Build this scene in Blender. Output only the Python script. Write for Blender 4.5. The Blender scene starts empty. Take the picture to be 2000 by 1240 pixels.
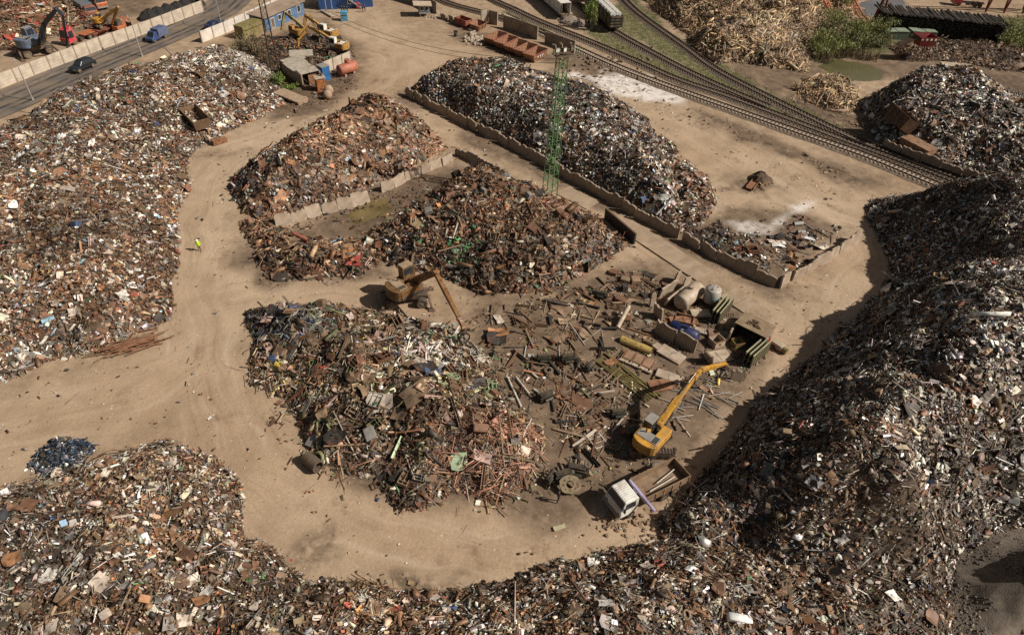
import bpy, math, random
import numpy as np
from mathutils import Vector, Matrix
random.seed(11)
rnd = random.Random(11)
nr = np.random.default_rng(11)
R = math.radians
S = bpy.context.scene
C = S.collection

# ------------------------------------------------------------------ camera, sky, sun
CAM_H, PITCH, ROLL, FOC = 54.0, R(41.0), R(2.2), 1333.0
_c, _s = math.cos(PITCH), math.sin(PITCH)
_fw = Vector((0, _c, -_s)); _up0 = Vector((0, _s, _c)); _rt0 = Vector((1, 0, 0))
_rt = _rt0 * math.cos(ROLL) + _up0 * math.sin(ROLL)
_up = _up0 * math.cos(ROLL) - _rt0 * math.sin(ROLL)
cam = bpy.data.cameras.new('camera')
cam.sensor_width = 36.0
cam.lens = FOC / 2000 * 36
cam.clip_start = 0.5
cam.clip_end = 6000
camo = bpy.data.objects.new('camera', cam)
camo.matrix_world = Matrix(((_rt.x, _up.x, -_fw.x, 0), (_rt.y, _up.y, -_fw.y, 0), (_rt.z, _up.z, -_fw.z, CAM_H), (0, 0, 0, 1)))
C.objects.link(camo)
S.camera = camo

SUN_EL = R(41)
SUN_DIR = Vector((0.98 * math.cos(SUN_EL), -0.18 * math.cos(SUN_EL), math.sin(SUN_EL))).normalized()
w = bpy.data.worlds.new('World'); S.world = w; w.use_nodes = True
nt = w.node_tree
sky = nt.nodes.new('ShaderNodeTexSky'); sky.sky_type = 'NISHITA'; sky.sun_disc = False
sky.sun_elevation = SUN_EL
sky.sun_rotation = math.atan2(SUN_DIR.x, SUN_DIR.y)
sky.air_density = 1.2; sky.dust_density = 3.0
wb = nt.nodes.new('ShaderNodeMix'); wb.data_type = 'RGBA'; wb.blend_type = 'MULTIPLY'; wb.inputs[0].default_value = 1.0; wb.inputs[7].default_value = (0.80, 0.70, 0.60, 1)
nt.links.new(sky.outputs[0], wb.inputs[6]); nt.links.new(wb.outputs[2], nt.nodes['Background'].inputs[0])
nt.nodes['Background'].inputs[1].default_value = 0.05
sl = bpy.data.lights.new('sun', 'SUN'); sl.energy = 4.9; sl.angle = R(0.5); sl.color = (1.0, 0.94, 0.85)
so = bpy.data.objects.new('sun', sl); so.rotation_euler = SUN_DIR.to_track_quat('Z', 'Y').to_euler(); so.location = (80, 0, 90)
C.objects.link(so)
S.view_settings.view_transform = 'Standard'; S.view_settings.look = 'None'
S.view_settings.exposure = 0.0; S.view_settings.gamma = 1.0
S.render.engine = 'CYCLES'
S.cycles.max_bounces = 4; S.cycles.diffuse_bounces = 2; S.cycles.glossy_bounces = 2
S.cycles.use_denoising = False

# ------------------------------------------------------------------ helpers
def G(px, py, z=0.0):
    """the point of the place at height z seen at photograph pixel px, py"""
    d = _fw + _rt * ((px - 1000) / FOC) + _up * (-(py - 620) / FOC)
    t = (CAM_H - z) / -d.z
    return Vector((d.x * t, d.y * t, z))
def G2(p): q = G(*p); return (q.x, q.y)
def P(v):
    r = Vector(v) - Vector((0, 0, CAM_H)); zc = r.dot(_fw)
    return (1000 + FOC * r.dot(_rt) / zc, 620 - FOC * r.dot(_up) / zc)
def hd(a, b):
    p, q = G(*a), G(*b); return math.atan2(q.y - p.y, q.x - p.x)

def tag(o, label=None, cat=None, group=None, kind=None):
    if label: o['label'] = label
    if cat: o['category'] = cat
    if group: o['group'] = group
    if kind: o['kind'] = kind
    return o
def thing(name, label, cat, loc=(0, 0, 0), group=None):
    o = bpy.data.objects.new(name, None); o.empty_display_size = 0.3; o.location = loc
    C.objects.link(o)
    return tag(o, label, cat, group)
def frame(loc, h=0.0, pitch=0.0, roll=0.0):
    return Matrix.Translation(Vector(loc)) @ Matrix.Rotation(h, 4, 'Z') @ Matrix.Rotation(pitch, 4, 'Y') @ Matrix.Rotation(roll, 4, 'X')
def copy_tree(o, parent=None):
    c = o.copy(); C.objects.link(c); c.parent = parent
    for ch in list(o.children): copy_tree(ch, c)
    return c

class MB:
    def __init__(s, M=None): s.v = []; s.f = []; s.M = M or Matrix.Identity(4)
    def add(s, vs, fs, M=None):
        M = s.M @ M if M is not None else s.M
        n = len(s.v); s.v += [M @ Vector(p) for p in vs]; s.f += [tuple(i + n for i in f) for f in fs]; return s
    def box(s, c, d, rz=0, ry=0, rx=0):
        x, y, z = d[0] / 2, d[1] / 2, d[2] / 2
        return s.add([(-x, -y, -z), (x, -y, -z), (x, y, -z), (-x, y, -z), (-x, -y, z), (x, -y, z), (x, y, z), (-x, y, z)],
              [(0, 3, 2, 1), (4, 5, 6, 7), (0, 1, 5, 4), (1, 2, 6, 5), (2, 3, 7, 6), (3, 0, 4, 7)], frame(c, rz, ry, rx))
    def bar(s, p, q, w, h=None, w2=None, h2=None):
        p, q = Vector(p), Vector(q); d = q - p; L = d.length or 1e-4; h = h or w
        w2 = w2 or w; h2 = h2 or h
        x = d / L; side = Vector((0, 0, 1)).cross(x)
        if side.length < 1e-3: side = Vector((0, 1, 0))
        side.normalize(); u = x.cross(side)
        a = []
        for c, ww, hh in ((p, w, h), (q, w2, h2)):
            for i, j in ((-1, -1), (1, -1), (1, 1), (-1, 1)): a.append(c + side * (i * ww / 2) + u * (j * hh / 2))
        return s.add(a, [(3, 2, 1, 0), (4, 5, 6, 7), (0, 1, 5, 4), (1, 2, 6, 5), (2, 3, 7, 6), (3, 0, 4, 7)])
    def cyl(s, p, q, r, r2=None, n=12, cap=True):
        p, q = Vector(p), Vector(q); d = (q - p).normalized(); r2 = r if r2 is None else r2
        a = d.orthogonal().normalized(); b = d.cross(a)
        vs = []
        for c, rr in ((p, r), (q, r2)):
            for i in range(n): t = 2 * math.pi * i / n; vs.append(c + a * (rr * math.cos(t)) + b * (rr * math.sin(t)))
        fs = [(i, (i + 1) % n, n + (i + 1) % n, n + i) for i in range(n)]
        if cap: fs += [tuple(range(n - 1, -1, -1)), tuple(range(n, 2 * n))]
        return s.add(vs, fs)
    def tube(s, pts, r, n=5):
        for i in range(len(pts) - 1): s.cyl(pts[i], pts[i + 1], r if not isinstance(r, list) else r[i], None if not isinstance(r, list) else r[i + 1], n)
        return s
    def lathe(s, c, prof, axis=(0, 0, 1), n=16):
        d = Vector(axis).normalized(); a = d.orthogonal().normalized(); b = d.cross(a); c = Vector(c); vs = []
        for r, h in prof:
            for i in range(n): t = 2 * math.pi * i / n; vs.append(c + d * h + a * (r * math.cos(t)) + b * (r * math.sin(t)))
        fs = [(k * n + i, k * n + (i + 1) % n, (k + 1) * n + (i + 1) % n, (k + 1) * n + i) for k in range(len(prof) - 1) for i in range(n)]
        return s.add(vs, fs)
    def side(s, prof):
        """closed side profile [(x, z, halfwidth)] lofted across y"""
        n = len(prof); vs = [(x, -w, z) for x, z, w in prof] + [(x, w, z) for x, z, w in prof]
        fs = [tuple(range(n)), tuple(range(2 * n - 1, n - 1, -1))] + [(i, i + n, (i + 1) % n + n, (i + 1) % n) for i in range(n)]
        return s.add(vs, fs)
    def slab(s, poly, z0, z1):
        n = len(poly); vs = [(x, y, z0) for x, y in poly] + [(x, y, z1) for x, y in poly]
        return s.add(vs, [tuple(range(n - 1, -1, -1)), tuple(range(n, 2 * n))] + [(i, (i + 1) % n, (i + 1) % n + n, i + n) for i in range(n)])
    def obox(s, L, W, H, t=0.08, z=0.0, fx=0.0, fy=0.0):
        """open-topped box, flared by fx, fy at the top"""
        def ring(l, w, zz): return [(-l / 2, -w / 2, zz), (l / 2, -w / 2, zz), (l / 2, w / 2, zz), (-l / 2, w / 2, zz)]
        vs = ring(L, W, z) + ring(L + 2 * fx, W + 2 * fy, z + H) + ring(L + 2 * fx - 2 * t, W + 2 * fy - 2 * t, z + H) + ring(L - 2 * t, W - 2 * t, z + t)
        fs = [(3, 2, 1, 0), (12, 13, 14, 15)]
        for k in range(3):
            for i in range(4): j = (i + 1) % 4; fs.append((4 * k + i, 4 * k + j, 4 * k + 4 + j, 4 * k + 4 + i))
        return s.add(vs, fs)
    def build(s, name, m, parent=None, loc=None, bevel=0, smooth=False):
        me = bpy.data.meshes.new(name)
        o = Vector(loc) if loc is not None else Vector((0, 0, 0))
        p = parent; off = Vector((0, 0, 0))
        while p is not None: off = off + p.location; p = p.parent
        me.from_pydata([tuple(v - o - off) for v in s.v], [], s.f); me.materials.append(m)
        if smooth: me.polygons.foreach_set('use_smooth', [True] * len(me.polygons))
        ob = bpy.data.objects.new(name, me); ob.location = o; C.objects.link(ob)
        if parent is not None: ob.parent = parent
        if bevel:
            b = ob.modifiers.new('bevel', 'BEVEL'); b.width = bevel; b.segments = 2; b.limit_method = 'ANGLE'
        return ob

_M = {}
def mat(name, col, rough=0.65, metal=0.0, var=0.25, rust=0.0, rustcol=(0.13, 0.055, 0.025), sc=1.3, bump=0.0, objcol=False, attr=False, dust=0.0):
    if name in _M: return _M[name]
    m = bpy.data.materials.new(name); m.use_nodes = True; n = m.node_tree.nodes; l = m.node_tree.links
    b = n['Principled BSDF']; b.inputs['Roughness'].default_value = rough; b.inputs['Metallic'].default_value = metal
    tc = n.new('ShaderNodeTexCoord')
    def noise(scale, det=4, off=0.0):
        x = n.new('ShaderNodeTexNoise'); x.inputs['Scale'].default_value = scale; x.inputs['Detail'].default_value = det
        if off:
            a = n.new('ShaderNodeVectorMath'); a.inputs[1].default_value = (off, off * 1.7, off); l.new(tc.outputs['Object'], a.inputs[0]); l.new(a.outputs[0], x.inputs['Vector'])
        else: l.new(tc.outputs['Object'], x.inputs['Vector'])
        return x.outputs['Fac']
    def mix(f, a, c, mode='MIX'):
        x = n.new('ShaderNodeMix'); x.data_type = 'RGBA'; x.blend_type = mode
        if isinstance(f, float): x.inputs[0].default_value = f
        else: l.new(f, x.inputs[0])
        for sock, val in ((x.inputs[6], a), (x.inputs[7], c)):
            if isinstance(val, tuple): sock.default_value = (*val, 1)
            else: l.new(val, sock)
        return x.outputs[2]
    def ramp(f, lo, hi):
        x = n.new('ShaderNodeMapRange'); x.inputs[1].default_value = lo; x.inputs[2].default_value = hi; l.new(f, x.inputs[0]); return x.outputs[0]
    if objcol: src = n.new('ShaderNodeObjectInfo').outputs['Color']
    elif attr:
        at = n.new('ShaderNodeAttribute'); at.attribute_name = 'Col'; src = at.outputs['Color']
        l.new(at.outputs['Alpha'], b.inputs['Metallic'])
    else: src = tuple(col)
    f = ramp(noise(sc), 0.3, 0.7)
    k = n.new('ShaderNodeMapRange'); k.inputs[3].default_value = 1 - var; k.inputs[4].default_value = 1 + var; l.new(f, k.inputs[0])
    cc = n.new('ShaderNodeCombineColor')
    for i in range(3): l.new(k.outputs[0], cc.inputs[i])
    out = mix(1.0, src, cc.outputs[0], 'MULTIPLY')
    if rust: out = mix(ramp(noise(sc * 1.9, 6, 5.0), 0.62 - rust * 0.3, 0.72 - rust * 0.3), out, tuple(rustcol))
    if dust: out = mix(ramp(noise(sc * 0.8, 5, 9.0), 0.5 - dust * 0.4, 0.95), out, (0.30, 0.21, 0.13))
    l.new(out, b.inputs['Base Color'])
    if bump:
        bm = n.new('ShaderNodeBump'); bm.inputs['Strength'].default_value = bump; bm.inputs['Distance'].default_value = 0.05
        l.new(noise(sc * 5, 5, 3.0), bm.inputs['Height']); l.new(bm.outputs[0], b.inputs['Normal'])
    _M[name] = m; return m

_tab = np.random.default_rng(3).random((256, 256))
def vn(x, y):
    xi = np.floor(x).astype(int); yi = np.floor(y).astype(int); fx = x - xi; fy = y - yi
    fx = fx * fx * (3 - 2 * fx); fy = fy * fy * (3 - 2 * fy); a = lambda i, j: _tab[(xi + i) & 255, (yi + j) & 255]
    return (a(0, 0) * (1 - fx) + a(1, 0) * fx) * (1 - fy) + (a(0, 1) * (1 - fx) + a(1, 1) * fx) * fy
def fbm(x, y, sc, o=4, seed=0.0):
    t = 0; am = 0.5; tot = 0
    for k in range(o): t = t + am * vn(x * sc * 2**k + 17.3 * k + seed * 31.7, y * sc * 2**k + 9.1 * k + seed * 13.1); tot += am; am *= 0.5
    return t / tot
def sdist(x, y, poly):
    """signed distance to a closed polygon, positive inside"""
    d = np.full(x.shape, 1e9); ins = np.zeros(x.shape, bool); n = len(poly)
    for i in range(n):
        ax, ay = poly[i]; bx, by = poly[(i + 1) % n]; ex, ey = bx - ax, by - ay
        t = np.clip(((x - ax) * ex + (y - ay) * ey) / (ex * ex + ey * ey + 1e-9), 0, 1)
        d = np.minimum(d, np.hypot(x - ax - t * ex, y - ay - t * ey))
        with np.errstate(divide='ignore', invalid='ignore'):
            c = ((ay > y) != (by > y)) & (x < (bx - ax) * (y - ay) / (by - ay + 1e-12) + ax)
        ins ^= c
    return np.where(ins, d, -d)
def sm(x, a, b): t = np.clip((x - a) / (b - a), 0, 1); return t * t * (3 - 2 * t)
# ------------------------------------------------------------------ ground
def pts(*p): return [G2(q) for q in p]
ROADS = [pts((690, 20), (745, 80), (790, 130), (770, 170), (720, 190), (600, 235), (480, 290), (415, 350), (405, 450), (400, 560), (405, 660), (425, 760), (480, 900), (600, 1015), (760, 1065), (960, 1070), (1100, 1030), (1200, 990), (1370, 890), (1500, 770), (1640, 630), (1735, 510), (1690, 420), (1590, 330), (1440, 250), (1250, 200), (1100, 150), (950, 110), (800, 110)),
         pts((780, 185), (900, 258), (1000, 318), (1150, 415), (1300, 508), (1450, 600), (1570, 670)),
         pts((400, 720), (200, 800), (0, 870), (-150, 920)), pts((450, 575), (600, 562), (760, 575)),
         pts((800, 100), (950, 200), (1100, 150)), pts((1100, 150), (1300, 250), (1420, 330), (1560, 400), (1690, 440)), pts((1300, 220), (1500, 300), (1400, 400))]
SOIL = [pts((930, 560), (1000, 585), (1200, 510), (1290, 520), (1500, 620), (1520, 690), (1440, 770), (1330, 890), (1180, 960), (1130, 1000), (950, 1015), (830, 1025), (700, 965), (640, 910), (560, 860), (560, 700), (900, 640)),
        pts((480, 470), (560, 440), (890, 300), (1000, 350), (760, 450), (760, 545), (520, 550)),
        pts((1395, 410), (1470, 400), (1560, 415), (1672, 450), (1650, 480), (1530, 560), (1330, 470)),
        pts((440, 90), (560, 60), (640, 40), (690, 90), (705, 170), (640, 215), (540, 230)),
        pts((1110, 95), (1200, 130), (1330, 190), (1700, 335), (1790, 370), (1690, 385), (1500, 300), (1330, 215), (1130, 140), (1060, 140)),
        pts((1530, 190), (1640, 150), (1900, 170), (2100, 200), (2100, 60), (1800, 75), (1620, 120), (1500, 130), (1420, 100), (1440, 160), (1640, 250), (1720, 290), (1740, 280), (1700, 230)), pts((1830, 1050), (1800, 1250), (2300, 1500), (2400, 1000), (1950, 980)),
        pts((1440, 350), (1480, 335), (1535, 365), (1500, 385), (1450, 375)),
        pts((780, 195), (900, 265), (1050, 345), (1330, 480), (1515, 575), (1580, 560), (1500, 545), (1330, 455), (1060, 310), (800, 180)),
        pts((-150, 110), (0, 105), (180, 60), (300, 30), (330, -40), (-150, -40)), pts((880, 40), (1120, 120), (1080, 130), (900, 75))]
GREEN = [pts((1128, 52), (1200, 62), (1240, 95), (1330, 130), (1480, 185), (1700, 275), (1920, 365), (1850, 352), (1640, 272), (1480, 215), (1300, 145), (1180, 95)),
         pts((1235, -20), (1300, 60), (1420, 130), (1500, 175), (1640, 245), (1780, 318), (1740, 303), (1600, 245), (1420, 180), (1300, 112), (1215, 60), (1200, 0), (1180, -30)),
         pts((985, 22), (1010, 25), (1075, 55), (1060, 62), (1000, 42)), pts((1760, 345), (1800, 330), (1940, 365), (1900, 380)),
         pts((1570, 100), (1720, 60), (1850, 50), (1860, 80), (1720, 100), (1600, 125)), pts((1930, 95), (2100, 110), (2100, 40), (1950, 30)),
         pts((480, 170), (540, 150), (580, 165), (560, 185), (510, 190)), pts((460, 85), (500, 80), (540, 130), (500, 140))]
WHITE = [pts((1115, 147), (1170, 141), (1260, 154), (1326, 176), (1330, 198), (1260, 201), (1195, 180)), pts((1430, 432), (1470, 425), (1500, 440), (1520, 425), (1580, 398), (1600, 392), (1540, 425), (1490, 462), (1462, 470))]
MUD = [pts((1530, 180), (1640, 160), (1700, 225), (1730, 290), (1640, 255), (1560, 215)), pts((1880, 150), (2100, 160), (2100, 230), (1990, 215), (1930, 190)), pts((1440, 345), (1490, 335), (1540, 365), (1500, 388), (1445, 375)), pts((470, 80), (560, 60), (690, 95), (690, 160), (620, 200), (540, 210)), pts((650, 430), (720, 400), (860, 345), (890, 350), (840, 380), (760, 440), (700, 455)), pts((560, 1100), (600, 1060), (700, 1090), (820, 1110), (980, 1105), (960, 1120), (820, 1150), (700, 1140)), pts((400, 300), (470, 285), (480, 300), (420, 325)), pts((1540, 190), (1600, 215), (1700, 260), (1640, 255), (1550, 215))]

def axis(a, b, st, far): return np.concatenate([[-far, -far / 3, a - 60], np.arange(a, b + st, st), [b + 60, far / 3, far]])
gx = axis(-150, 150, 0.6, 4000); gy = axis(14, 232, 0.6, 4000)
X, Y = np.meshgrid(gx, gy)
def field(polys, feather, amp, sc):
    v = np.zeros(X.shape)
    nz = (fbm(X, Y, sc, 5, 2.0) - 0.5) * amp
    for p in polys: v = np.maximum(v, sm(sdist(X, Y, p) + nz, -feather, feather))
    return v
a_soil = field(SOIL, 3.2, 11.0, 0.11); a_grn = field(GREEN, 1.0, 5.0, 0.2); a_wht = field(WHITE, 1.6, 7.0, 0.25); a_mud = field(MUD, 2.0, 12.0, 0.22)
best = np.full(X.shape, 1e9); lat = np.zeros(X.shape); lon = np.zeros(X.shape)
for line in ROADS:
    s0 = 0.0
    for (ax, ay), (bx, by) in zip(line[:-1], line[1:]):
        ex, ey = bx - ax, by - ay; L = math.hypot(ex, ey); t = ((X - ax) * ex + (Y - ay) * ey) / (L * L); tc = np.clip(t, 0, 1)
        d = np.hypot(X - ax - tc * ex, Y - ay - tc * ey); k = d < best
        best = np.where(k, d, best); lat = np.where(k, ((X - ax) * -ey + (Y - ay) * ex) / L, lat); lon = np.where(k, s0 + tc * L, lon); s0 += L
a_road = sm(-best + (fbm(X, Y, 0.1, 4, 5) - 0.5) * 5, -7.5, -3.0)
Z = (fbm(X, Y, 0.25, 4, 1) - 0.5) * 0.16 + a_soil * (fbm(X, Y, 0.6, 3, 8) - 0.5) * 0.2
PONDS = [pts((1592, 128), (1640, 116), (1700, 126), (1728, 142), (1718, 156), (1660, 160), (1622, 144)), pts((684, 424), (700, 396), (735, 386), (770, 394), (768, 412), (735, 424), (700, 434)), pts((1665, 20), (1690, 0), (1760, -8), (1772, 12), (1740, 24), (1700, 34))]
for p_ in PONDS: Z -= 0.35 * sm(sdist(X, Y, p_) + (fbm(X, Y, 0.4, 4, 3) - 0.5) * 2.4, -0.8, 1.2)
Z[np.abs(X) > 155] = 0; Z[(Y > 235) | (Y < 12)] = 0

def grid_mesh(name, X, Y, Z):
    ny, nx = X.shape; me = bpy.data.meshes.new(name)
    co = np.stack([X, Y, Z], -1).reshape(-1, 3)
    i = (np.arange(ny - 1)[:, None] * nx + np.arange(nx - 1)[None]).ravel()
    q = np.stack([i, i + 1, i + nx + 1, i + nx], -1)
    raw_mesh(me, co, q, 4); return me
def raw_mesh(me, co, faces, k):
    me.vertices.add(len(co)); me.vertices.foreach_set('co', np.ascontiguousarray(co, dtype=np.float32).ravel())
    me.loops.add(faces.size); me.loops.foreach_set('vertex_index', np.ascontiguousarray(faces, dtype=np.int32).ravel())
    me.polygons.add(len(faces)); me.polygons.foreach_set('loop_start', np.arange(len(faces), dtype=np.int32) * k)
    me.update(calc_edges=True)
def attr(me, name, typ, arr, key):
    a = me.attributes.new(name, typ, 'POINT'); a.data.foreach_set(key, np.ascontiguousarray(arr, dtype=np.float32).ravel())

me = grid_mesh('ground', X, Y, Z)
attr(me, 'zone', 'FLOAT_COLOR', np.stack([a_soil, a_wht, a_grn, a_mud], -1), 'color')
attr(me, 'lane', 'FLOAT_VECTOR', np.stack([lat, lon, a_road], -1), 'vector')
me.polygons.foreach_set('use_smooth', np.ones(len(me.polygons), bool))
def ground_material():
    m = bpy.data.materials.new('packed_dirt'); m.use_nodes = True; n = m.node_tree.nodes; l = m.node_tree.links
    b = n['Principled BSDF']; b.inputs['Roughness'].default_value = 0.9; b.inputs['Specular IOR Level'].default_value = 0.2
    tc = n.new('ShaderNodeTexCoord'); z = n.new('ShaderNodeAttribute'); z.attribute_name = 'zone'; ln = n.new('ShaderNodeAttribute'); ln.attribute_name = 'lane'
    sz = n.new('ShaderNodeSeparateColor'); l.new(z.outputs['Color'], sz.inputs[0])
    sx = n.new('ShaderNodeSeparateXYZ'); l.new(ln.outputs['Vector'], sx.inputs[0])
    def noise(scale, det=5, vec=None, rough=0.55, off=(0, 0, 0)):
        x = n.new('ShaderNodeTexNoise'); x.inputs['Scale'].default_value = scale; x.inputs['Detail'].default_value = det; x.inputs['Roughness'].default_value = rough
        mp = n.new('ShaderNodeVectorMath'); mp.inputs[1].default_value = off; l.new(vec or tc.outputs['Object'], mp.inputs[0]); l.new(mp.outputs[0], x.inputs['Vector']); return x.outputs['Fac']
    def rg(f, a, c, lo=0.0, hi=1.0):
        x = n.new('ShaderNodeMapRange'); x.inputs[1].default_value = a; x.inputs[2].default_value = c; x.inputs[3].default_value = lo; x.inputs[4].default_value = hi; l.new(f, x.inputs[0]); return x.outputs[0]
    def mix(f, a, c, mode='MIX'):
        x = n.new('ShaderNodeMix'); x.data_type = 'RGBA'; x.blend_type = mode
        if isinstance(f, float): x.inputs[0].default_value = f
        else: l.new(f, x.inputs[0])
        for sk, v in ((x.inputs[6], a), (x.inputs[7], c)):
            if isinstance(v, tuple): sk.default_value = (*v, 1)
            else: l.new(v, sk)
        return x.outputs[2]
    def mul(a, c):
        x = n.new('ShaderNodeMath'); x.operation = 'MULTIPLY'
        for i, v in ((0, a), (1, c)):
            if isinstance(v, float): x.inputs[i].default_value = v
            else: l.new(v, x.inputs[i])
        return x.outputs[0]
    # streaks of wheel tracks: noise stretched along the lane
    wob = n.new('ShaderNodeCombineXYZ')
    a1 = n.new('ShaderNodeMath'); a1.operation = 'MULTIPLY_ADD'; l.new(noise(0.05, 2), a1.inputs[0]); a1.inputs[1].default_value = 14.0; l.new(sx.outputs[0], a1.inputs[2])
    l.new(mul(a1.outputs[0], 0.85), wob.inputs[0]); l.new(mul(sx.outputs[1], 0.05), wob.inputs[1])
    streak = noise(1.0, 5, wob.outputs[0], 0.6)
    c = mix(rg(noise(0.035, 6), 0.32, 0.68), (0.37, 0.258, 0.163), (0.50, 0.375, 0.255))
    c = mix(rg(noise(0.25, 6, off=(4, 2, 0)), 0.4, 0.75, 0.0, 0.65), c, (0.27, 0.182, 0.115))
    # outside the lanes the dirt is a little darker and littered
    inv = rg(sx.outputs[2], 0.0, 1.0, 0.55, 0.0)
    c = mix(mul(inv, rg(noise(0.7, 6, off=(9, 1, 0)), 0.35, 0.65)), c, (0.20, 0.137, 0.09))
    c = mix(mul(sx.outputs[2], rg(streak, 0.54, 0.72, 0.0, 0.5)), c, (0.235, 0.158, 0.10))
    # oily spots and damp stains
    c = mix(mul(rg(noise(0.16, 7, off=(31, 4, 0), rough=0.65), 0.59, 0.70, 0.0, 0.75), 1.0), c, (0.18, 0.112, 0.07))
    c = mix(mul(sx.outputs[2], rg(streak, 0.48, 0.3, 0.0, 0.6)), c, (0.50, 0.385, 0.28))
    soil = mix(rg(noise(0.5, 6), 0.3, 0.7), (0.105, 0.073, 0.049), (0.25, 0.176, 0.117))
    c = mix(rg(mul(sz.outputs[0], rg(noise(1.2, 5, off=(2, 2, 2)), 0.2, 0.6, 0.6, 1.2)), 0.15, 0.9), c, soil)
    c = mix(mul(z.outputs['Alpha'], rg(noise(0.9, 6, off=(7, 7, 0)), 0.33, 0.55, 0.0, 0.85)), c, (0.105, 0.072, 0.047))
    grs = mix(rg(noise(1.5, 5), 0.3, 0.7), (0.055, 0.075, 0.022), (0.15, 0.14, 0.06))
    c = mix(mul(sz.outputs[2], rg(noise(0.8, 6, off=(3, 8, 0)), 0.3, 0.55, 0.35, 0.95)), c, grs)
    c = mix(mul(sz.outputs[1], rg(noise(0.8, 7, off=(1, 5, 0)), 0.3, 0.52, 0.2, 1.0)), c, (0.72, 0.66, 0.60))
    # pebbles and crumbs
    v = n.new('ShaderNodeTexVoronoi'); v.inputs['Scale'].default_value = 1.7; l.new(tc.outputs['Object'], v.inputs['Vector'])
    sv = n.new('ShaderNodeSeparateColor'); l.new(v.outputs['Color'], sv.inputs[0])
    peb = mix(rg(sv.outputs[0], 0.6, 0.62), mix(sv.outputs[1], (0.08, 0.05, 0.03), (0.22, 0.14, 0.08)), mix(sv.outputs[2], (0.45, 0.36, 0.26), (0.75, 0.68, 0.58)))
    c = mix(mul(rg(v.outputs['Distance'], 0.20, 0.10), rg(noise(0.3, 4, off=(0, 9, 3)), 0.47, 0.6, 0.0, mul(inv, 1.5) if False else 0.7)), c, peb)
    hsv = n.new('ShaderNodeHueSaturation'); hsv.inputs['Saturation'].default_value = 1.0; l.new(c, hsv.inputs['Color'])
    c = mix(1.0, hsv.outputs[0], mix(rg(noise(5.0, 5), 0.25, 0.75), (0.84, 0.84, 0.84), (1.14, 1.14, 1.14)), 'MULTIPLY')
    l.new(c, b.inputs['Base Color'])
    bm = n.new('ShaderNodeBump'); bm.inputs['Strength'].default_value = 0.45; bm.inputs['Distance'].default_value = 0.14
    hsum = n.new('ShaderNodeMath'); hsum.operation = 'ADD'; l.new(noise(1.6, 7), hsum.inputs[0]); l.new(mul(mul(sx.outputs[2], 0.35), streak), hsum.inputs[1])
    l.new(hsum.outputs[0], bm.inputs['Height']); l.new(bm.outputs[0], b.inputs['Normal'])
    return m
me.materials.append(ground_material())
go = bpy.data.objects.new('ground', me); C.objects.link(go); tag(go, 'packed tan dirt ground of the scrapyard with darker soil patches', 'ground', kind='structure')

def strip(name, line, w, z, m, label=None, cat=None, kind='structure', off=0.0):
    L = [Vector((x, y, 0)) for x, y in line]; vs = []; fs = []
    for i, p in enumerate(L):
        t = (L[min(i + 1, len(L) - 1)] - L[max(i - 1, 0)]).normalized(); nrm = Vector((-t.y, t.x, 0))
        for k in (-0.5, 0.5): q = p + nrm * (w * k + off); vs.append((q.x, q.y, z))
        if i: fs.append((2 * i - 2, 2 * i, 2 * i + 1, 2 * i - 1))
    mb = MB().add(vs, fs); return tag(mb.build(name, m), label, cat, kind=kind)
def dense(line, st=1.5):
    """smooth resampling of a polyline (Catmull-Rom)"""
    p = [Vector((a[0], a[1], 0)) for a in line]; p = [2 * p[0] - p[1]] + p + [2 * p[-1] - p[-2]]; out = []
    for i in range(1, len(p) - 2):
        n = max(2, int((p[i + 1] - p[i]).length / st))
        for k in range(n):
            t = k / n
            q = 0.5 * ((2 * p[i]) + (-p[i - 1] + p[i + 1]) * t + (2 * p[i - 1] - 5 * p[i] + 4 * p[i + 1] - p[i + 2]) * t * t + (-p[i - 1] + 3 * p[i] - 3 * p[i + 1] + p[i + 2]) * t**3)
            out.append((q.x, q.y))
    out.append((p[-2].x, p[-2].y)); return out

m_asph = mat('asphalt', (0.115, 0.10, 0.088), 0.85, var=0.3, sc=0.25, dust=0.35)
m_asph2 = mat('asphalt_worn_track', (0.06, 0.052, 0.047), 0.8, var=0.35, sc=0.4, dust=0.2)
RD = dense(pts((-160, 268), (0, 205), (150, 140), (300, 78), (380, 43), (430, 18), (462, -15), (480, -60)))
strip('road', RD, 10.5, 0.14, m_asph, 'grey asphalt road with dark wheel tracks passing the scrapyard', 'road')
for o_ in (-3.3, -1.6, 1.5, 3.0): strip('road_wheel_track', RD, 0.8, 0.146, m_asph2, 'dark worn wheel track on the asphalt road', 'road', off=o_)
m_dust = mat('verge_dirt', (0.36, 0.26, 0.17), 0.95, var=0.2, sc=0.6)
strip('verge', RD, 2.6, 0.135, m_dust, 'dusty dirt verge between the road and the concrete wall', 'verge', off=6.5)
m_water = mat('pond_water', (0.12, 0.105, 0.048), 0.15, var=0.25, sc=0.15)
m_puddle = mat('muddy_water', (0.17, 0.125, 0.05), 0.25, var=0.3, sc=0.3)
m_grey_water = mat('puddle_water', (0.16, 0.15, 0.15), 0.15, var=0.2, sc=0.1)
def sheet(name, poly, z, m, label, cat, kind='structure'):
    pl = dense(poly + [poly[0]], 1.0)[:-1]; mb = MB(); n = len(pl); mb.add([(x, y, z) for x, y in pl], [tuple(range(n))]); return tag(mb.build(name, m), label, cat, kind=kind)
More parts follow.
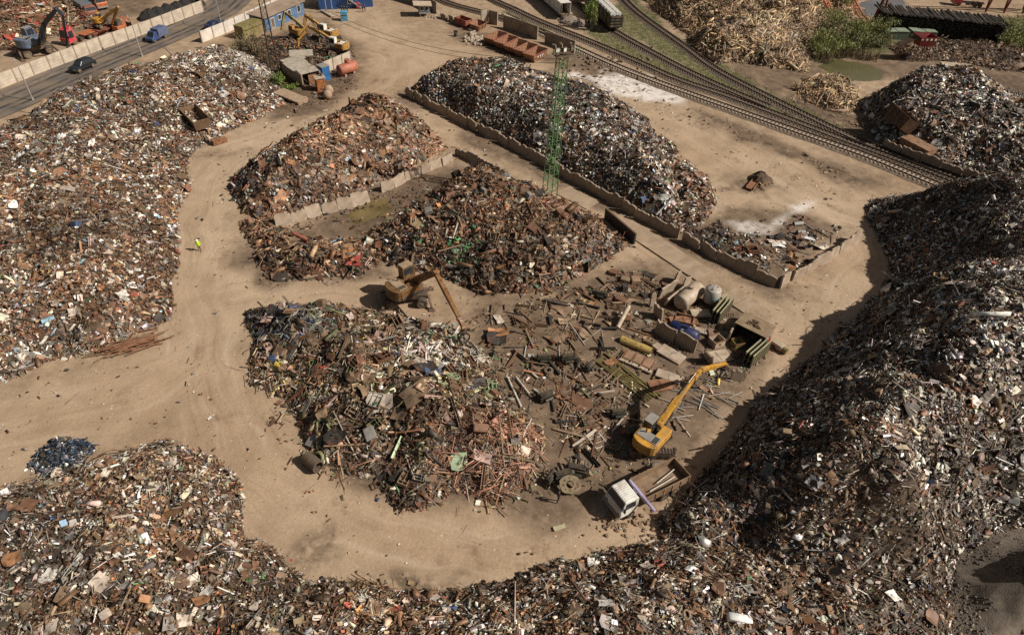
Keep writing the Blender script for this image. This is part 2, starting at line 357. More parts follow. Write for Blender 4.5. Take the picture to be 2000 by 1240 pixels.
def water(i, m, label, cat):
    x = [q[0] for q in PONDS[i]]; y = [q[1] for q in PONDS[i]]
    a, b_, c_, d_ = min(x) - 1.5, max(x) + 1.5, min(y) - 1.5, max(y) + 1.5
    tag(MB().add([(a, c_, -0.13), (b_, c_, -0.13), (b_, d_, -0.13), (a, d_, -0.13)], [(0, 1, 2, 3)]).build(cat, m), label, cat, kind='structure')
water(0, m_water, 'green brown pond beside the reeds and willow bushes', 'pond')
water(1, m_puddle, 'shallow olive puddle in the mud between two scrap heaps', 'puddle')
water(2, m_grey_water, 'grey rain puddle in front of the dark log pile', 'puddle')

m_pave = mat('lane_concrete', (.36, .265, .18), .9, var=.22, sc=.7, bump=.4, dust=.3)
LN = dense(pts((1098, 372), (1160, 402), (1240, 452), (1330, 510), (1420, 570), (1470, 604)), 3.0)
q_ = random.Random(3); mb = MB()
for (ax, ay), (bx, by) in zip(LN[:-1], LN[1:]):
    d = Vector((bx - ax, by - ay, 0)); L = d.length
    if q_.random() < .88: mb.box(((ax + bx) / 2, (ay + by) / 2, .07 + q_.uniform(0, .02)), (L - .1, 3.3 + q_.uniform(-.15, .15), .14), math.atan2(d.y, d.x) + q_.gauss(0, .012), q_.gauss(0, .006))
tag(mb.build('paved_lane', m_pave), 'worn concrete slab paving along the lane between the two walls', 'paving', kind='structure')
# ------------------------------------------------------------------ scrap heaps
HEAPS = {}
def heap(key, poly, h, slope, amp=1.0, asc=0.09, world=None, pw=2.2):
    pl = pts(*poly) + (world or [])
    xs = [q[0] for q in pl]; ys = [q[1] for q in pl]; st = 0.5
    x = np.arange(min(xs) - 4, max(xs) + 4, st); y = np.arange(min(ys) - 4, max(ys) + 4, st); XX, YY = np.meshgrid(x, y)
    d = sdist(XX, YY, pl) + (fbm(XX, YY, 0.18, 3, len(HEAPS)) - 0.5) * 2.4
    t = np.maximum(d, 0) * math.tan(R(slope))
    H = t / (1 + (t / h) ** pw) ** (1 / pw)
    H = H + amp * np.clip(t / 3, 0, 1) * (fbm(XX, YY, asc, 4, 7 + len(HEAPS)) - 0.5) * 2 * min(2.2, h * 0.3)
    H += np.clip(t / 1.5, 0, 1) * (fbm(XX, YY, 0.55, 2, 3) - 0.5) * 1.0 + np.clip(t / 4, 0, 1) * (fbm(XX, YY, 0.2, 3, 12) - 0.5) * min(2.2, h * .35)
    H = np.maximum(H, 0); H[d <= 0] = -0.3
    HEAPS[key] = dict(x0=x[0], y0=y[0], st=st, H=H, d=d, X=XX, Y=YY)
def samp(hp, A, x, y):
    fx = (x - hp['x0']) / hp['st']; fy = (y - hp['y0']) / hp['st']; ny, nx = A.shape
    i = np.clip(np.floor(fx).astype(int), 0, nx - 2); j = np.clip(np.floor(fy).astype(int), 0, ny - 2)
    u = np.clip(fx - i, 0, 1); v = np.clip(fy - j, 0, 1)
    r = (A[j, i] * (1 - u) + A[j, i + 1] * u) * (1 - v) + (A[j + 1, i] * (1 - u) + A[j + 1, i + 1] * u) * v
    out = (fx < 0) | (fy < 0) | (fx > nx - 1) | (fy > ny - 1)
    return np.where(out, -0.3, r)
def HZ(x, y):
    x = np.asarray(x, float); y = np.asarray(y, float); z = np.zeros(x.shape)
    for k in HEAPS.values(): z = np.maximum(z, samp(k, k['H'], x, y))
    return z
def hz(x, y): return float(HZ(np.array([x]), np.array([y]))[0])

heap('left', [(560, 203), (520, 225), (470, 245), (425, 268), (378, 300), (374, 345), (352, 420), (346, 500), (342, 570), (330, 625), (205, 690), (100, 712), (0, 745), (-150, 790), (-240, 560), (-170, 330), (0, 256), (60, 226), (120, 192), (200, 164), (300, 132), (400, 110), (450, 102), (495, 114), (540, 148)], 5.2, 32, 0.9)
heap('rust', [(452, 372), (456, 350), (520, 310), (590, 275), (640, 248), (690, 226), (735, 214), (785, 222), (835, 250), (882, 290), (830, 318), (740, 357), (640, 398), (540, 436), (485, 420)], 9.0, 42, 0.7)
heap('lane', [(798, 182), (850, 157), (920, 142), (1000, 152), (1090, 166), (1170, 196), (1232, 226), (1272, 262), (1300, 300), (1325, 350), (1330, 410), (1322, 452), (1250, 420), (1180, 382), (1100, 336), (1000, 284), (900, 232)], 5.8, 50, 0.8, 0.09, None, 2.6)
heap('tail', [(1260, 262), (1300, 270), (1345, 312), (1385, 345), (1402, 385), (1390, 420), (1350, 452), (1320, 450), (1290, 400)], 1.7, 20, 1.3)
heap('mixed', [(735, 450), (725, 500), (790, 532), (870, 548), (930, 578), (1020, 578), (1110, 552), (1200, 512), (1235, 482), (1180, 436), (1100, 395), (1010, 362), (960, 342), (890, 345), (830, 385)], 4.6, 38, 1.1, 0.09, None, 3)
heap('low', [(465, 430), (520, 432), (600, 462), (690, 462), (735, 480), (745, 520), (690, 540), (600, 548), (520, 545), (490, 490)], 1.6, 22, 1.2)
heap('near', [(482, 612), (560, 598), (660, 592), (720, 604), (800, 614), (900, 640), (945, 680), (960, 730), (1000, 790), (1060, 830), (1072, 880), (1050, 930), (980, 965), (880, 965), (850, 1000), (775, 1005), (755, 965), (735, 935), (650, 920), (605, 890), (585, 850), (550, 795), (492, 745), (498, 650)], 3.9, 27, 1.3, 0.13)
heap('corner', [(-150, 960), (0, 940), (60, 930), (180, 902), (330, 862), (440, 888), (472, 960), (490, 1045), (560, 1092), (640, 1132), (780, 1155), (760, 1300), (500, 1420), (0, 1450), (-250, 1350)], 5.0, 35, 1.2)
heap('bottom', [(640, 1138), (780, 1155), (900, 1140), (1000, 1122), (1100, 1092), (1290, 1048), (1420, 1030), (1800, 1120), (1850, 1200), (1850, 1350), (1500, 1450), (900, 1450), (640, 1350)], 5.5, 33, 1.1)
heap('great', [(1702, 392), (1760, 388), (1850, 392), (1960, 398), (2250, 420), (2450, 700), (2400, 960), (2100, 1010), (1950, 1040), (1885, 1090), (1865, 1150), (1840, 1220), (1600, 1190), (1380, 1100), (1282, 1050), (1292, 1005), (1380, 918), (1430, 856), (1502, 780), (1584, 702), (1640, 640), (1678, 598), (1718, 564), (1742, 538), (1738, 505), (1714, 462), (1690, 420)], 13.0, 47, 1.0, 0.06, None, 4.5)
heap('far', [(1692, 195), (1740, 172), (1830, 165), (1900, 182), (1940, 210), (2010, 235), (2200, 260), (2250, 380), (2000, 372), (1900, 344), (1800, 312), (1722, 285), (1702, 250), (1688, 220)], 9.0, 48, 0.9)
heap('timber', [(1258, 2), (1310, 42), (1345, 72), (1348, 90), (1400, 124), (1480, 126), (1575, 143), (1582, 100), (1615, 62), (1670, 30), (1680, -45), (1420, -80), (1265, -50)], 5.0, 33, 1.9, 0.11)
heap('planks', [(1535, 172), (1600, 152), (1650, 156), (1682, 190), (1672, 214), (1625, 222), (1575, 200)], 2.4, 24, 1.0)
heap('yard', [(-160, 0), (-60, -40), (110, -30), (150, 12), (200, 30), (210, 50), (120, 62), (95, 80), (0, 98), (-120, 120)], 3.2, 24, 1.2)
heap('brush', [(1735, 92), (1800, 82), (1920, 82), (2080, 110), (2080, 150), (1960, 140), (1880, 122), (1760, 118)], 1.8, 18, 1.2)
heap('blue', [(58, 915), (75, 885), (110, 868), (160, 866), (176, 880), (160, 912), (120, 930), (80, 932)], 0.9, 18, 1.0)
heap('enclosure', [(1330, 452), (1400, 440), (1480, 462), (1500, 500), (1512, 548), (1440, 520), (1370, 482)], 1.0, 18, 1.2)
heap('workshop', [(465, 100), (520, 80), (600, 65), (650, 80), (690, 110), (640, 130), (560, 140), (490, 130)], 0.45, 12, 1.2)
heap('grey', [(1870, 1070), (1840, 1140), (1815, 1225), (1820, 1340), (2100, 1400), (2350, 1200), (2250, 1010), (1985, 1000)], 5.5, 25, 1.5, 0.12)
HEAPS_KEEP = {}

# piece templates: unit shapes, lying flat, longest side along x
def T_plate(seed, bend=0.3):
    q = np.random.default_rng(seed); nx, ny = 4, 3
    v = []
    for j in range(ny):
        for i in range(nx): v.append((i / (nx - 1) - 0.5 + q.normal(0, 0.05), (j / (ny - 1) - 0.5) + q.normal(0, 0.05), 0))
    v = np.array(v); v[:, 2] = bend * (q.normal() * v[:, 0]**2 + q.normal() * v[:, 1]**2 + q.normal() * 0.5 * v[:, 0] * v[:, 1]) + q.normal(0, bend * 0.10, len(v))
    f = [(j * nx + i, j * nx + i + 1, (j + 1) * nx + i + 1, (j + 1) * nx + i) for j in range(ny - 1) for i in range(nx - 1)]
    return v, f
def _mb(mb): return np.array([tuple(p) for p in mb.v]), mb.f
def T_box(): return _mb(MB().box((0, 0, 0), (1, 1, 1)))
def T_pipe(n=7): return _mb(MB().cyl((-.5, 0, 0), (.5, 0, 0), .5, n=n, cap=False))
def T_half():
    v = []; 
    for x in (-.5, .5):
        for i in range(5): t = math.pi * (i / 4); v.append((x, .5 * math.cos(t), .5 * math.sin(t) - .25))
    return np.array(v), [(i, i + 1, i + 6, i + 5) for i in range(4)]
def T_lump(seed):
    q = np.random.default_rng(seed); mb = MB().lathe((-.5, 0, 0), [(0.2, 0), (.46, .12), (.5, .55), (.42, .9), (.2, 1)], (1, 0, 0), 5); v, f = _mb(mb)
    return v * (1 + q.normal(0, .30, v.shape)) + q.normal(0, .05, v.shape), f
def T_wire(seed):
    q = np.random.default_rng(seed); k = 5; p = np.zeros((k, 3)); p[:, 0] = np.linspace(-.5, .5, k); p[:, 1:] = np.cumsum(q.normal(0, .13, (k, 2)), 0); p[:, 2] = np.abs(p[:, 2]) * .6; p[:, 1:] *= q.choice([.25, .6, 1.2])
    return _mb(MB().tube([tuple(a) for a in p], .016, 3))
def T_angle(): return _mb(MB().box((0, 0, -.4), (1, 1, .12)).box((0, -.44, 0), (1, .12, .9)))
def T_chan(): return _mb(MB().box((0, 0, -.4), (1, 1, .14)).box((0, -.44, .05), (1, .12, .75)).box((0, .44, .05), (1, .12, .75)))
def T_ring():
    v = []; f = []; n = 9
    for i in range(n):
        a = 2 * math.pi * i / n
        for j in range(4): b = math.pi / 2 * j; rr = .38 + .12 * math.cos(b); v.append((rr * math.cos(a), rr * math.sin(a), .14 * math.sin(b)))
    for i in range(n):
        for j in range(4): f.append((4 * i + j, 4 * ((i + 1) % n) + j, 4 * ((i + 1) % n) + (j + 1) % 4, 4 * i + (j + 1) % 4))
    return np.array(v), f
def T_frame(): return _mb(MB().box((0, .46, 0), (1, .08, .08)).box((0, -.46, 0), (1, .08, .08)).box((.46, 0, 0), (.08, .84, .08)).box((-.46, 0, 0), (.08, .84, .08)).box((0, 0, 0), (.06, .84, .06)))
def T_open(seed):
    q = np.random.default_rng(seed); v, f = _mb(MB().obox(1, 1, 1, .04, -.5)); return v + q.normal(0, .05, v.shape), f
TPL = {'plate': [T_plate(i, .35) for i in range(6)], 'crumple': [T_plate(20 + i, 1.0) for i in range(6)], 'box': [T_box()], 'pipe': [T_pipe()], 'half': [T_half()], 'lump': [T_lump(i) for i in range(5)],
       'wire': [T_wire(i) for i in range(6)], 'angle': [T_angle()], 'chan': [T_chan()], 'ring': [T_ring()], 'frame': [T_frame()], 'open': [T_open(i) for i in range(3)]}
# relative length, width, height ranges
DIM = {'plate': (1, 1.5, .45, 1, .3, .6), 'crumple': (.8, 1.2, .5, .9, .3, .6), 'box': (1.0, 1.8, .18, .5, .08, .4), 'pipe': (1.4, 2.8, .12, .3, 0, 0), 'half': (.9, 1.6, .4, .7, .4, .7), 'lump': (.6, 1.0, .5, .8, .4, .7),
       'wire': (1.8, 3.8, 1.8, 3.2, 1.8, 3.2), 'angle': (1.6, 3.0, .12, .25, .12, .25), 'chan': (1.4, 2.6, .18, .3, .15, .3), 'ring': (.7, 1.0, .7, 1.0, .7, 1.0), 'frame': (1, 1.8, .7, 1.1, .8, 1), 'open': (.8, 1.3, .5, .9, .4, .7), 'rod': (2.4, 5.0, .05, .10, .05, .10), 'plank': (2.0, 4.2, .15, .3, .05, .12)}
TPL['plank'] = TPL['box']; TPL['rod'] = TPL['box']
RUST, RUST2, BROWN, DARK, CREAM, WHITE_, GREY, STEEL, BLUE, GREEN_, ORANGE, RED, TAN, LBLUE, PALE, YEL, OLIVE, WOOD, WOODD = (0.165, .085, .048), (.235, .132, .078), (.135, .088, .054), (.052, .040, .030), (.50, .42, .34), (.80, .75, .68), (.28, .26, .23), (.46, .44, .43), (.06, .09, .20), (.07, .19, .08), (.48, .22, .08), (.34, .09, .06), (.31, .22, .14), (.25, .42, .55), (.62, .56, .50), (.55, .40, .08), (.16, .16, .08), (.44, .31, .185), (.25, .165, .095)
def pal(*a):
    w_ = np.array([x[0] for x in a], float); return w_ / w_.sum(), np.array([x[1] for x in a]), np.array([x[2] for x in a])
PAL = {
 'left': pal((22, RUST, .2), (17, RUST2, .1), (18, BROWN, 0), (11, DARK, 0), (10, CREAM, 0), (8.40, WHITE_, 0), (10, GREY, .3), (6, STEEL, .8), (5, TAN, 0), (0.45, BLUE, 0), (0.45, RED, 0), (0.45, ORANGE, 0), (0.36, GREEN_, 0), (0.45, LBLUE, 0)),
 'rust': pal((30, RUST, .2), (30, RUST2, .1), (12, BROWN, 0), (7, DARK, 0), (4, CREAM, 0), (4, GREY, .3), (2.10, WHITE_, 0), (8, TAN, 0), (0.45, RED, 0), (0.27, ORANGE, 0), (0.27, LBLUE, 0)),
 'lane': pal((12, RUST, .3), (6, RUST2, .1), (10, BROWN, 0), (24, DARK, .2), (11, GREY, .5), (12, STEEL, .9), (5.60, WHITE_, 0), (7, CREAM, 0), (1.12, BLUE, 0), (0.32, RED, 0), (0.36, GREEN_, 0), (0.68, LBLUE, 0)),
 'mixed': pal((22, RUST, .2), (20, RUST2, .1), (22, BROWN, 0), (14, DARK, 0), (5, TAN, 0), (4, GREY, .3), (2, CREAM, 0), (0.84, WHITE_, 0), (0.99, GREEN_, 0), (0.68, ORANGE, 0), (0.45, RED, 0)),
 'near': pal((13, RUST, .2), (13, RUST2, .1), (20, BROWN, 0), (14, DARK, 0), (9, TAN, 0), (8, OLIVE, 0), (9, CREAM, 0), (4, GREY, .3), (4, PALE, 0), (0.68, GREEN_, 0), (0.36, BLUE, 0), (0.32, RED, 0), (.8, YEL, 0)),
 'corner': pal((14, RUST, .2), (14, RUST2, .1), (16, BROWN, 0), (10, DARK, 0), (11, CREAM, 0), (6.30, WHITE_, 0), (8, GREY, .3), (5, STEEL, .8), (13, TAN, 0), (0.36, BLUE, 0), (0.36, RED, 0), (0.36, ORANGE, 0), (0.27, GREEN_, 0)),
 'great': pal((11, RUST, .3), (6, RUST2, .1), (11, BROWN, 0), (18, DARK, .2), (9, CREAM, 0), (8.5, WHITE_, 0), (13, GREY, .5), (19, STEEL, .85), (5, TAN, 0), (0.45, BLUE, 0), (0.27, RED, 0), (0.32, ORANGE, 0)),
 'timber': pal((42, WOOD, 0), (34, WOODD, 0), (10, (.62, .47, .30), 0), (10, BROWN, 0), (3, DARK, 0)),
 'yard': pal((22, RUST, .2), (22, BROWN, 0), (16, TAN, 0), (14, WOODD, 0), (10, DARK, 0), (4.05, RED, 0), (6, CREAM, 0), (0.90, LBLUE, 0)),
 'brush': pal((50, BROWN, 0), (22, (.09, .055, .03), 0), (14, TAN, 0), (8, RUST, 0), (2, CREAM, 0)),
 'blue': pal((38, (.05, .07, .11), .7), (20, DARK, .5), (16, STEEL, .9), (12, (.18, .24, .32), .6), (4.20, WHITE_, 0))}
MIX = {
 'left': dict(rod=5, plate=24, crumple=22, box=10, pipe=6, half=6, lump=6.6, wire=7, angle=6, chan=3, ring=1.5, frame=1.5, open=2),
 'rust': dict(plate=52, crumple=10, box=16, pipe=6, half=4, lump=3.6, wire=4, angle=8, chan=6, ring=1, frame=1, open=1.5),
 'lane': dict(rod=5, plate=20, crumple=26, box=8, pipe=6, half=6, lump=9.6, wire=9, angle=5, chan=2, ring=2, frame=1, open=1.5),
 'mixed': dict(rod=4, plate=20, crumple=8, box=28, pipe=8, half=3, lump=4.8, wire=6, angle=10, chan=12, ring=1, frame=1, open=3),
 'near': dict(rod=12, plate=20, crumple=9, box=16, pipe=11, half=3, lump=3.6, wire=18, angle=12, chan=7, ring=1, frame=3, open=3),
 'corner': dict(rod=8, plate=22, crumple=22, box=9, pipe=7, half=5, lump=5.4, wire=15, angle=7, chan=3, ring=1.5, frame=1, open=1.5),
 'great': dict(rod=7, plate=20, crumple=24, box=8, pipe=7, half=6, lump=7.8, wire=12, angle=5, chan=2, ring=2, frame=1, open=1.5),
 'timber': dict(plank=72, box=10, pipe=10, plate=4, wire=10), 'brush': dict(wire=40, lump=12.0, plate=14, plank=8, crumple=12), 'yard': dict(plank=26, plate=22, angle=14, chan=10, pipe=10, box=12, crumple=8), 'blue': dict(crumple=40, wire=25, lump=12.0, plate=10, pipe=6)}
m_scrap = mat('scrap_metal', (1, 1, 1), 0.55, var=0.28, sc=1.6, attr=True)
m_heapcore = m_scrap

def rots(normal, yaw, tilt_axis, tilt):
    """(m,3,3): x along yaw on the slope, tilted about a random axis"""
    n_ = normal / np.linalg.norm(normal, axis=1, keepdims=True)
    a = np.stack([np.cos(yaw), np.sin(yaw), np.zeros_like(yaw)], 1); a -= n_ * (a * n_).sum(1, keepdims=True); a /= np.linalg.norm(a, axis=1, keepdims=True)
    b = np.cross(n_, a); B = np.stack([a, b, n_], 2)
    k = np.stack([np.cos(tilt_axis), np.sin(tilt_axis), np.zeros_like(tilt)], 1); K = np.zeros((len(yaw), 3, 3))
    K[:, 0, 2] = k[:, 1]; K[:, 1, 2] = -k[:, 0]; K[:, 2, 0] = -k[:, 1]; K[:, 2, 1] = k[:, 0]
    I = np.eye(3)[None]; s_ = np.sin(tilt)[:, None, None]; c_ = np.cos(tilt)[:, None, None]
    return B @ (I + s_ * K + (1 - c_) * (K @ K))
class Batch:
    def __init__(s): s.co = []; s.tri = []; s.col = []; s.n = 0
    def raw(s, co, tri, col): s.co.append(co); s.tri.append(tri + s.n); s.col.append(col); s.n += len(co)
    def add(s, tpl, pos, rot, scl, col):
        v, f = tpl; m = len(pos)
        if not m: return
        t = np.array([(q[0], q[i], q[i + 1]) for q in f for i in range(1, len(q) - 1)])
        co = np.einsum('mij,mkj->mki', rot, v[None] * scl[:, None, :]) + pos[:, None, :]
        tri = (t[None] + (np.arange(m) * len(v))[:, None, None]).reshape(-1, 3)
        s.raw(co.reshape(-1, 3), tri, np.repeat(col, len(v), 0))
    def build(s, name, m=None):
        me = bpy.data.meshes.new(name); raw_mesh(me, np.concatenate(s.co), np.concatenate(s.tri), 3)
        attr(me, 'Col', 'FLOAT_COLOR', np.concatenate(s.col), 'color'); me.materials.append(m or m_scrap)
        o = bpy.data.objects.new(name, me); C.objects.link(o); return o
def colours(key, n, x=None, y=None):
    w_, rgb, mt = PAL[key]; u = nr.random(n)
    if x is not None: u = np.where(nr.random(n) < .42, (fbm(x, y, .33, 2, 11) * 4.3) % 1.0, u)
    i = np.minimum(np.searchsorted(np.cumsum(w_), u), len(w_) - 1)
    c = rgb[i] * np.exp(nr.normal(0, .25, (n, 1))) * np.exp(nr.normal(0, .05, (n, 3))) * np.array([[1.03, 1.0, .945]])
    if x is not None: c = c * np.exp((fbm(x, y, .16, 3, 21) - .5) * 1.5)[:, None]
    return np.concatenate([np.clip(c, .01, .85), mt[i][:, None]], 1)
def scatter(bt, key, px, py, pz, nrm, size, tilt=.5):
    n = len(px); mixd = MIX[key]; names = list(mixd); w_ = np.array([mixd[k] for k in names], float); w_ /= w_.sum()
    ch = nr.choice(len(names), n, p=w_); yaw = nr.uniform(0, 2 * np.pi, n)
    rot = rots(nrm, yaw, nr.uniform(0, 2 * np.pi, n), nr.normal(0, tilt, n)); col = colours(key, n, px, py)
    for ci, nm in enumerate(names):
        lo = DIM[nm]
        for vi, tp in enumerate(TPL[nm]):
            k = np.where((ch == ci) & (np.arange(n) % len(TPL[nm]) == vi))[0]
            if not len(k): continue
            sc = np.stack([nr.uniform(lo[0], lo[1], len(k)), nr.uniform(lo[2], lo[3], len(k)), nr.uniform(lo[4], lo[5], len(k))], 1) * size[k][:, None]
            if nm == 'pipe': sc[:, 2] = sc[:, 1]
            if nm in ('wire', 'ring'): sc[:, 1] = sc[:, 2] = sc[:, 0]
            bt.add(tp, np.stack([px[k], py[k], pz[k]], 1), rot[k], sc, col[k])
def in_view(x, y, z, mg=330):
    r = np.stack([x, y, z - CAM_H], 1); zc = r @ np.array(_fw); u = 1000 + FOC * (r @ np.array(_rt)) / zc; v = 620 - FOC * (r @ np.array(_up)) / zc
    return (zc > 3) & (u > -mg) & (u < 2000 + mg) & (v > -mg) & (v < 1240 + mg)
ZONES = {'near': [(960, 905, 6.5, 'copper', .8), (880, 660, 6, 'pale', .75), (580, 618, 5.5, 'slate', .75), (840, 800, 3.5, 'mixed', .5), (820, 985, 3, 'mixed', .9)],
 'mixed': [(905, 470, 2.4, 'greens', .4), (800, 460, 2.4, 'greens', .22), (770, 500, 3.2, 'lane', .5), (870, 560, 3, 'lane', .5), (1105, 425, 4.5, 'copper', .6), (1000, 360, 4, 'rust', .5)],
 'corner': [(40, 1070, 4.5, 'lane', .8)], 'rust': [(490, 350, 4.5, 'lane', .75), (560, 350, 4, 'left', .5)], 'lane': [(1300, 340, 6, 'left', .6), (920, 150, 6, 'rust', .5)],  # corner: darker lane palette puts the hollow's shade into the piece colours
 'great': [(1700, 900, 5, 'left', .5), (1580, 1000, 5, 'blue', .3), (1650, 1090, 9, 'corner', .6)], 'left': [(440, 120, 9, 'bright', .4), (60, 420, 14, 'rust', .3), (300, 560, 10, 'rust', .4)], 'timber': [(1500, 60, 9, 'grey', .3)]}
PAL['copper'] = pal((40, (.36, .19, .13), .1), (22, (.44, .27, .19), .1), (15, RUST, .2), (8, TAN, 0), (6, CREAM, 0), (4, DARK, 0)); MIX['copper'] = dict(rod=70, wire=16, plate=3, angle=5, box=2)
PAL['pale'] = pal((34, PALE, 0), (18, CREAM, 0), (14, TAN, 0), (12, WHITE_, 0), (12, OLIVE, 0), (8, BROWN, 0)); MIX['pale'] = dict(plate=30, crumple=16, wire=24, pipe=12, box=10, plank=10)
PAL['slate'] = pal((40, (.10, .095, .085), 0), (20, DARK, 0), (20, (.20, .19, .16), 0), (6, OLIVE, 0), (4, BLUE, 0), (4, LBLUE, 0)); MIX['slate'] = dict(plank=34, chan=22, plate=24, box=14)
PAL['greens'] = pal((36, (.08, .24, .09), 0), (18, (.15, .30, .18), 0), (28, DARK, 0), (18, GREY, 0)); MIX['greens'] = dict(crumple=30, plate=30, open=10, frame=6, box=14)
PAL['bright'] = pal((40, WHITE_, 0), (24, CREAM, 0), (20, STEEL, .8), (10, GREY, .2)); MIX['bright'] = MIX['left']
PAL['grey'] = pal((40, (.36, .30, .24), 0), (30, (.26, .21, .16), 0)); MIX['grey'] = MIX['timber']
def fill(key, palk, dens, med, label, cat='scrap heap', name='scrap_heap', edge=1.6, core=(.078, .053, .035), sig=.5, smin=.16, smax=1.7, tilt=.5, lift=.12):
    hp = HEAPS[key]; H = hp['H']; bt = Batch(); ny, nx = H.shape
    Hs = H if name != 'x' else H
    co = np.stack([hp['X'], hp['Y'], Hs - 0.12], -1).reshape(-1, 3)
    i = (np.arange(ny - 1)[:, None] * nx + np.arange(nx - 1)[None]); keep = (np.maximum.reduce([H[:-1, :-1], H[1:, :-1], H[:-1, 1:], H[1:, 1:]]) > 0) & in_view(co[:, 0], co[:, 1], co[:, 2], 400).reshape(ny, nx)[:-1, :-1]
    i = i[keep]; tri = np.concatenate([np.stack([i, i + 1, i + nx + 1], 1), np.stack([i, i + nx + 1, i + nx], 1)])
    used = np.unique(tri); remap = np.zeros(len(co), int); remap[used] = np.arange(len(used))
    nz = np.exp((fbm(co[used, 0], co[used, 1], .9, 3, 4) - .5) * 1.6)[:, None]
    bt.raw(co[used], remap[tri], np.concatenate([np.array(core)[None] * nz, np.zeros((len(used), 1))], 1))
    x0, x1, y0, y1 = hp['X'].min(), hp['X'].max(), hp['Y'].min(), hp['Y'].max()
    dens *= 1.35 / .56; med *= .76; sig *= 1.05; n = int((x1 - x0) * (y1 - y0) * dens); x = nr.uniform(x0, x1, n); y = nr.uniform(y0, y1, n)
    d = samp(hp, hp['d'], x, y); z = samp(hp, H, x, y)
    top = HZ(x, y)
    ok = ((d > 0) | (nr.random(n) < .34 * np.exp(d / (edge * 1.3)))) & (z > top - .25) & in_view(x, y, z) & (d > -4)
    x, y, z, d = x[ok], y[ok], z[ok], d[ok]; n = len(x); e = .4
    gxx = (samp(hp, H, x + e, y) - samp(hp, H, x - e, y)) / (2 * e); gyy = (samp(hp, H, x, y + e) - samp(hp, H, x, y - e)) / (2 * e)
    nrm = np.stack([-np.clip(gxx, -1.8, 1.8), -np.clip(gyy, -1.8, 1.8), np.ones(n)], 1)
    size = np.clip(med * np.exp(nr.normal(0, sig, n)), smin, smax) * np.where(d < 0, .55, 1)
    size *= 0.75 + 0.5 * fbm(x, y, .12, 2, 9)
    nrm[d < 0] = (0, 0, 1); z = np.maximum(z, 0.02) + nr.uniform(0, 1, n) * lift * (1 + size) * (d > 0) + .03
    which = np.zeros(n, int); zn = ZONES.get(key, [])
    for k, (a, b, r_, pk, pr) in enumerate(zn):
        q = G(a, b, hz(*G2((a, b)))); dd = np.hypot(x - q.x, y - q.y) + (fbm(x, y, .3, 3, k) - .5) * r_
        which = np.where((dd < r_) & (nr.random(n) < pr), k + 1, which)
    for k in range(len(zn) + 1):
        i_ = which == k
        if i_.any(): scatter(bt, palk if k == 0 else zn[k - 1][3], x[i_], y[i_], z[i_], nrm[i_], size[i_], tilt)
    return tag(bt.build(name), label, cat, kind='stuff')
fill('left', 'left', 9.5, .34, 'large sprawling heap of mixed pale and rusty scrap left of the dirt lane beside the road', tilt=.38)
fill('rust', 'rust', 8.0, .45, 'pointed heap of rusty brown steel plate cuttings in the middle of the yard', tilt=.42)
fill('lane', 'lane', 9.5, .36, 'long dark heap of shredded scrap behind the concrete slab wall along the lane', tilt=.6)
fill('tail', 'left', 4.2, .44, 'low pale tail of scrap spilling from the right end of the dark lane heap', tilt=.4)
fill('mixed', 'mixed', 7.5, .44, 'brown heap of heavy steel offcuts with green scraps beside the wheeled handler', tilt=.55)
fill('low', 'mixed', 4.5, .46, 'low spread of brown steel scrap at the left of the muddy puddle', tilt=.35)
fill('near', 'near', 8.5, .40, 'sprawling heap of bars, cabinets and sheets in the foreground centre of the yard', tilt=.45)
fill('corner', 'corner', 12.0, .28, 'heap of pale and brown scrap filling the bottom left corner')
fill('bottom', 'corner', 12.0, .27, 'low ridge of fine pale scrap along the bottom edge of the yard')
fill('great', 'great', 11.0, .31, 'tallest dark scrap heap rising along the right side of the dirt lane', tilt=.5)
fill('far', 'great', 7.5, .41, 'dark scrap heap beyond the railway with white metal strips', tilt=.5)
fill('timber', 'timber', 7.0, .55, 'huge heap of broken pale timber beyond the railway', 'timber heap', 'timber_heap', core=(.10, .065, .038), smax=1.4)
fill('planks', 'timber', 5.5, .5, 'small scatter of broken pale planks beside the pond', 'timber heap', 'timber_heap', core=(.10, .065, .04), tilt=.35, smax=1.2)
fill('yard', 'yard', 5.0, .6, 'heap of red and brown beams and boards behind the blue handler across the road', tilt=.35)
fill('brush', 'brush', 5.0, .45, 'dark bank of soil and brushwood below the log pile', 'soil bank', 'soil_bank', core=(.075, .048, .03), tilt=.5)
fill('blue', 'blue', 16.0, .30, 'small heap of blue black shiny cable scrap at the left edge of the yard', core=(.09, .105, .13))
fill('enclosure', 'lane', 2.6, .45, 'thin spread of mixed scrap inside the walled corner by the lane', tilt=.35, core=(.11, .075, .045))
fill('workshop', 'mixed', 2.6, .38, 'litter of dark machine parts round the parked yellow excavators', tilt=.4, core=(.07, .048, .032))
BITS = [pts((930, 590), (1000, 585), (1200, 515), (1290, 530), (1400, 600), (1500, 640), (1510, 690), (1440, 760), (1330, 860), (1180, 950), (1130, 990), (950, 1005), (830, 1020), (740, 985), (640, 920), (560, 860), (530, 800), (900, 640)), pts((1380, 440), (1470, 440), (1560, 420), (1660, 455), (1530, 550), (1470, 520)), pts((480, 430), (560, 430), (890, 305), (990, 350), (760, 450), (760, 545), (510, 550)),
        pts((440, 90), (560, 60), (690, 90), (700, 170), (640, 210), (540, 225)), pts((1150, 120), (1330, 200), (1690, 345), (1650, 350), (1300, 230), (1100, 150)), pts((1530, 190), (1640, 160), (1700, 230), (1720, 290), (1640, 250)), pts((560, 1090), (640, 1120), (780, 1145), (1000, 1110), (1290, 1035), (1180, 1010), (1100, 1060), (800, 1120)), pts((-60, 780), (340, 560), (420, 260), (700, 150), (1330, 190), (1690, 400), (1600, 760), (1180, 1060), (700, 1140), (420, 900), (-60, 930))]
bt = Batch()
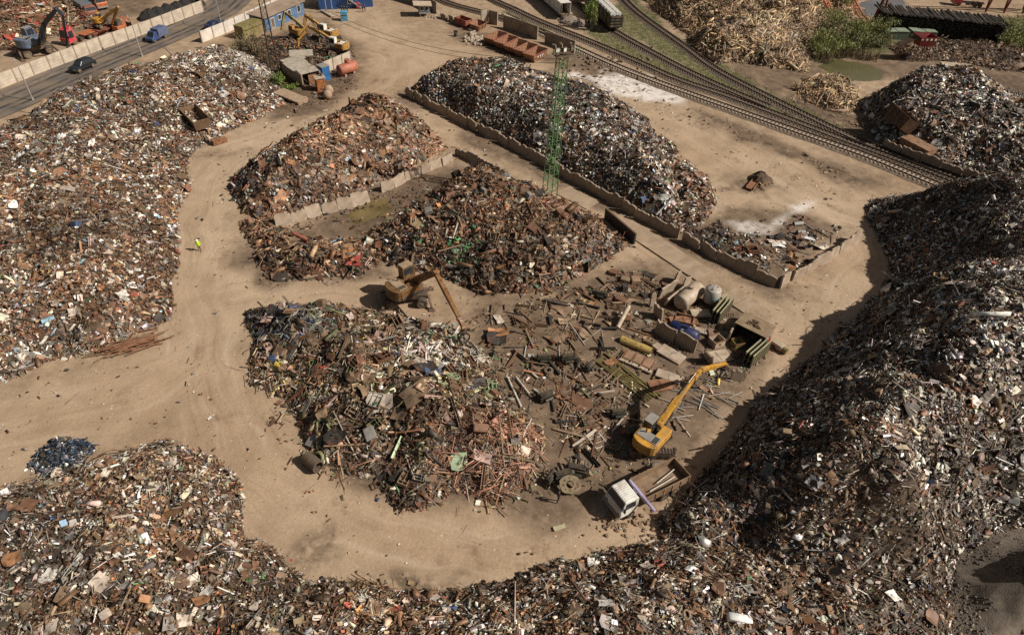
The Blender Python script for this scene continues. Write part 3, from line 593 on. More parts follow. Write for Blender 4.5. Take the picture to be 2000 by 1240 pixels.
for bi, pl in enumerate(BITS):
    xs = [a[0] for a in pl]; ys = [a[1] for a in pl]; n = int((max(xs) - min(xs)) * (max(ys) - min(ys)) * [4.5, 4.0, 3.0, 3.5, 1.6, 2.0, 1.2, .55][bi]); x = nr.uniform(min(xs), max(xs), n); y = nr.uniform(min(ys), max(ys), n)
    ok = (sdist(x, y, pl) + (fbm(x, y, .2, 3, 2) - .5) * 5 > 0) & (nr.random(n) < sm(fbm(x, y, .35, 4, 6), .3, .62)) & (HZ(x, y) < .05); x, y = x[ok], y[ok]; n = len(x)
    size = np.clip((.22 if bi < 7 else .15) * np.exp(nr.normal(0, .55, n)), .07, .8); scatter(bt, ['near', 'lane', 'mixed', 'mixed', 'brush', 'timber', 'corner', 'left'][bi], x, y, np.full(n, .09) + size * .1, np.tile([[0., 0., 1.]], (n, 1)), size, .12)
tag(bt.build('small_litter'), 'fine scrap litter strewn over the dark soil of the yard', 'litter', kind='stuff')
def smooth_mound(key, name, label, cat, col):
    hp = HEAPS[key]; H = hp['H']; x, y = hp['X'], hp['Y']
    Z_ = H + ((fbm(x, y, .45, 4, 2) - .5) * 1.1 - 9 * np.abs(fbm(x, y, .09, 3, 6) - .5) - 4.5 * np.abs(fbm(x, y, .22, 3, 3) - .5) + 1.6) * np.clip(H / 4, 0, 1)
    Z_[H < 0] = -.5; me_ = grid_mesh(name, x, y, Z_); me_.materials.append(col); me_.polygons.foreach_set('use_smooth', np.ones(len(me_.polygons), bool))
    o = bpy.data.objects.new(name, me_); C.objects.link(o); tag(o, label, cat, kind='structure')
bt = Batch(); hp = HEAPS['grey']; n = 36000; x = nr.uniform(hp['X'].min(), hp['X'].max(), n); y = nr.uniform(hp['Y'].min(), hp['Y'].max(), n); z = samp(hp, hp['H'], x, y); z = z + ((fbm(x, y, .45, 4, 2) - .5) * 1.1 - 9 * np.abs(fbm(x, y, .09, 3, 6) - .5) - 4.5 * np.abs(fbm(x, y, .22, 3, 3) - .5) + 1.6) * np.clip(z / 4, 0, 1)
ok = in_view(x, y, z) & (samp(hp, hp['d'], x, y) > 0) & (nr.random(n) < sm(fbm(x, y, .3, 3, 4), .35, .65)); x, y, z = x[ok], y[ok], z[ok]; n = len(x)
PAL['stone'] = pal((40, (.13, .105, .08), 0), (30, (.08, .062, .05), 0), (14, (.26, .21, .16), 0)); MIX['stone'] = dict(lump=1)
scatter(bt, 'stone', x, y, z, np.tile([[0., 0., 1.]], (n, 1)), np.clip(.11 * np.exp(nr.normal(0, .55, n)), .05, .6), .3); tag(bt.build('loose_stones'), 'loose stones strewn over the dark gravel mound in the corner', 'stones', kind='stuff')
smooth_mound('grey', 'gravel_mound', 'smooth dark grey brown gravel mound in the bottom right corner', 'gravel mound', mat('dark_gravel', (.15, .118, .09), .95, var=.3, sc=2.2, bump=1.0))
# ------------------------------------------------------------------ walls of concrete slabs
ORD = ['first', 'second', 'third', 'fourth', 'fifth', 'sixth', 'seventh', 'eighth', 'ninth', 'tenth', 'eleventh', 'twelfth', 'thirteenth', 'fourteenth', 'fifteenth', 'sixteenth', 'seventeenth', 'eighteenth', 'nineteenth', 'twentieth', 'twenty-first', 'twenty-second', 'twenty-third', 'twenty-fourth', 'twenty-fifth', 'twenty-sixth', 'twenty-seventh', 'twenty-eighth', 'twenty-ninth', 'thirtieth']
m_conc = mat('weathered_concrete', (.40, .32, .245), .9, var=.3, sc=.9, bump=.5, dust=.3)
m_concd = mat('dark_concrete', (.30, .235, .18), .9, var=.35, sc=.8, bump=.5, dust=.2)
m_fence = mat('fence_concrete', (.50, .42, .33), .9, var=.2, sc=.8, bump=.3)
def slab_mesh(W, H, t, seed, rough=.25):
    q = random.Random(seed); n = 7; top = []
    for i in range(n): x = -W / 2 + W * i / (n - 1); top.append((x, H * (1 - rough * q.random() * (1.0 if i in (0, n - 1) else .55))))
    pl = [(-W / 2 + q.uniform(0, .08), -.3)] + [(W / 2 - q.uniform(0, .08), -.3)] + top[::-1]
    mb = MB(); k = len(pl); mb.add([(x, -t / 2, z) for x, z in pl] + [(x, t / 2, z) for x, z in pl], [tuple(range(k)), tuple(range(2 * k - 1, k - 1, -1))] + [(i, i + k, (i + 1) % k + k, (i + 1) % k) for i in range(k)])
    return mb
_slabs = {}
def slab_wall(line, W, H, t, where, group, m, lean=0.0, jit=.085, rough=.36, gap=0.03, adj='slab'):
    L = [Vector((*q, 0)) for q in pts(*line)]; segs = []
    tot = sum((b - a).length for a, b in zip(L[:-1], L[1:])); n = max(1, round(tot / W)); w_ = tot / n
    key = (round(w_, 2), H, t, m.name); protos = _slabs.setdefault(key, [slab_mesh(w_ - gap, H, t, 40 + i + len(_slabs), rough).build('concrete_slab', m, bevel=.04) for i in range(4)])
    for k in range(n):
        s_ = (k + .5) * w_
        for a, b in zip(L[:-1], L[1:]):
            if s_ <= (b - a).length + 1e-6: break
            s_ -= (b - a).length
        d = (b - a).normalized(); p = a + d * s_; pr = protos[k % 4]
        o = pr if not pr.get('used') else pr.copy()
        if pr.get('used'): C.objects.link(o); del o['used']
        else: pr['used'] = 1
        o.matrix_world = frame((p.x, p.y, -.05), math.atan2(d.y, d.x) + rnd.gauss(0, jit), 0, lean + rnd.gauss(0, jit))
        o.scale = (1, rnd.uniform(.85, 1.15), rnd.uniform(.82, 1.06))
        tag(o, f'{ORD[k]} {adj} {where}' if n > 1 else f'concrete {adj} {where}', 'concrete slab', group, 'thing')
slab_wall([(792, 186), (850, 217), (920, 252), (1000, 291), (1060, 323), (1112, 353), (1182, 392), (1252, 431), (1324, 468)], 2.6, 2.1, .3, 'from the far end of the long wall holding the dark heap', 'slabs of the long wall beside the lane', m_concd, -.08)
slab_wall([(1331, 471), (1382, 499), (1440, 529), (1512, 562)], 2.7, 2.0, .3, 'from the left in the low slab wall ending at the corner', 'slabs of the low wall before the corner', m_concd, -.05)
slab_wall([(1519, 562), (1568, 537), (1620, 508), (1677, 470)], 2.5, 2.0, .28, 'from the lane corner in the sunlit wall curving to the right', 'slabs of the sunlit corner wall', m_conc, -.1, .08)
slab_wall([(886, 314), (830, 338), (745, 377)], 2.4, 1.7, .28, 'from the right in the buried wall before the rusty plate heap', 'slabs of the buried wall', m_conc, .22, .1, .4)
slab_wall([(722, 392), (690, 404)], 2.4, 1.9, .28, 'leaning below the rusty plate heap above the puddle', 'slabs leaning above the puddle', m_conc, .3, .1, .4)
slab_wall([(690, 404), (610, 424), (540, 446)], 2.5, 1.9, .28, 'from the puddle end leaning at the foot of the rusty plate heap', 'slabs leaning at the foot of the rusty heap', m_conc, .4, .14, .5)
slab_wall([(890, 302), (940, 326), (1000, 356)], 2.5, 1.7, .3, 'from the far end of the short wall behind the brown offcut heap', 'slabs of the short wall', m_concd, -.05)
slab_wall([(1000, 358), (1040, 372), (1075, 388)], 2.2, 1.2, .3, 'from the left poking out behind the brown offcut heap', 'slabs poking out of the heap', m_concd, .2, .2, .5)
slab_wall([(1720, 290), (1800, 322), (1900, 356), (2010, 388)], 3.2, 2.2, .3, 'from the left in the dark wall beyond the railway', 'slabs of the wall beyond the railway', m_concd, 0, .04)
# slabs round the tanks
slab_wall([(1277, 612), (1293, 628)], 2.4, 2.2, .25, 'standing edge-on left of the two tanks', 'slabs round the tanks', m_conc, .1)
slab_wall([(1268, 600), (1278, 597)], 2.0, 2.4, .25, 'with a rounded top beside the scrap scatter', 'slabs round the tanks', m_conc, .05)
slab_wall([(1285, 583), (1318, 561)], 2.6, 2.3, .25, 'in the pale leaning row left of the tanks', 'pale slabs left of the tanks', m_conc, .25)
slab_wall([(1313, 556), (1326, 545)], 2.0, 2.4, .2, 'standing tallest at the far end of the leaning row', 'slabs round the tanks', m_conc, .1)
slab_wall([(1296, 598), (1330, 571)], 2.8, 1.9, .25, 'thin and shaded directly left of the horizontal tank', 'slabs round the tanks', m_conc, .2)
slab_wall([(1333, 568), (1345, 556)], 1.8, 2.0, .2, 'standing behind the horizontal tank', 'slabs round the tanks', m_conc, .1)
slab_wall([(1278, 650), (1305, 665), (1335, 678), (1356, 690)], 2.7, 2.2, .25, 'from the left in the short wall in front of the blue tank', 'slabs in front of the blue tank', m_concd, -.1)
slab_wall([(1375, 700), (1395, 712)], 2.2, 2.0, .22, 'leaning alone behind the tip of the yellow boom', 'slabs near the yellow boom', m_concd, .3)
slab_wall([(1424, 742), (1455, 745)], 2.4, 2.0, .22, 'standing upright right of the yellow boom and grapple', 'slabs near the yellow boom', m_concd, 0)
slab_wall([(1420, 668), (1432, 645), (1446, 622)], 2.2, 2.0, .22, 'from the near end standing left of the open steel shed', 'slabs left of the steel shed', m_conc, .2)

def fence(name, line, W, H, label, m, post=.22, t=.14, cat='fence', relief=True):
    L = [Vector((*q, 0)) for q in pts(*line)]; root = thing(name, label, cat, L[0])
    for a, b in zip(L[:-1], L[1:]):
        n = max(1, round((b - a).length / W)); d = (b - a) / n; h = math.atan2(d.y, d.x)
        for k in range(n):
            c = a + d * (k + .5); mb = MB(frame((c.x, c.y, 0), h)); mb.box((0, 0, H / 2), (d.length - post + .004, t, H))
            if relief:
                for z in (.3, .5, .7): mb.box((0, -t / 2 - .01, H * z), (d.length - post - .3, .04, H * .14))
                for z in (.3, .5, .7): mb.box((0, t / 2 + .01, H * z), (d.length - post - .3, .04, H * .14))
            mb.build('panel', m, root)
            p = a + d * k; MB(frame((p.x, p.y, 0), h)).box((0, 0, H / 2 + .03), (post, post + .06, H + .06)).build('post', m_concd, root)
    p = L[-1]; MB(frame(p, h)).box((0, 0, H / 2 + .03), (post, post + .06, H + .06)).build('post', m_concd, root)
    return root
fence('concrete_fence', [(-120, 222), (0, 175), (100, 136), (200, 98), (300, 62), (398, 24)], 3.4, 2.6, 'long tan fence of square concrete panels along the far side of the road', m_fence)
fence('concrete_fence', [(398, 24), (388, 2), (378, -24)], 3.4, 2.6, 'short return of the tan panel fence at its far end by the road', m_fence)
fence('concrete_fence', [(395, 84), (440, 66), (500, 38), (560, 10), (620, -25)], 3.2, 2.4, 'whitish concrete fence between the road and the blue hut', mat('white_fence', (.60, .54, .47), .9, var=.2, sc=.6))
fence('concrete_fence', [(760, -4), (800, 7), (832, 17)], 3.2, 2.6, 'low grey concrete wall running up behind the small guard kiosk', m_concd, relief=False)
fence('concrete_fence', [(832, 17), (853, 28)], 3.2, 2.8, 'short brown concrete wall standing right beside the guard kiosk', m_concd, relief=False)
fence('concrete_fence', [(940, 47), (953, 46)], 3.0, 3.0, 'single pale upright concrete panel behind the red skips', m_fence, relief=False)
fence('concrete_fence', [(956, 46), (971, 50)], 3.0, 3.0, 'dark concrete panel with notched top behind the red skips', m_concd, relief=False)
fence('concrete_fence', [(984, 55), (1015, 65), (1049, 78)], 3.2, 2.9, 'grey concrete fence behind the row of rusty skips', m_concd, relief=False)
fence('concrete_fence', [(1065, 84), (1080, 88)], 3.0, 2.4, 'broken stub of concrete fence left of the railway gap', m_concd, relief=False)
fence('concrete_fence', [(1080, 89), (1121, 104)], 3.0, 2.6, 'concrete fence ending beside the front railway track', m_concd, relief=False)
fence('guard_rail', [(-100, 236), (0, 193), (100, 151), (200, 111), (300, 72), (396, 31)], 6.0, .55, 'low dark guard rail between the verge and the road', mat('guard_rail_steel', (.16, .13, .11), .7), .12, .05, 'guard rail', False)
def light_pole(base, h, label):
    b = G(*base); r = thing('light_pole', label, 'light pole', b, 'poles along the road')
    MB(frame(b)).cyl((0, 0, -.2), (0, 0, h), .13, .07, 8).build('pole', m_pole, r); MB(frame(b)).cyl((0, 0, -.1), (0, 0, .5), .22, .2, 8).build('base', m_pole, r)
    MB(frame(b)).bar((0, 0, h), (-.9, 1.0, h + .35), .07).build('arm', m_pole, r); MB(frame(b)).box((-1.1, 1.25, h + .38), (.3, .7, .14), .73).build('lamp_head', m_pole, r)
m_pole = mat('galvanised_pole', (.42, .40, .37), .5, .3)
light_pole((65, 197), 6.6, 'thin grey light pole nearest the left edge by the road')
light_pole((278, 111), 7.2, 'thin grey light pole beside the road across from the blue van')
light_pole((435, 58), 8.0, 'thin grey light pole near the far dark sedan on the road')

# ------------------------------------------------------------------ railway
m_rail = mat('rail_steel', (.055, .04, .032), .5, .4); m_slp = mat('concrete_sleeper', (.42, .33, .25), .9, var=.25); m_slpd = mat('dark_sleeper', (.12, .085, .06), .9, var=.3); m_bal = mat('ballast', (.19, .14, .10), .95, var=.5, sc=2.5, bump=.8)
def track(line, label, ms, bed=True):
    L = dense(pts(*line), 1.2); root = thing('railway_track', label, 'railway track', (*L[0], 0))
    V = [Vector((*q, 0)) for q in L]
    def offs(o, z): 
        out = []
        for i, p in enumerate(V):
            t = (V[min(i + 1, len(V) - 1)] - V[max(i - 1, 0)]).normalized(); out.append(p + Vector((-t.y * o, t.x * o, z)))
        return out
    if bed:
        a, b, c, d = offs(-1.9, .02), offs(-1.35, .24), offs(1.35, .24), offs(1.9, .02); mb = MB(); n = len(a)
        for p, q in ((a, b), (b, c), (c, d)): mb.add(p + q, [(i, i + 1, n + i + 1, n + i) for i in range(n - 1)])
        mb.build('ballast_bed', m_bal, root)
    for o in (-.76, .76):
        p = offs(o, .47); mb = MB()
        for i in range(len(p) - 1): mb.bar(p[i], p[i + 1] + (p[i + 1] - p[i]) * .02, .16, .19)
        mb.build('rail', m_rail, root)
    s_ = 0; nxt = 0; spots = []
    for a, b in zip(V[:-1], V[1:]):
        l_ = (b - a).length
        while nxt <= s_ + l_:
            spots.append((a + (b - a) * ((nxt - s_) / l_), math.atan2(b.y - a.y, b.x - a.x))); nxt += .75
        s_ += l_
    spots = [q for q in spots if -60 < P(q[0])[0] < 2060 and -60 < P(q[0])[1] < 620]
    spots.sort(key=lambda q: q[0].y)
    pr = MB().box((0, 0, 0), (.27, 2.6, .18)).build('sleeper', ms); me_ = pr.data; rest = MB()
    for i, (p, h) in enumerate(spots):
        if i >= 100: rest.M = frame((p.x, p.y, .29), h); rest.box((0, 0, 0), (.27, 2.6, .18)); continue
        o = pr if i == 0 else pr.copy()
        if i: C.objects.link(o)
        o.parent = root; o.location = p - V[0] + Vector((0, 0, .29)); o.rotation_euler = (0, 0, h + rnd.gauss(0, .02))
    if rest.v: rest.M = Matrix.Identity(4); tag(rest.build('sleepers', ms, root), kind='stuff')
track([(985, 31), (1060, 66), (1122, 95), (1250, 151), (1500, 241), (1690, 308), (1800, 353), (1900, 393)], 'nearest railway track with pale concrete sleepers beside the dirt yard', m_slp)
track([(1000, 19), (1060, 47), (1150, 83), (1250, 126), (1325, 159), (1425, 193), (1500, 221), (1612, 264), (1730, 308), (1850, 353), (1960, 398)], 'second railway track with dark sleepers running behind the nearest one', m_slpd)
track([(1120, 5), (1160, 37), (1210, 70), (1300, 120), (1375, 158), (1440, 187), (1500, 212)], 'railway siding where the loaded wagon stands', m_slpd)
track([(1195, -25), (1217, 0), (1251, 32), (1338, 95), (1400, 140), (1500, 193), (1575, 230), (1660, 271), (1752, 308), (1875, 354), (2000, 398)], 'farthest railway track past the timber heap', m_slpd)
track([(830, -14), (880, 10), (960, 32), (1040, 58), (1100, 80)], 'dusty railway track sunk in dirt behind the kiosk and skips', m_slpd, False)
track([(940, -10), (975, 8), (1005, 21)], 'short dusty railway track in the dirt at the top', m_slpd, False)
# ------------------------------------------------------------------ machines and vehicles
m_tyre = mat('tyre_rubber', (.035, .03, .027), .9, dust=.45); m_hub = mat('wheel_hub', (.20, .16, .11), .7, rust=.3)
m_glass = mat('dark_glass', (.03, .035, .04), .12); m_black = mat('black_steel', (.04, .035, .03), .6, .2, dust=.15); m_grime = mat('grimy_steel', (.12, .09, .065), .7, .2, rust=.3, dust=.3)
m_yel = mat('yellow_paint', (.60, .30, .035), .45, var=.2, rust=.14, dust=.28); m_yel2 = mat('dull_yellow_paint', (.44, .23, .045), .5, var=.25, rust=.25, dust=.25); m_bluep = mat('blue_paint', (.085, .15, .24), .5, var=.25, rust=.2, dust=.2)
m_ochre = mat('ochre_dusty_paint', (.155, .08, .026), .55, rust=.35, dust=.02)
m_white = mat('white_paint', (.74, .72, .66), .4, var=.08, dust=.1); m_red = mat('red_paint', (.55, .05, .07), .4, var=.12, dust=.1); m_or = mat('orange_paint', (.50, .14, .05), .5, var=.2, rust=.2, dust=.12)
m_rusty = mat('rusty_steel', (.26, .125, .065), .8, .1, var=.35, rust=.2, bump=.3); m_rustd = mat('dark_rusty_steel', (.13, .075, .045), .8, .1, var=.4, rust=.2, bump=.3); m_skip = mat('rust_orange_paint', (.27, .135, .075), .75, var=.3, rust=.35); m_skipr = mat('faded_red_paint', (.28, .085, .055), .7, var=.3, rust=.3)
m_grey = mat('grey_paint', (.27, .26, .24), .5, var=.15, dust=.1); m_chrome = mat('bright_steel', (.35, .33, .31), .5, .7); m_navy = mat('navy_paint', (.03, .045, .10), .35, var=.1); m_dkcar = mat('black_car_paint', (.02, .023, .027), .25, var=.05); m_olive = mat('olive_paint', (.20, .175, .06), .65, var=.3, rust=.25, dust=.2)
m_greyblue = mat('grey_blue_paint', (.12, .15, .17), .5, var=.2, rust=.15, dust=.1)

def wheel(parent, M, p, r, wdt, name='wheel'):
    """wheel with axle along local y at p"""
    a = Vector(p); k = MB(M).lathe(a - Vector((0, wdt / 2, 0)), [(r * .55, 0), (r * .9, 0), (r, wdt * .2), (r, wdt * .8), (r * .9, wdt), (r * .55, wdt)], (0, 1, 0), 18).build(name, m_tyre, parent)
    MB(M).cyl(a - Vector((0, wdt * .42, 0)), a + Vector((0, wdt * .42, 0)), r * .56, n=14).cyl(a - Vector((0, wdt * .52, 0)), a + Vector((0, wdt * .52, 0)), r * .2, n=8).build('hub', m_hub, k)
    return k
def arm(root, name, p, q, w, h0, h1, m, hm=None):
    """tapered box arm between two points, belly in the middle"""
    p, q = Vector(p), Vector(q); mb = MB(); c = p.lerp(q, .45); up = Vector((0, 0, 1)); hm = hm or max(h0, h1) * 1.25
    mb.bar(p, c, w, h0, w, hm); mb.bar(c + (q - p) * .0005, q, w, hm, w * .85, h1)
    side = up.cross(q - p).normalized()
    for e, r in ((p, h0 * .62), (q, h1 * .62)): mb.cyl(e - side * w * .62, e + side * w * .62, r, n=10)
    return mb.build(name, m, root, bevel=.03)
def ram(root, p, q, r=.09, f=.55):
    p, q = Vector(p), Vector(q); c = p.lerp(q, f); k = MB().cyl(p, c, r, n=8).build('hydraulic_cylinder', m_black, root); MB().cyl(c, q, r * .55, n=8).build('rod', m_chrome, k)
def grapple(root, p, s=1.0, n=5, m=None):
    p = Vector(p); g = MB().cyl(p, p - Vector((0, 0, .5 * s)), .16 * s, n=10).cyl(p - Vector((0, 0, .45 * s)), p - Vector((0, 0, .85 * s)), .36 * s, .28 * s, 12).build('grapple', m or m_black, root)
    for k in range(n):
        a = 2 * math.pi * k / n + .3; d = Vector((math.cos(a), math.sin(a), 0)); o = p - Vector((0, 0, .75 * s))
        P3 = [o + d * .28 * s, o + d * .62 * s - Vector((0, 0, .35 * s)), o + d * .58 * s - Vector((0, 0, .85 * s)), o + d * .22 * s - Vector((0, 0, 1.25 * s))]; mb = MB()
        for i in range(3): mb.bar(P3[i], P3[i + 1], (.26 - .05 * i) * s, .12 * s, (.21 - .06 * i) * s, .10 * s)
        mb.build('tine', m or m_black, g)
def cabin(root, M, c, d, m, roofm=None):
    """operator cab: frame box, glass panes, roof"""
    x, y, z = d; k = MB(M).side([(c[0] - x / 2, c[2], y / 2), (c[0] + x / 2, c[2], y / 2), (c[0] + x / 2 + .05, c[2] + z * .4, y / 2), (c[0] + x * .38, c[2] + z, y / 2 * .92), (c[0] - x / 2, c[2] + z, y / 2 * .92)])
    k.v = [v + (M.to_3x3() @ Vector((0, c[1], 0))) for v in k.v]; k = k.build('cab', m, root, bevel=.05)
    g = MB(M)
    for sy in (-1, 1):
        g.box((c[0] - x * .17, c[1] + sy * (y / 2 + .0), c[2] + z * .62), (x * .42, .05, z * .5)); g.box((c[0] + x * .22, c[1] + sy * (y / 2 + .0), c[2] + z * .58), (x * .26, .05, z * .55))
    g.build('side_window', m_glass, k); MB(M).box((c[0] + x * .47, c[1], c[2] + z * .66), (.06, y * .82, z * .5), 0, -.2).build('windscreen', m_glass, k)
    MB(M).box((c[0] - x * .06, c[1], c[2] + z + .04), (x * .86, y * .96, .09)).build('roof', roofm or m, k, bevel=.03)
    return k
def excavator(name, label, cat, loc, body_h, under_h, main, arms, wheeled=True, size=1.0, cabm=None, deckm=None, cab_z=0.0, armm=None, stabil=True, grap=True, tracks_tilt=0, cab_side=1):
    """arms: [boom foot, elbow, (knee), stick tip] as points of the place"""
    z0 = loc[2] if len(loc) > 2 else 0.0; loc = Vector((loc[0], loc[1], z0)); root = thing(name, label, cat, loc); U = frame(loc, under_h); B = frame(loc, body_h); s = size
    if wheeled:
        MB(U).box((0, 0, 1.0 * s), (4.6 * s, 1.3 * s, .5 * s)).box((1.6 * s, 0, .7 * s), (.4 * s, 2.3 * s, .3 * s)).box((-1.6 * s, 0, .7 * s), (.4 * s, 2.3 * s, .3 * s)).box((0, 0, 1.3 * s), (1.8 * s, 1.8 * s, .25 * s)).build('undercarriage', m_grime, root, bevel=.03)
        for x in (-1.6, 1.6):
            for y in (-1.15, 1.15): wheel(root, U, (x * s, y * s, .62 * s), .62 * s, .6 * s)
        if stabil:
            for x in (-2.6, 2.6):
                for y in (-1, 1):
                    k = MB(U).bar((x * s * .9, y * .5 * s, 1.0 * s), (x * s, y * 1.75 * s, .35 * s), .22 * s, .3 * s).box((x * s, y * 1.8 * s, .1), (.6 * s, .5 * s, .12)).build('outrigger', m_grime, root)
        zt = 1.45 * s
    else:
        MB(U).box((0, 0, .75 * s), (2.4 * s, 1.6 * s, .5 * s)).build('undercarriage', m_grime, root)
        for y in (-1.25, 1.25):
            prof = []
            for i in range(24):
                a = 2 * math.pi * i / 24; prof.append((math.copysign(1.75, math.cos(a)) * s + .5 * s * math.cos(a), (.5 + .5 * math.sin(a)) * s, .32 * s))
            t_ = MB(U @ Matrix.Translation((0, y * s, 0))).side(prof); t_ = t_.build('crawler_track', m_grime, root)
            g = MB(U)
            for i in range(15): g.box((-2.1 * s + i * .3 * s, y * s, 1.02 * s), (.14 * s, .66 * s, .06)); 
            g.build('track_shoes', m_black, t_)
            for i in range(5): MB(U).cyl(((-1.6 + .8 * i) * s, (y - .36) * s, .42 * s), ((-1.6 + .8 * i) * s, (y + .36) * s, .42 * s), .24 * s, n=10).build('roller', m_black, t_)
        zt = 1.1 * s
    MB(B).cyl((0, 0, zt - .15), (0, 0, zt + .05), .75 * s, n=18).build('slew_ring', m_black, root)
    zb = zt + .05
    # body: counterweight at the back (-x), deck, engine hood
    MB(B).side([(1.35 * s, zb, 1.3 * s), (1.35 * s, zb + .35 * s, 1.3 * s), (-1.4 * s, zb + .35 * s, 1.3 * s), (-1.4 * s, zb, 1.3 * s)]).build('deck', m_black, root)
    cw = MB(B); pl = []
    for i in range(9): a = math.pi / 2 + math.pi * i / 8; pl.append((-1.55 * s + .75 * s * math.cos(a), 1.32 * s * math.sin(a)))
    cw.slab(pl, zb + .1 * s, zb + 1.35 * s); cw.build('counterweight', main, root, bevel=.08)
    for y in (-.82, .82):
        if y * cab_side > 0: x0, x1 = -1.5, .1
        else: x0, x1 = -1.5, 1.3
        MB(B).box(((x0 + x1) / 2 * s, y * s, zb + .8 * s), ((x1 - x0) * s, .95 * s, .95 * s)).build('side_panel', main, root, bevel=.06)
    eh = MB(B).box((-1.0 * s, 0, zb + .85 * s), (1.2 * s, .7 * s, .9 * s)).build('engine_hood', deckm or main, root, bevel=.05)
    g = MB(B).box((-1.0 * s, .0, zb + 1.34 * s), (1.0 * s, 2.2 * s, .06))
    g.build('deck_plate', deckm or m_grey, eh); g = MB(B)
    for i in range(4): g.box((-1.35 * s + .22 * i * s, -.75 * s, zb + 1.38 * s), (.16 * s, .5 * s, .03))
    g.build('grille', m_black, eh); MB(B).cyl((-.7 * s, .5 * s, zb + 1.3 * s), (-.7 * s, .5 * s, zb + 1.85 * s), .08 * s, n=8).build('exhaust', m_black, eh)
    if cab_z: MB(B).box((.9 * s, .85 * s * cab_side, zb + .35 * s + cab_z / 2), (1.2 * s, .9 * s, cab_z)).build('cab_riser', main, root)
    cabin(root, B, (.75 * s, .82 * s * cab_side, zb + .3 * s + cab_z), (1.55 * s, .98 * s, 1.6 * s), cabm or main, deckm)
    am = armm or main; nm = ['boom', 'stick', 'stick_extension']
    for i in range(len(arms) - 1):
        a, b = arms[i], arms[i + 1]; arm(root, nm[min(i, 2)], a, b, (.55 - .1 * i) * s, (.62 - .1 * i) * s, (.5 - .12 * i) * s, am)
    a, b, c = Vector(arms[0]), Vector(arms[1]), Vector(arms[2]); f = (b - a); f.z = 0; f.normalize(); sd = Vector((-f.y, f.x, 0)) * .42 * s
    for k in (-1, 1): ram(root, a + f * .5 - Vector((0, 0, .35)) + sd * k, a.lerp(b, .5) + sd * k, .1 * s)
    ram(root, a.lerp(b, .55) + Vector((0, 0, .55 * s)), b.lerp(c, -.02 + .1) + Vector((0, 0, .42 * s)), .09 * s)
    if grap: grapple(root, arms[-1], s)
    return root
def Gv(px, py, z): return tuple(G(px, py, z))

excavator('material_handler', 'wheeled ochre material handler reaching its long stick over the foreground heap', 'material handler', G(796, 588), hd((808, 577), (850, 556)), hd((790, 597), (830, 595)), m_ochre,
          [Gv(806, 548, 2.9), Gv(851, 533, 5.4), Gv(897, 622, 4.0), Gv(905, 640, 3.2)], True, 1.12, m_ochre, mat('dusty_brown_roof', (.34, .25, .16), .8, dust=.4), .9, mat('ochre_arm', (.24, .115, .038), .5, rust=.25, dust=.05), True, True, 0, 1)
excavator('tracked_excavator', 'bright yellow tracked excavator swinging its boom over a spread of steel pipes', 'excavator', G(1270, 872), hd((1262, 870), (1325, 800)), hd((1240, 878), (1310, 882)), m_yel,
          [Gv(1288, 828, 2.2), Gv(1356, 735, 4.6), Gv(1372, 722, 5.0), Gv(1417, 710, 4.0)], False, 1.0, mat('dark_cab_paint', (.085, .08, .07), .4, var=.2), m_grey, 0.0, m_yel, False, True, 0, 1)
excavator('material_handler', 'blue wheeled handler with tall dark boom behind the tan panel fence', 'material handler', G(72, 106), hd((70, 105), (100, 92)), hd((50, 110), (100, 98)), m_bluep,
          [Gv(80, 80, 3.0), Gv(86, 48, 6.8), Gv(110, 18, 10.2), Gv(122, 28, 9.2), Gv(131, 88, 1.9)], True, 1.3, mat('faded_blue_paint', (.085, .14, .22), .5, rust=.2, dust=.15), m_grey, .5, mat('dark_blue_arm', (.035, .05, .075), .5, rust=.1), True, True, 0, 1)
excavator('wheeled_excavator', 'parked yellow wheeled excavator with white cab nearer to the orange tank', 'excavator', G(664, 108), hd((664, 105), (640, 100)), hd((650, 108), (680, 104)), m_yel2,
          [Gv(650, 80, 2.6), Gv(604, 52, 5.0), Gv(583, 78, 2.6), Gv(582, 90, 1.5)], True, 1.0, m_white, m_white, .4, m_yel2, True, False, 0, 1)
excavator('wheeled_excavator', 'parked yellow wheeled excavator with white cab farther from the orange tank', 'excavator', G(645, 82), hd((645, 80), (620, 72)), hd((630, 82), (662, 78)), m_yel2,
          [Gv(632, 57, 2.6), Gv(597, 30, 5.2), Gv(594, 55, 2.6), Gv(592, 63, 1.6)], True, 1.0, m_white, m_white, .4, m_yel2, True, False, 0, 1)
excavator('wheeled_excavator', 'stripped old excavator with dull olive arm beside the blue hut', 'excavator', G(583, 78), hd((583, 78), (562, 70)), hd((572, 78), (600, 76)), m_yel2,
          [Gv(590, 52, 3.0), Gv(556, 24, 5.5), Gv(550, 58, 2.2)], True, .9, m_yel2, m_yel2, 0, mat('olive_arm_paint', (.26, .22, .10), .6, rust=.25), False, False, 0, 1)

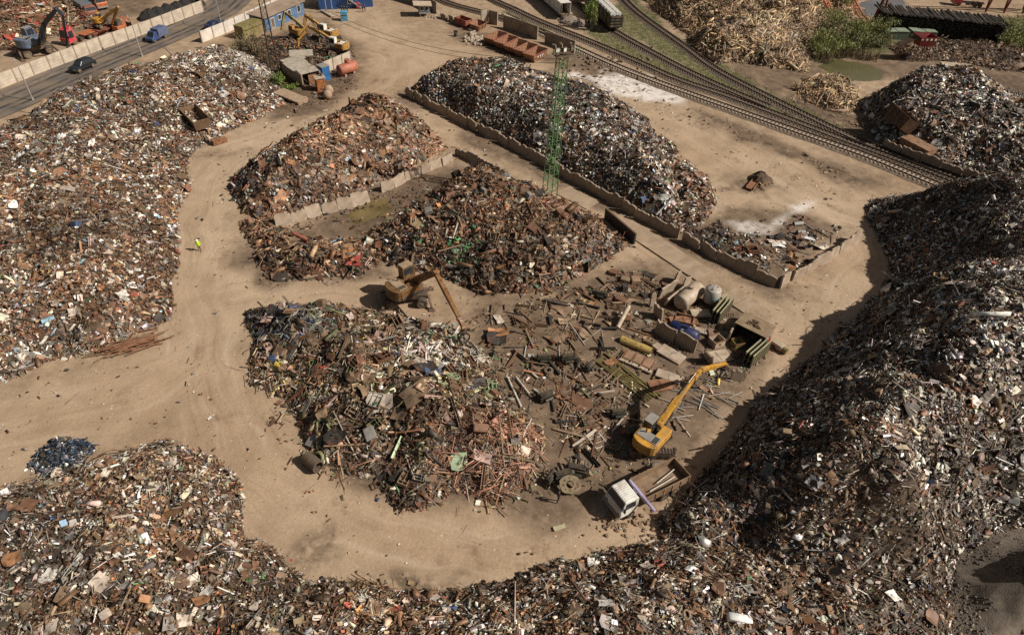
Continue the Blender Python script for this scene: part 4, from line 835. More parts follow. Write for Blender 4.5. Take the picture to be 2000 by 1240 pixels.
# truck with open bed in the foreground
def truck(name, label, base, h, cabm, cabL=2.2, L=7.2, W=2.5, ch=1.0, cabH=2.0, axles=(1.2, -1.9, -3.2), r=.55, roofm=None, ribs=True, cat='truck', z=0.0, s=1.0):
    """x = forward; cab at the front. Returns root and frame"""
    root = thing(name, label, cat, base); M = frame(base, h) @ Matrix.Scale(s, 4)
    MB(M).box((0, .42, ch - .15), (L, .16, .3)).box((0, -.42, ch - .15), (L, .16, .3)).box((-L * .3, 0, ch - .15), (.2, .9, .2)).box((.3, .8, ch - .35), (1.0, .5, .5)).build('chassis', m_black, root)
    for x in axles:
        for y in (-1, 1): wheel(root, M, (x, y * (W / 2 - .2), r), r, .42)
    f = L / 2; b = f - cabL; w = W / 2; z = ch - .35
    k = MB(M).side([(b, z, w), (f, z, w), (f + .05, z + .85, w), (f - .12, z + 1.0, w * .99), (f - .42, z + cabH, w * .88), (b + .1, z + cabH + .04, w * .88), (b, z + cabH - .1, w * .95)]).build('cab', cabm, root, bevel=.07)
    MB(M).side([(f - .16, z + 1.06, w * .9), (f - .12 + .02, z + 1.08, w * .9), (f - .38, z + cabH - .12, w * .8), (f - .44, z + cabH - .14, w * .8)]).build('windscreen', m_glass, k)
    for y in (-1, 1):
        MB(M).add([(b + .35, y * (w + .012), z + 1.02), (f - .3, y * (w + .012), z + 1.02), (f - .52, y * (w * .9 + .03), z + cabH - .2), (b + .35, y * (w * .9 + .03), z + cabH - .2)], [(0, 1, 2, 3) if y < 0 else (3, 2, 1, 0)]).build('side_window', m_glass, k)
        MB(M).box((f - .12, y * (w + .2), z + 1.35), (.1, .25, .45)).build('mirror', m_black, k); MB(M).box((f + .04, y * w * .72, z + .45), (.08, .34, .2)).build('headlight', m_chrome, k)
    MB(M).box((f + .05, 0, z + .02), (.16, W * .96, .3)).build('bumper', m_grey, k); g = MB(M)
    if ribs:
        for i in range(9): g.box(((b + f - .42) / 2, -w * .72 + i * w * .18, z + cabH + .035), (cabL * .62, .07, .05))
        g.build('roof_ribs', roofm or cabm, k)
    return root, M
b_ = G(1261, 968); h_ = hd((1330, 925), (1200, 990)); tr, TM = truck('dump_truck', 'white cab truck with a long brown open bed of scrap by the dark heap', b_, h_, m_white, 1.9, 7.9, 2.45, 1.1, 1.9, (2.7, -1.2, -2.4), .52)
bd = MB(TM).obox(5.2, 2.45, .9, .09, 1.15); bd.v = [v + TM.to_3x3() @ Vector((-1.35, 0, 0)) for v in bd.v]; bd = bd.build('truck_bed', mat('dusty_bed_steel', (.21, .135, .08), .8, var=.35, rust=.1, dust=.35), tr)
for i in range(6):
    for y in (-1.26, 1.26): MB(TM).box((-3.8 + i * .98, y, 1.6), (.1, .06, .85)).build('bed_rib', mat('orange_rib_paint', (.42, .20, .07), .7, rust=.3), bd)
MB(TM).bar((1.5, 2.7, 2.2), (1.5, -1.0, 2.2), .2, .26).box((1.5, 0, 1.6), (.28, .4, 1.2)).build('crane_column', mat('lilac_steel', (.42, .36, .55), .4), tr)
def lying(name, label, cat, p, q, r, m, group=None, hollow=True, n=10):
    p, q = Vector(p), Vector(q); c = p.lerp(q, .5); mb = MB().cyl(p, q, r, n=n, cap=not hollow)
    if hollow: mb.cyl(q, p, r * .82, n=n, cap=False)
    return tag(mb.build(name, m, None, c), label, cat, group)
for a, b, r, lb in (((-2.9, .3), (.2, .5), .06, 'long pale pipe lying in the brown truck bed'), ((-3.4, -.4), (-.9, .1), .055, 'short pale pipe lying across the brown truck bed')):
    lying('pipe', lb, 'pipe', TM @ Vector((a[0], a[1], 1.45)), TM @ Vector((b[0], b[1], 1.5)), r, mat('pale_pipe', (.55, .50, .42), .5, rust=.1))
lying('pipe', 'long whitish pole leaning from the truck bed to the dark heap', 'pipe', G(1312, 921, .5) + Vector((0, 0, .4)), G(1368, 958, .6), .1, mat('pale_pole', (.55, .46, .40), .5))

def car(label, base, h, m, kind='suv', s=1.0, name='car', z=.15):
    base = Vector(base); base.z = z; root = thing(name, label, 'van' if kind == 'van' else 'car', base); M = frame(base, h) @ Matrix.Scale(s, 4)
    if kind == 'van':
        prof = [(2.3, .4, .95), (2.35, .85, .97), (1.75, 1.15, .95), (1.2, 1.95, .82), (.55, 2.0, .82), (.5, 1.2, .95), (-.2, 1.15, .95), (-.2, .4, .95)]
        bd = MB(M).side(prof).build('body', m, root, bevel=.06); MB(M).side([(.3, .65, 1.02), (.3, 2.3, 1.0), (-2.5, 2.3, 1.0), (-2.5, .65, 1.02)]).build('cargo_cover', mat('blue_tarp', (.10, .125, .21), .6, var=.15), root, bevel=.08)
        MB(M).side([(1.72, 1.22, .86), (1.76, 1.2, .86), (1.27, 1.88, .76), (1.22, 1.88, .76)]).build('windscreen', m_glass, bd); wx = (1.55, -1.5); r = .36
    else:
        H = 1.65 if kind == 'suv' else 1.42
        bk = -2.15 if kind == 'suv' else -1.5
        bd = MB(M).side([(2.2, .35, .85), (2.25, .7, .87), (2.1, .88, .88), (1.0, 1.0, .9), (-2.2, 1.02, .9), (-2.3, .75, .9), (-2.25, .35, .87)]).build('body', m, root, bevel=.07)
        MB(M).side([(1.0, 1.0, .86), (.35, H - .06, .70), (-.1, H, .70), (bk + .45, H - .03, .70), (bk, 1.02, .84)]).build('roof', m, root, bevel=.05)
        g = MB(M)
        g.side([(.98, 1.04, .78), (1.01, 1.04, .78), (.42, H - .12, .64), (.38, H - .12, .64)]); g.build('windscreen', m_glass, root)
        for y in (-1, 1): MB(M).add([(.75, y * .875, 1.05), (.28, y * .735, H - .14), (bk + .5, y * .735, H - .14), (bk + .2, y * .872, 1.05)], [(0, 1, 2, 3) if y > 0 else (3, 2, 1, 0)]).build('side_window', m_glass, root)
        MB(M).side([(bk + .04, 1.06, .72), (bk + .01, 1.06, .72), (bk + .38, H - .14, .6), (bk + .42, H - .14, .6)]).build('rear_window', m_glass, root); wx = (1.4, -1.4); r = .34
    for x in wx:
        for y in (-.82, .82): wheel(root, M, (x, y, r), r, .24)
    for y in (-.62, .62): MB(M).box((2.26, y, .72), (.08, .35, .16)).build('headlight', m_chrome, root); MB(M).box((-2.31 if kind != 'van' else -2.5, y, .8), (.05, .3, .16)).build('tail_light', m_red, root)
    return root
def RG(px, py): return G(px, py, .15)
rh = hd((250, 98), (180, 128))
car('black SUV driving on the road past the scrap heap', RG(163, 136), rh, m_dkcar, 'suv', 1.15)
car('blue van with covered cargo bed driving along the road', RG(308, 78), hd((330, 66), (285, 86)), mat('blue_van_paint', (.04, .065, .16), .35), 'van', 1.02)
car('dark sedan driving at the road bend beside a light pole', RG(422, 54), hd((405, 60), (445, 44)), m_navy, 'sedan', 1.1)

# trucks of the yard across the road
th = hd((190, 68), (130, 92)); t2, M2 = truck('tractor_truck', 'crimson cab truck hauling a low flatbed trailer behind the fence', G(158, 80), th, m_red, 1.9, 7.4, 2.5, 1.0, 2.5, (2.4, -1.6, -2.9), .5, ribs=False)
MB(M2).side([(2.0, 2.9, 1.1), (3.1, 2.95, 1.1), (2.1, 3.7, 1.0), (1.85, 3.7, 1.0)]).build('wind_deflector', m_red, t2, bevel=.05)
MB(M2).box((-2.0, 0, 1.15), (3.4, 2.4, .12)).build('gooseneck', m_or, t2)
tl = thing('flatbed_trailer', 'low red flatbed trailer carrying a yellow crane behind the crimson truck', 'trailer', G(207, 62)); M3 = frame(G(207, 62), th)
MB(M3).box((0, 0, .85), (9.0, 2.6, .16)).box((0, 1.0, .65), (8.8, .15, .3)).box((0, -1.0, .65), (8.8, .15, .3)).build('deck', m_skipr, tl)
for x in (-3.6, -2.5): 
    for y in (-1, 1): wheel(tl, M3, (x, y, .45), .45, .35)
excavator('wheeled_crane', 'yellow wheeled crane with raised boom riding on the red trailer', 'crane', tuple(G(204, 62) + Vector((0, 0, .93))), hd((195, 62), (220, 48)), th, m_yel,
          [Gv(197, 40, 3.6), Gv(230, 15, 6.6), Gv(219, 46, 2.4)], True, .8, m_grime, m_yel, 0, m_yel, False, False, 0, 1)
t4, M4 = truck('box_truck', 'brown red cab truck with grey tipping body and long shadow', G(172, 30), hd((160, 18), (195, 40)), mat('brown_red_paint', (.28, .10, .07), .6, rust=.2), 1.9, 7.6, 2.5, 1.1, 1.9, (2.5, -1.5, -2.8), .52, ribs=False)
MB(M4).box((-1.2, 0, 2.0), (5.2, 2.5, 1.7)).build('tipping_body', m_greyblue, t4, bevel=.05)
t5, M5 = truck('box_truck', 'bright orange cab truck parked behind the brown red one', G(192, 14), hd((180, 4), (215, 26)), m_or, 1.9, 7.2, 2.5, 1.1, 2.0, (2.5, -1.5, -2.8), .52, ribs=False)
MB(M5).box((-1.2, 0, 2.0), (4.8, 2.5, 1.6)).build('tipping_body', m_greyblue, t5, bevel=.05)
# small orange machine beyond the fence
e_ = G(236, 62); r_ = thing('loader', 'small orange loader with dark bucket just behind the fence', 'loader', e_); M_ = frame(e_, hd((225, 66), (255, 54)))
MB(M_).box((0, 0, 1.0), (2.6, 1.6, .9)).build('body', m_or, r_, bevel=.08); MB(M_).box((-.3, 0, 2.0), (1.2, 1.4, 1.2)).build('cab', m_black, r_, bevel=.05)
MB(M_).bar((.3, -.7, 1.6), (2.2, -.7, 2.6), .2).bar((2.2, -.7, 2.6), (3.0, -.7, .8), .2).bar((.3, .7, 1.6), (2.2, .7, 2.6), .2).bar((2.2, .7, 2.6), (3.0, .7, .8), .2).build('lift_arm', m_or, r_)
MB(M_).side([(2.7, .2, .9), (3.6, .3, .9), (3.5, .4, .9), (2.9, .4, .9), (2.8, 1.2, .9), (2.65, 1.2, .9)]).build('bucket', m_rustd, r_)
for x in (-.9, .9):
    for y in (-.8, .8): wheel(r_, M_, (x, y, .45), .45, .35)
for k, px in enumerate((292, 310, 329, 347, 362, 380)):
    py = 37 - k * 5.0; b = G(px, py); q = random.Random(k); mb = MB(frame(b, .4)); n = 12
    prof = [(2.6, -.1), (2.1, .7), (1.3, 1.5), (.5, 2.0), (.05, 2.1)]; mb.lathe((0, 0, 0), prof, n=n); mb.v = [v + Vector((q.gauss(0, .12), q.gauss(0, .12), q.gauss(0, .1))) for v in mb.v]
    tag(mb.build('coal_pile', mat('coal_black', (.022, .019, .017), .95, bump=.6), None, b), f'{ORD[k]} small black pile from the left in the row behind the panel fence', 'coal pile', 'black piles in a row', 'thing')
# ------------------------------------------------------------------ huts, kiosk, skips, wagon
def Z0(px, py, dz=0.0): p = G(px, py); return Vector((p.x, p.y, dz))
m_bluew = mat('blue_cladding', (.07, .155, .30), .6, var=.15, dust=.05); m_roofb = mat('dusty_roof_felt', (.30, .22, .16), .9, var=.2, sc=.5)
def hut(name, label, base, h, L, W, H, wall, roof, ov=.35, wins=(), tilt=0.0, cat='hut'):
    r = thing(name, label, cat, base); M = frame(base, h)
    MB(M).box((0, 0, H / 2), (L, W, H)).build('walls', wall, r)
    MB(M).box((0, 0, H + .1), (L + ov * 2, W + ov * 2, .18), 0, 0, tilt).build('roof', roof, r, bevel=.03)
    for (x, y, z, w, hh, isd) in wins:
        fx = abs(y) > W / 2 - .01
        k = MB(M).box((x, y, z), (w, .08, hh) if fx else (.08, w, hh)).build('door' if isd else 'window', m_glass if not isd else m_grime, r)
        t = .09; s_ = MB(M)
        for a, b in ((-1, 0), (1, 0), (0, -1), (0, 1)):
            d = ((t if a else w + 2 * t), .12, (t if b else hh)); o = (a * (w / 2 + t / 2), 0, b * (hh / 2 + t / 2))
            s_.box((x + o[0], y, z + o[2]) if fx else (x, y + o[0], z + o[2]), d if fx else (d[1], d[0], d[2]))
        s_.build('frame', m_white, k)
    return r, M
hb = G(545, 42); hh_ = hd((525, 47), (581, 22))
hut('hut', 'long blue hut with dusty brown roof beside the whitish fence', hb, hh_, 14, 4.2, 3.0, m_bluew, m_roofb, .4, [(-4.5, -2.12, 1.2, 1.0, 2.0, 1), (-2, -2.12, 1.8, 1.0, 1.0, 0), (1.5, -2.12, 1.8, 1.0, 1.1, 0), (5, -2.12, 1.8, 1.0, 1.4, 0)], .06)
ob = G(674, 10); oh = hd((640, 10), (735, 4)); o_r, oM = hut('office_building', 'tall saturated blue site office with white framed windows and outdoor stairs', ob, oh, 13, 6, 5.6, mat('bright_blue_cladding', (.02, .065, .20), .5, var=.1), m_roofb, .3, [(1.0, -3.02, 1.7, 1.1, 1.2, 0), (4.2, -3.02, 2.6, 1.1, 1.2, 0), (1.0, -3.02, 4.4, 1.1, 1.2, 0), (4.2, -3.02, 4.4, 1.1, 1.2, 0), (-3.5, -3.02, 4.4, 1.1, 1.2, 0)], 0, 'building')
st = MB(oM)
for i in range(12): st.box((3.4 - i * .32, -3.7, .25 + i * .25), (.34, 1.0, .06))
st.bar((3.6, -4.2, .1), (-.4, -4.2, 3.1), .08, .2).bar((3.6, -3.2, .1), (-.4, -3.2, 3.1), .08, .2).bar((3.6, -4.2, 1.1), (-.4, -4.2, 4.1), .06); st.build('stairs', m_grey, o_r)
sh = G(590, 152); s_r = thing('shed', 'low collapsing shed with grey flat roof sheets beside the orange tank', 'shed', sh); M = frame(sh, hd((560, 128), (600, 158)))
for y in (-1.9, 1.9): MB(M).box((0, y, 1.2), (9.5, .18, 2.4)).build('wall', m_concd, s_r)
MB(M).box((-4.65, 0, 1.2), (.18, 3.7, 2.4)).build('wall', m_concd, s_r)
for i, (x, y, rz) in enumerate(((-3.6, .2, .05), (-1.4, -.3, -.04), (.6, -.4, .1), (3.4, 0, -.06))): MB(M).box((x, y, 2.52 + .05 * (i % 2)), (2.3, 4.6 - .3 * i, .09), rz, .03 * (i - 1), .04).build('roof_sheet', mat('asbestos_sheet', (.38, .33, .26), .9, var=.25), s_r)
for x, y in ((4.6, 1.8), (4.6, -1.8)): MB(M).box((x, y, 1.25), (.16, .16, 2.5)).build('post', m_conc, s_r)
MB(M).box((4.2, .4, 1.0), (.08, 1.6, 1.9)).build('door', m_rusty, s_r)
fence('concrete_fence', [(634, 144), (686, 122)], 2.3, 2.3, 'pale panel wall directly behind the orange tank', m_fence, relief=False)
# canopy by shed
cn = G(592, 128); c_r = thing('canopy', 'small flat grey canopy on posts behind the collapsing shed', 'canopy', cn); M = frame(cn, .3)
MB(M).box((0, 0, 2.5), (4.6, 3.4, .12), 0, .03).build('roof', mat('asbestos_sheet', ()), c_r)
for x in (-2, 2):
    for y in (-1.5, 1.5): MB(M).box((x, y, 1.22), (.12, .12, 2.44)).build('post', m_conc, c_r)
# guard kiosk on a platform
kb = G(829, 31); k_r = thing('kiosk', 'small guard kiosk with blue window frames and overhanging pale roof', 'kiosk', kb); M = frame(kb, .2)
for x in (-1.0, 1.0):
    for y in (-1, 1): MB(M).box((x, y, .4), (.16, .16, .8)).build('leg', m_conc, k_r)
MB(M).box((0, 0, 1.7), (2.5, 2.3, 1.8)).build('walls', mat('kiosk_blue', (.12, .17, .25), .6), k_r); MB(M).box((0, 0, .88), (2.7, 2.5, .16)).build('floor', m_conc, k_r)
MB(M).box((-.4, .1, 2.75), (4.4, 3.6, .16), 0, .05).build('roof', mat('pale_roof', (.46, .36, .27), .9), k_r)
for x in (-.6, .5): k = MB(M).box((x, -1.17, 2.0), (.8, .06, .9)).build('window', m_glass, k_r); MB(M).box((x, -1.19, 1.5), (.9, .07, .08)).box((x, -1.19, 2.48), (.9, .07, .08)).box((x - .42, -1.19, 2), (.07, .07, .92)).box((x + .42, -1.19, 2), (.07, .07, .92)).build('frame', m_white, k)
# bins and boxes
def bin_(label, base, h, d, m, name='bin', cat='bin', doors=False):
    r = thing(name, label, cat, base); M = frame(base, h); L, W, H = d
    MB(M).box((0, 0, H / 2), d).build('body', m, r, bevel=.05); MB(M).box((0, 0, H + .05), (L + .12, W + .12, .1)).build('lid', m_grey if doors else m, r, bevel=.02)
    if doors:
        for y in (-W * .25, W * .25): MB(M).box((L / 2 + .03, y, H / 2), (.06, W * .44, H * .88)).build('door', m, r, bevel=.02)
    else: MB(M).box((0, -W / 2 - .04, H * .7), (L * .9, .08, .1)).build('handle', m_black, r)
    return r
bin_('sky blue dustbin standing below the blue office', G(673, 40), .2, (1.6, 1.4, 1.9), mat('sky_blue', (.10, .32, .50), .5))
bin_('bright blue steel cabinet with two doors beside the orange tank', G(634, 154), hd((625, 154), (645, 148)), (1.7, 1.9, 2.6), mat('cabinet_blue', (.03, .13, .32), .5), 'steel_cabinet', 'cabinet', True)
bin_('red fuel drum box by the office stairs', G(700, 17), .2, (1.0, .8, 1.1), m_red, 'box', 'box')
bin_('yellow olive shipping container among the weeds by the whitish fence', G(490, 68), hd((470, 70), (515, 52)), (6.4, 2.6, 2.6), m_olive, 'container', 'container')
def tank(name, label, p, q, r, m, cat='tank', band=None, legs=True, dome=None):
    p, q = Vector(p), Vector(q); d = q - p; L = d.length; root = thing(name, label, cat, (p + q) / 2)
    MB().lathe(p, [(.02, -r * .35), (r * .5, -r * .3), (r * .85, -r * .14), (r, .0), (r, L), (r * .85, L + r * .14), (r * .5, L + r * .3), (.02, L + r * .35)], d, 22).build('shell', m, root, smooth=True)
    if band: MB().lathe(p, [(r * 1.01, L * .42), (r * 1.025, L * .44), (r * 1.025, L * .5), (r * 1.01, L * .52)], d, 22).build('band', band, root)
    n = d.normalized()
    if abs(n.z) < .5:
        for f in (.22, .78): c = p + d * f; MB(frame((c.x, c.y, c.z - r - .05), math.atan2(n.y, n.x))).box((0, 0, 0), (.4, r * 1.5, .5)).build('saddle', m_conc, root)
        MB().cyl(p + d * .55 + Vector((0, 0, r * .9)), p + d * .55 + Vector((0, 0, r * 1.25 if not dome else r * 1.6)), .3 if not dome else r * .55, n=14).build('manhole', m, root)
    else:
        for k in range(3): a = 2.1 * k + .5; MB().box((p.x + r * .8 * math.cos(a), p.y + r * .8 * math.sin(a), p.z / 2 - .1), (.12, .12, p.z + .4)).build('leg', m_grime, root)
        for k in range(3): a = 2.1 * k; MB().cyl((q.x + .5 * math.cos(a), q.y + .5 * math.sin(a), q.z + r * .2), (q.x + .5 * math.cos(a), q.y + .5 * math.sin(a), q.z + r * .42), .1, n=8).build('nozzle', m, root)
    return root
tank('tank', 'salmon orange horizontal tank with domed hatch on concrete blocks', G(663, 138, 1.3) , G(693, 128, 1.3), 1.05, mat('salmon_paint', (.40, .14, .085), .6, var=.15, rust=.1), dome=1)
m_tan = mat('tan_tank_paint', (.46, .37, .27), .55, var=.18, rust=.08, dust=.2)
tank('tank', 'beige horizontal cylinder tank lying among leaning concrete slabs', Z0(1326, 604, 1.05), Z0(1359, 576, 1.05), 1.05, m_tan)
tank('tank', 'upright grey domed tank with a turquoise band beside the lane', Z0(1386, 594, .7), Z0(1386, 594, 2.4), .98, mat('grey_tank_paint', (.40, .36, .31), .5, var=.12, rust=.06), band=mat('turquoise_band', (.18, .42, .45), .5))
tank('tank', 'dark blue horizontal tank lying behind a short slab wall', Z0(1308, 650, .95), Z0(1356, 672, .95), .92, mat('navy_tank_paint', (.016, .026, .085), .45, var=.15, rust=.1), band=m_grey)
for k, (x, y, r) in enumerate(((643, 186, .95), (641, 194, .85))):
    b = G(x, y); tag(MB().lathe(b, [(.02, 0), (r * .6, r * .15), (r * .95, r * .7), (r, r), (r * .95, r * 1.3), (r * .6, r * 1.85), (.02, 2 * r)], n=16).build('steel_sphere', mat('dusty_sphere', (.36, .25, .17), .8, var=.25), None, b, smooth=True), ['larger dusty tan steel ball by the lane below the rusty boiler', 'smaller dusty tan steel ball nearer the lane below the rusty boiler'][k], 'steel ball')
b = G(627, 176); r_ = thing('boiler', 'orange rusty boiler hulk with grey top standing in dark soil', 'boiler', b); M = frame(b, .5)
MB(M).box((0, 0, 1.2), (1.6, 1.5, 2.4)).build('body', mat('orange_rust_paint', (.42, .15, .05), .8, rust=.35), r_, bevel=.08); MB(M).box((0, 0, 2.5), (2.0, 1.8, .2)).build('top_plate', m_tan, r_, bevel=.03); MB(M).cyl((.5, .2, 2.5), (.5, .2, 3.1), .25, n=10).build('flue', m_rustd, r_); MB(M).box((.83, 0, 1.0), (.1, .8, 1.0)).build('hatch', m_rustd, r_)
tag(MB(frame(G(568, 188, .6), hd((545, 180), (592, 196)), .06)).box((0, 0, 0), (6.4, 2.6, .35)).box((2.9, 0, -.4), (.5, 2.4, .6)).box((-2.9, 0, -.4), (.5, 2.4, .6)).build('metal_slab', mat('tan_dusty_plate', (.33, .23, .15), .85, var=.25), None, G(568, 188, .6), bevel=.04), 'long flat tan brown metal slab at the edge of the pale heap', 'slab')

def skip(label, base, h, L=4.6, W=2.1, H=1.5, m=None, marks=False, group=None, rib=True, deep=.5):
    r = thing('skip', label, 'skip', base, group); M = frame(base, h)
    k = MB(M).obox(L - 1.6, W, H, .07, .15, .8, .12); k.build('hull', m or m_skip, r)
    for y in (-1, 1):
        MB(M).bar((-L / 2 - .0, y * (W / 2 + .18), H + .12), (L / 2, y * (W / 2 + .18), H + .12), .14, .14).build('rim', m_skipr, r)
        if rib:
            g = MB(M)
            for i in range(5): g.bar((-1.2 + i * .6, y * (W / 2 + .03), .2), (-1.3 + i * .65, y * (W / 2 + .16), H), .1, .07)
            g.build('side_ribs', m_skipr, r)
    for x in (-1, 1): MB(M).bar((x * (L / 2 + .02), -W / 2 - .12, H + .12), (x * (L / 2 + .02), W / 2 + .12, H + .12), .13).build('rim', m_skipr, r)
    for y in (-1, 1): MB(M).box((0, y * W * .35, .08), (L - 1.2, .14, .16)).build('skid', m_rustd, r)
    if marks:
        q = random.Random(4); g = MB(M)
        for i in range(3): g.box((-1.1 + i * .9, -W / 2 - .2, 1.1), (.6, .03, .14)).box((-1.1 + i * .9, -W / 2 - .2, .8), (.12, .03, .4))
        g.build('painted_mark', m_white, r)
    return r
sk = [(968, 84), (988, 92), (1007, 100), (1026, 107), (1045, 115)]
for k, (x, y) in enumerate(sk): skip(f'{ORD[k]} rusty skip from the far end of the diagonal row below the grey fence', G(x, y), hd((0 + 930, 118), (980, 95)), 5.6, 2.5, 1.5, None, k in (0, 4), 'row of rusty skips')
def openbox(label, base, h, d, m, name='skip', flare=.0, cat='skip', tilt=0.0, z=0.0, rx=0.0):
    base = Vector(base); base.z += z; r = thing(name, label, cat, base); M = frame(base, h, tilt, rx); L, W, H = d
    MB(M).obox(L, W, H, .09, .1, flare, flare).build('hull', m, r)
    for y in (-1, 1): MB(M).box((0, y * (W / 2 + flare), H + .13), (L + 2 * flare + .16, .16, .12)).build('rim', m, r); MB(M).box((0, y * W * .33, .05), (L * .95, .2, .1)).build('skid', m_rustd, r)
    n = max(3, int(L / 1.1))
    for y in (-1, 1):
        for i in range(n): MB(M).bar((-L / 2 + .2 + i * (L - .4) / (n - 1), y * (W / 2 + .05), .15), (-L / 2 + .2 + i * (L - .4) / (n - 1), y * (W / 2 + flare + .05), H), .12, .1).build('rib', m, r)
    return r
openbox('dark red empty skip standing alone by the kiosk rubble', G(905, 50), hd((890, 44), (918, 54)), (3.8, 2.2, 1.5), m_skipr)
openbox('tan battered skip full of white rubble beside the dark red one', G(933, 57), hd((920, 62), (942, 50)), (3.2, 2.0, 1.3), m_skip, flare=.35, rx=.12)
openbox('large rusty open hopper half buried at the edge of the pale heap', G(390, 262), hd((374, 218), (412, 250)), (5.0, 2.2, 1.8), mat('brown_hopper', (.17, .105, .06), .8, var=.3, rust=.2), 'hopper', .3, 'hopper', .08, 1.9)
openbox('dark rusty open bin tipped against the heap beyond the railway', G(1736, 274), hd((1722, 236), (1760, 268)), (5.6, 2.4, 2.2), m_rustd, 'hopper', .2, 'hopper', .05, 3.0, -.45)
tag(MB(frame(G(1790, 292, 1.1), hd((1768, 276), (1815, 300)))).box((0, 0, 0), (5.6, 2.4, 2.3)).box((0, 0, 1.2), (5.8, 2.6, .14)).box((-1.8, -1.24, 0), (.12, .1, 2.1)).box((0, -1.24, 0), (.12, .1, 2.1)).box((1.8, -1.24, 0), (.12, .1, 2.1)).build('steel_box', mat('tan_rust_box', (.26, .15, .085), .85, var=.3, rust=.2), None, G(1790, 292, 1.1), bevel=.05), 'closed tan brown steel box right of the tipped dark bin', 'box')
tag(MB(frame(G(428, 276, .35), .75, .1)).box((0, 0, 0), (2.4, 1.2, .7)).box((.0, 0, .38), (2.5, 1.3, .06)).build('rusty_block', m_rusty, None, G(428, 276, .35), bevel=.05), 'rusty flat block lying on the lane below the open hopper', 'block')

# railway wagons
def wagon(label, p, q, m, W=3.0, H=2.6):
    p, q = Vector(p), Vector(q); c = (p + q) / 2; h = math.atan2(q.y - p.y, q.x - p.x); L = (q - p).length; r = thing('railway_wagon', label, 'wagon', c); M = frame(c, h)
    k = MB(M).obox(L, W, H, .1, 1.3).build('body', m, r)
    for y in (-1, 1):
        for i in range(9): MB(M).box((-L / 2 + .2 + i * (L - .4) / 8, y * (W / 2 + .07), 1.3 + H / 2), (.16, .14, H)).build('rib', m, k)
    for x in (-1, 1):
        for i in range(4): MB(M).box((x * (L / 2 + .06), 0, 1.6 + i * .65), (.12, W, .14)).build('end_rib', m, k)
        b = MB(M).box((x * (L / 2 - 2.2), 0, .95), (2.6, 2.2, .4)).build('bogie', m_black, r)
        for dx in (-.9, .9):
            for y in (-.76, .76): MB(M).cyl((x * (L / 2 - 2.2) + dx, y - .07, .95), (x * (L / 2 - 2.2) + dx, y + .07, .95), .46, n=14).build('wheel', m_rail, b)
        MB(M).box((x * (L / 2 + .35), 0, 1.1), (.7, .3, .3)).build('coupler', m_black, r)
    return r, M, L
wg, WM, WL = wagon('dark green railway wagon loaded with long white bundles', G(1202, 66), G(1147, 10), mat('dark_green_wagon', (.045, .042, .03), .7, var=.3, rust=.25, dust=.15))
m_bag = mat('white_wrap', (.72, .69, .63), .5, var=.1)
for r_i, y in enumerate((-1.05, -.35, .35, 1.05)):
    for i in range(10):
        x = WL / 2 - .9 - i * (WL - 1.6) / 9.6; o = MB(WM).cyl((x - (WL - 2) / 21, y, 3.95 + .12 * (r_i % 2)), (x + (WL - 2) / 21, y, 3.95 + .12 * (r_i % 2)), .36, n=10)
        c = WM @ Vector((x, y, 3.95)); tag(o.build('white_bundle', m_bag, None, c), 'white wrapped bundle stacked in the top of the dark railway wagon', 'bundle', 'white bundles in the wagon')
wagon('brown railway wagon behind the loaded one at the top edge', G(1142, 6), G(1096, -38), mat('brown_wagon', (.16, .08, .05), .75, rust=.3))
tb = G(1078, 14); t_r = thing('trailer', 'white box trailer with open rear end beside the gravel piles', 'trailer', tb); M = frame(tb, hd((1060, -8), (1104, 30))); Lb = (G(1104, 30) - G(1058, -12)).length
for y in (-1.3, 1.3): MB(M).box((0, y, 2.2), (Lb, .08, 2.6)).build('side_panel', m_white, t_r)
MB(M).box((0, 0, 3.54), (Lb, 2.7, .08)).build('roof', mat('white_tarp', (.68, .63, .56), .6), t_r); MB(M).box((0, 0, .85), (Lb, 2.6, .2)).build('floor', m_grime, t_r); MB(M).box((Lb / 2 + .6, -1.25, 2.1), (1.3, .06, 2.5), -.25).build('rear_door', m_tan, t_r); MB(M).box((-Lb / 2, 0, 2.2), (.08, 2.6, 2.6)).build('front_panel', m_white, t_r)
for x in (Lb / 2 - 1.5, Lb / 2 - 2.7, -Lb / 2 + 2):
    for y in (-1, 1): wheel(t_r, M, (x, y, .48), .48, .35)
def rough_pile(name, label, base, r, h, m, seed, cat='pile', n=14):
    q = random.Random(seed); mb = MB(frame(base)); mb.lathe((0, 0, -.1), [(r, 0), (r * .85, h * .3), (r * .55, h * .7), (r * .25, h * .95), (.02, h)], n=n); mb.v = [v + Vector((q.gauss(0, r * .07), q.gauss(0, r * .07), q.gauss(0, h * .07))) for v in mb.v]
    return tag(mb.build(name, m, None, base), label, cat, None, 'thing')
m_grav = mat('grey_gravel', (.24, .19, .15), .95, var=.35, sc=2.5, bump=.8)
rough_pile('gravel_pile', 'small grey gravel pile at the open end of the white trailer', G(1112, 42), 2.8, 1.6, m_grav, 1); rough_pile('gravel_pile', 'small grey gravel pile beside the bushy tree near the trailer', G(1131, 47), 2.2, 1.2, m_grav, 2)
rough_pile('soil_pile', 'small dark soil pile with planks alone on the open dirt', G(1486, 352), 1.9, 1.5, mat('dark_soil', (.10, .066, .04), .95, var=.4, sc=2, bump=.8), 3)
tag(MB(frame(G(1470, 362, .25), 1.0, .05)).box((0, 0, 0), (3.2, 1.2, .12)).box((0, .58, .15), (3.2, .08, .3)).box((0, -.58, .15), (3.2, .08, .3)).build('metal_trough', m_rusty, None, G(1470, 362, .25)), 'tan metal trough lying in front of the lone soil pile', 'trough')
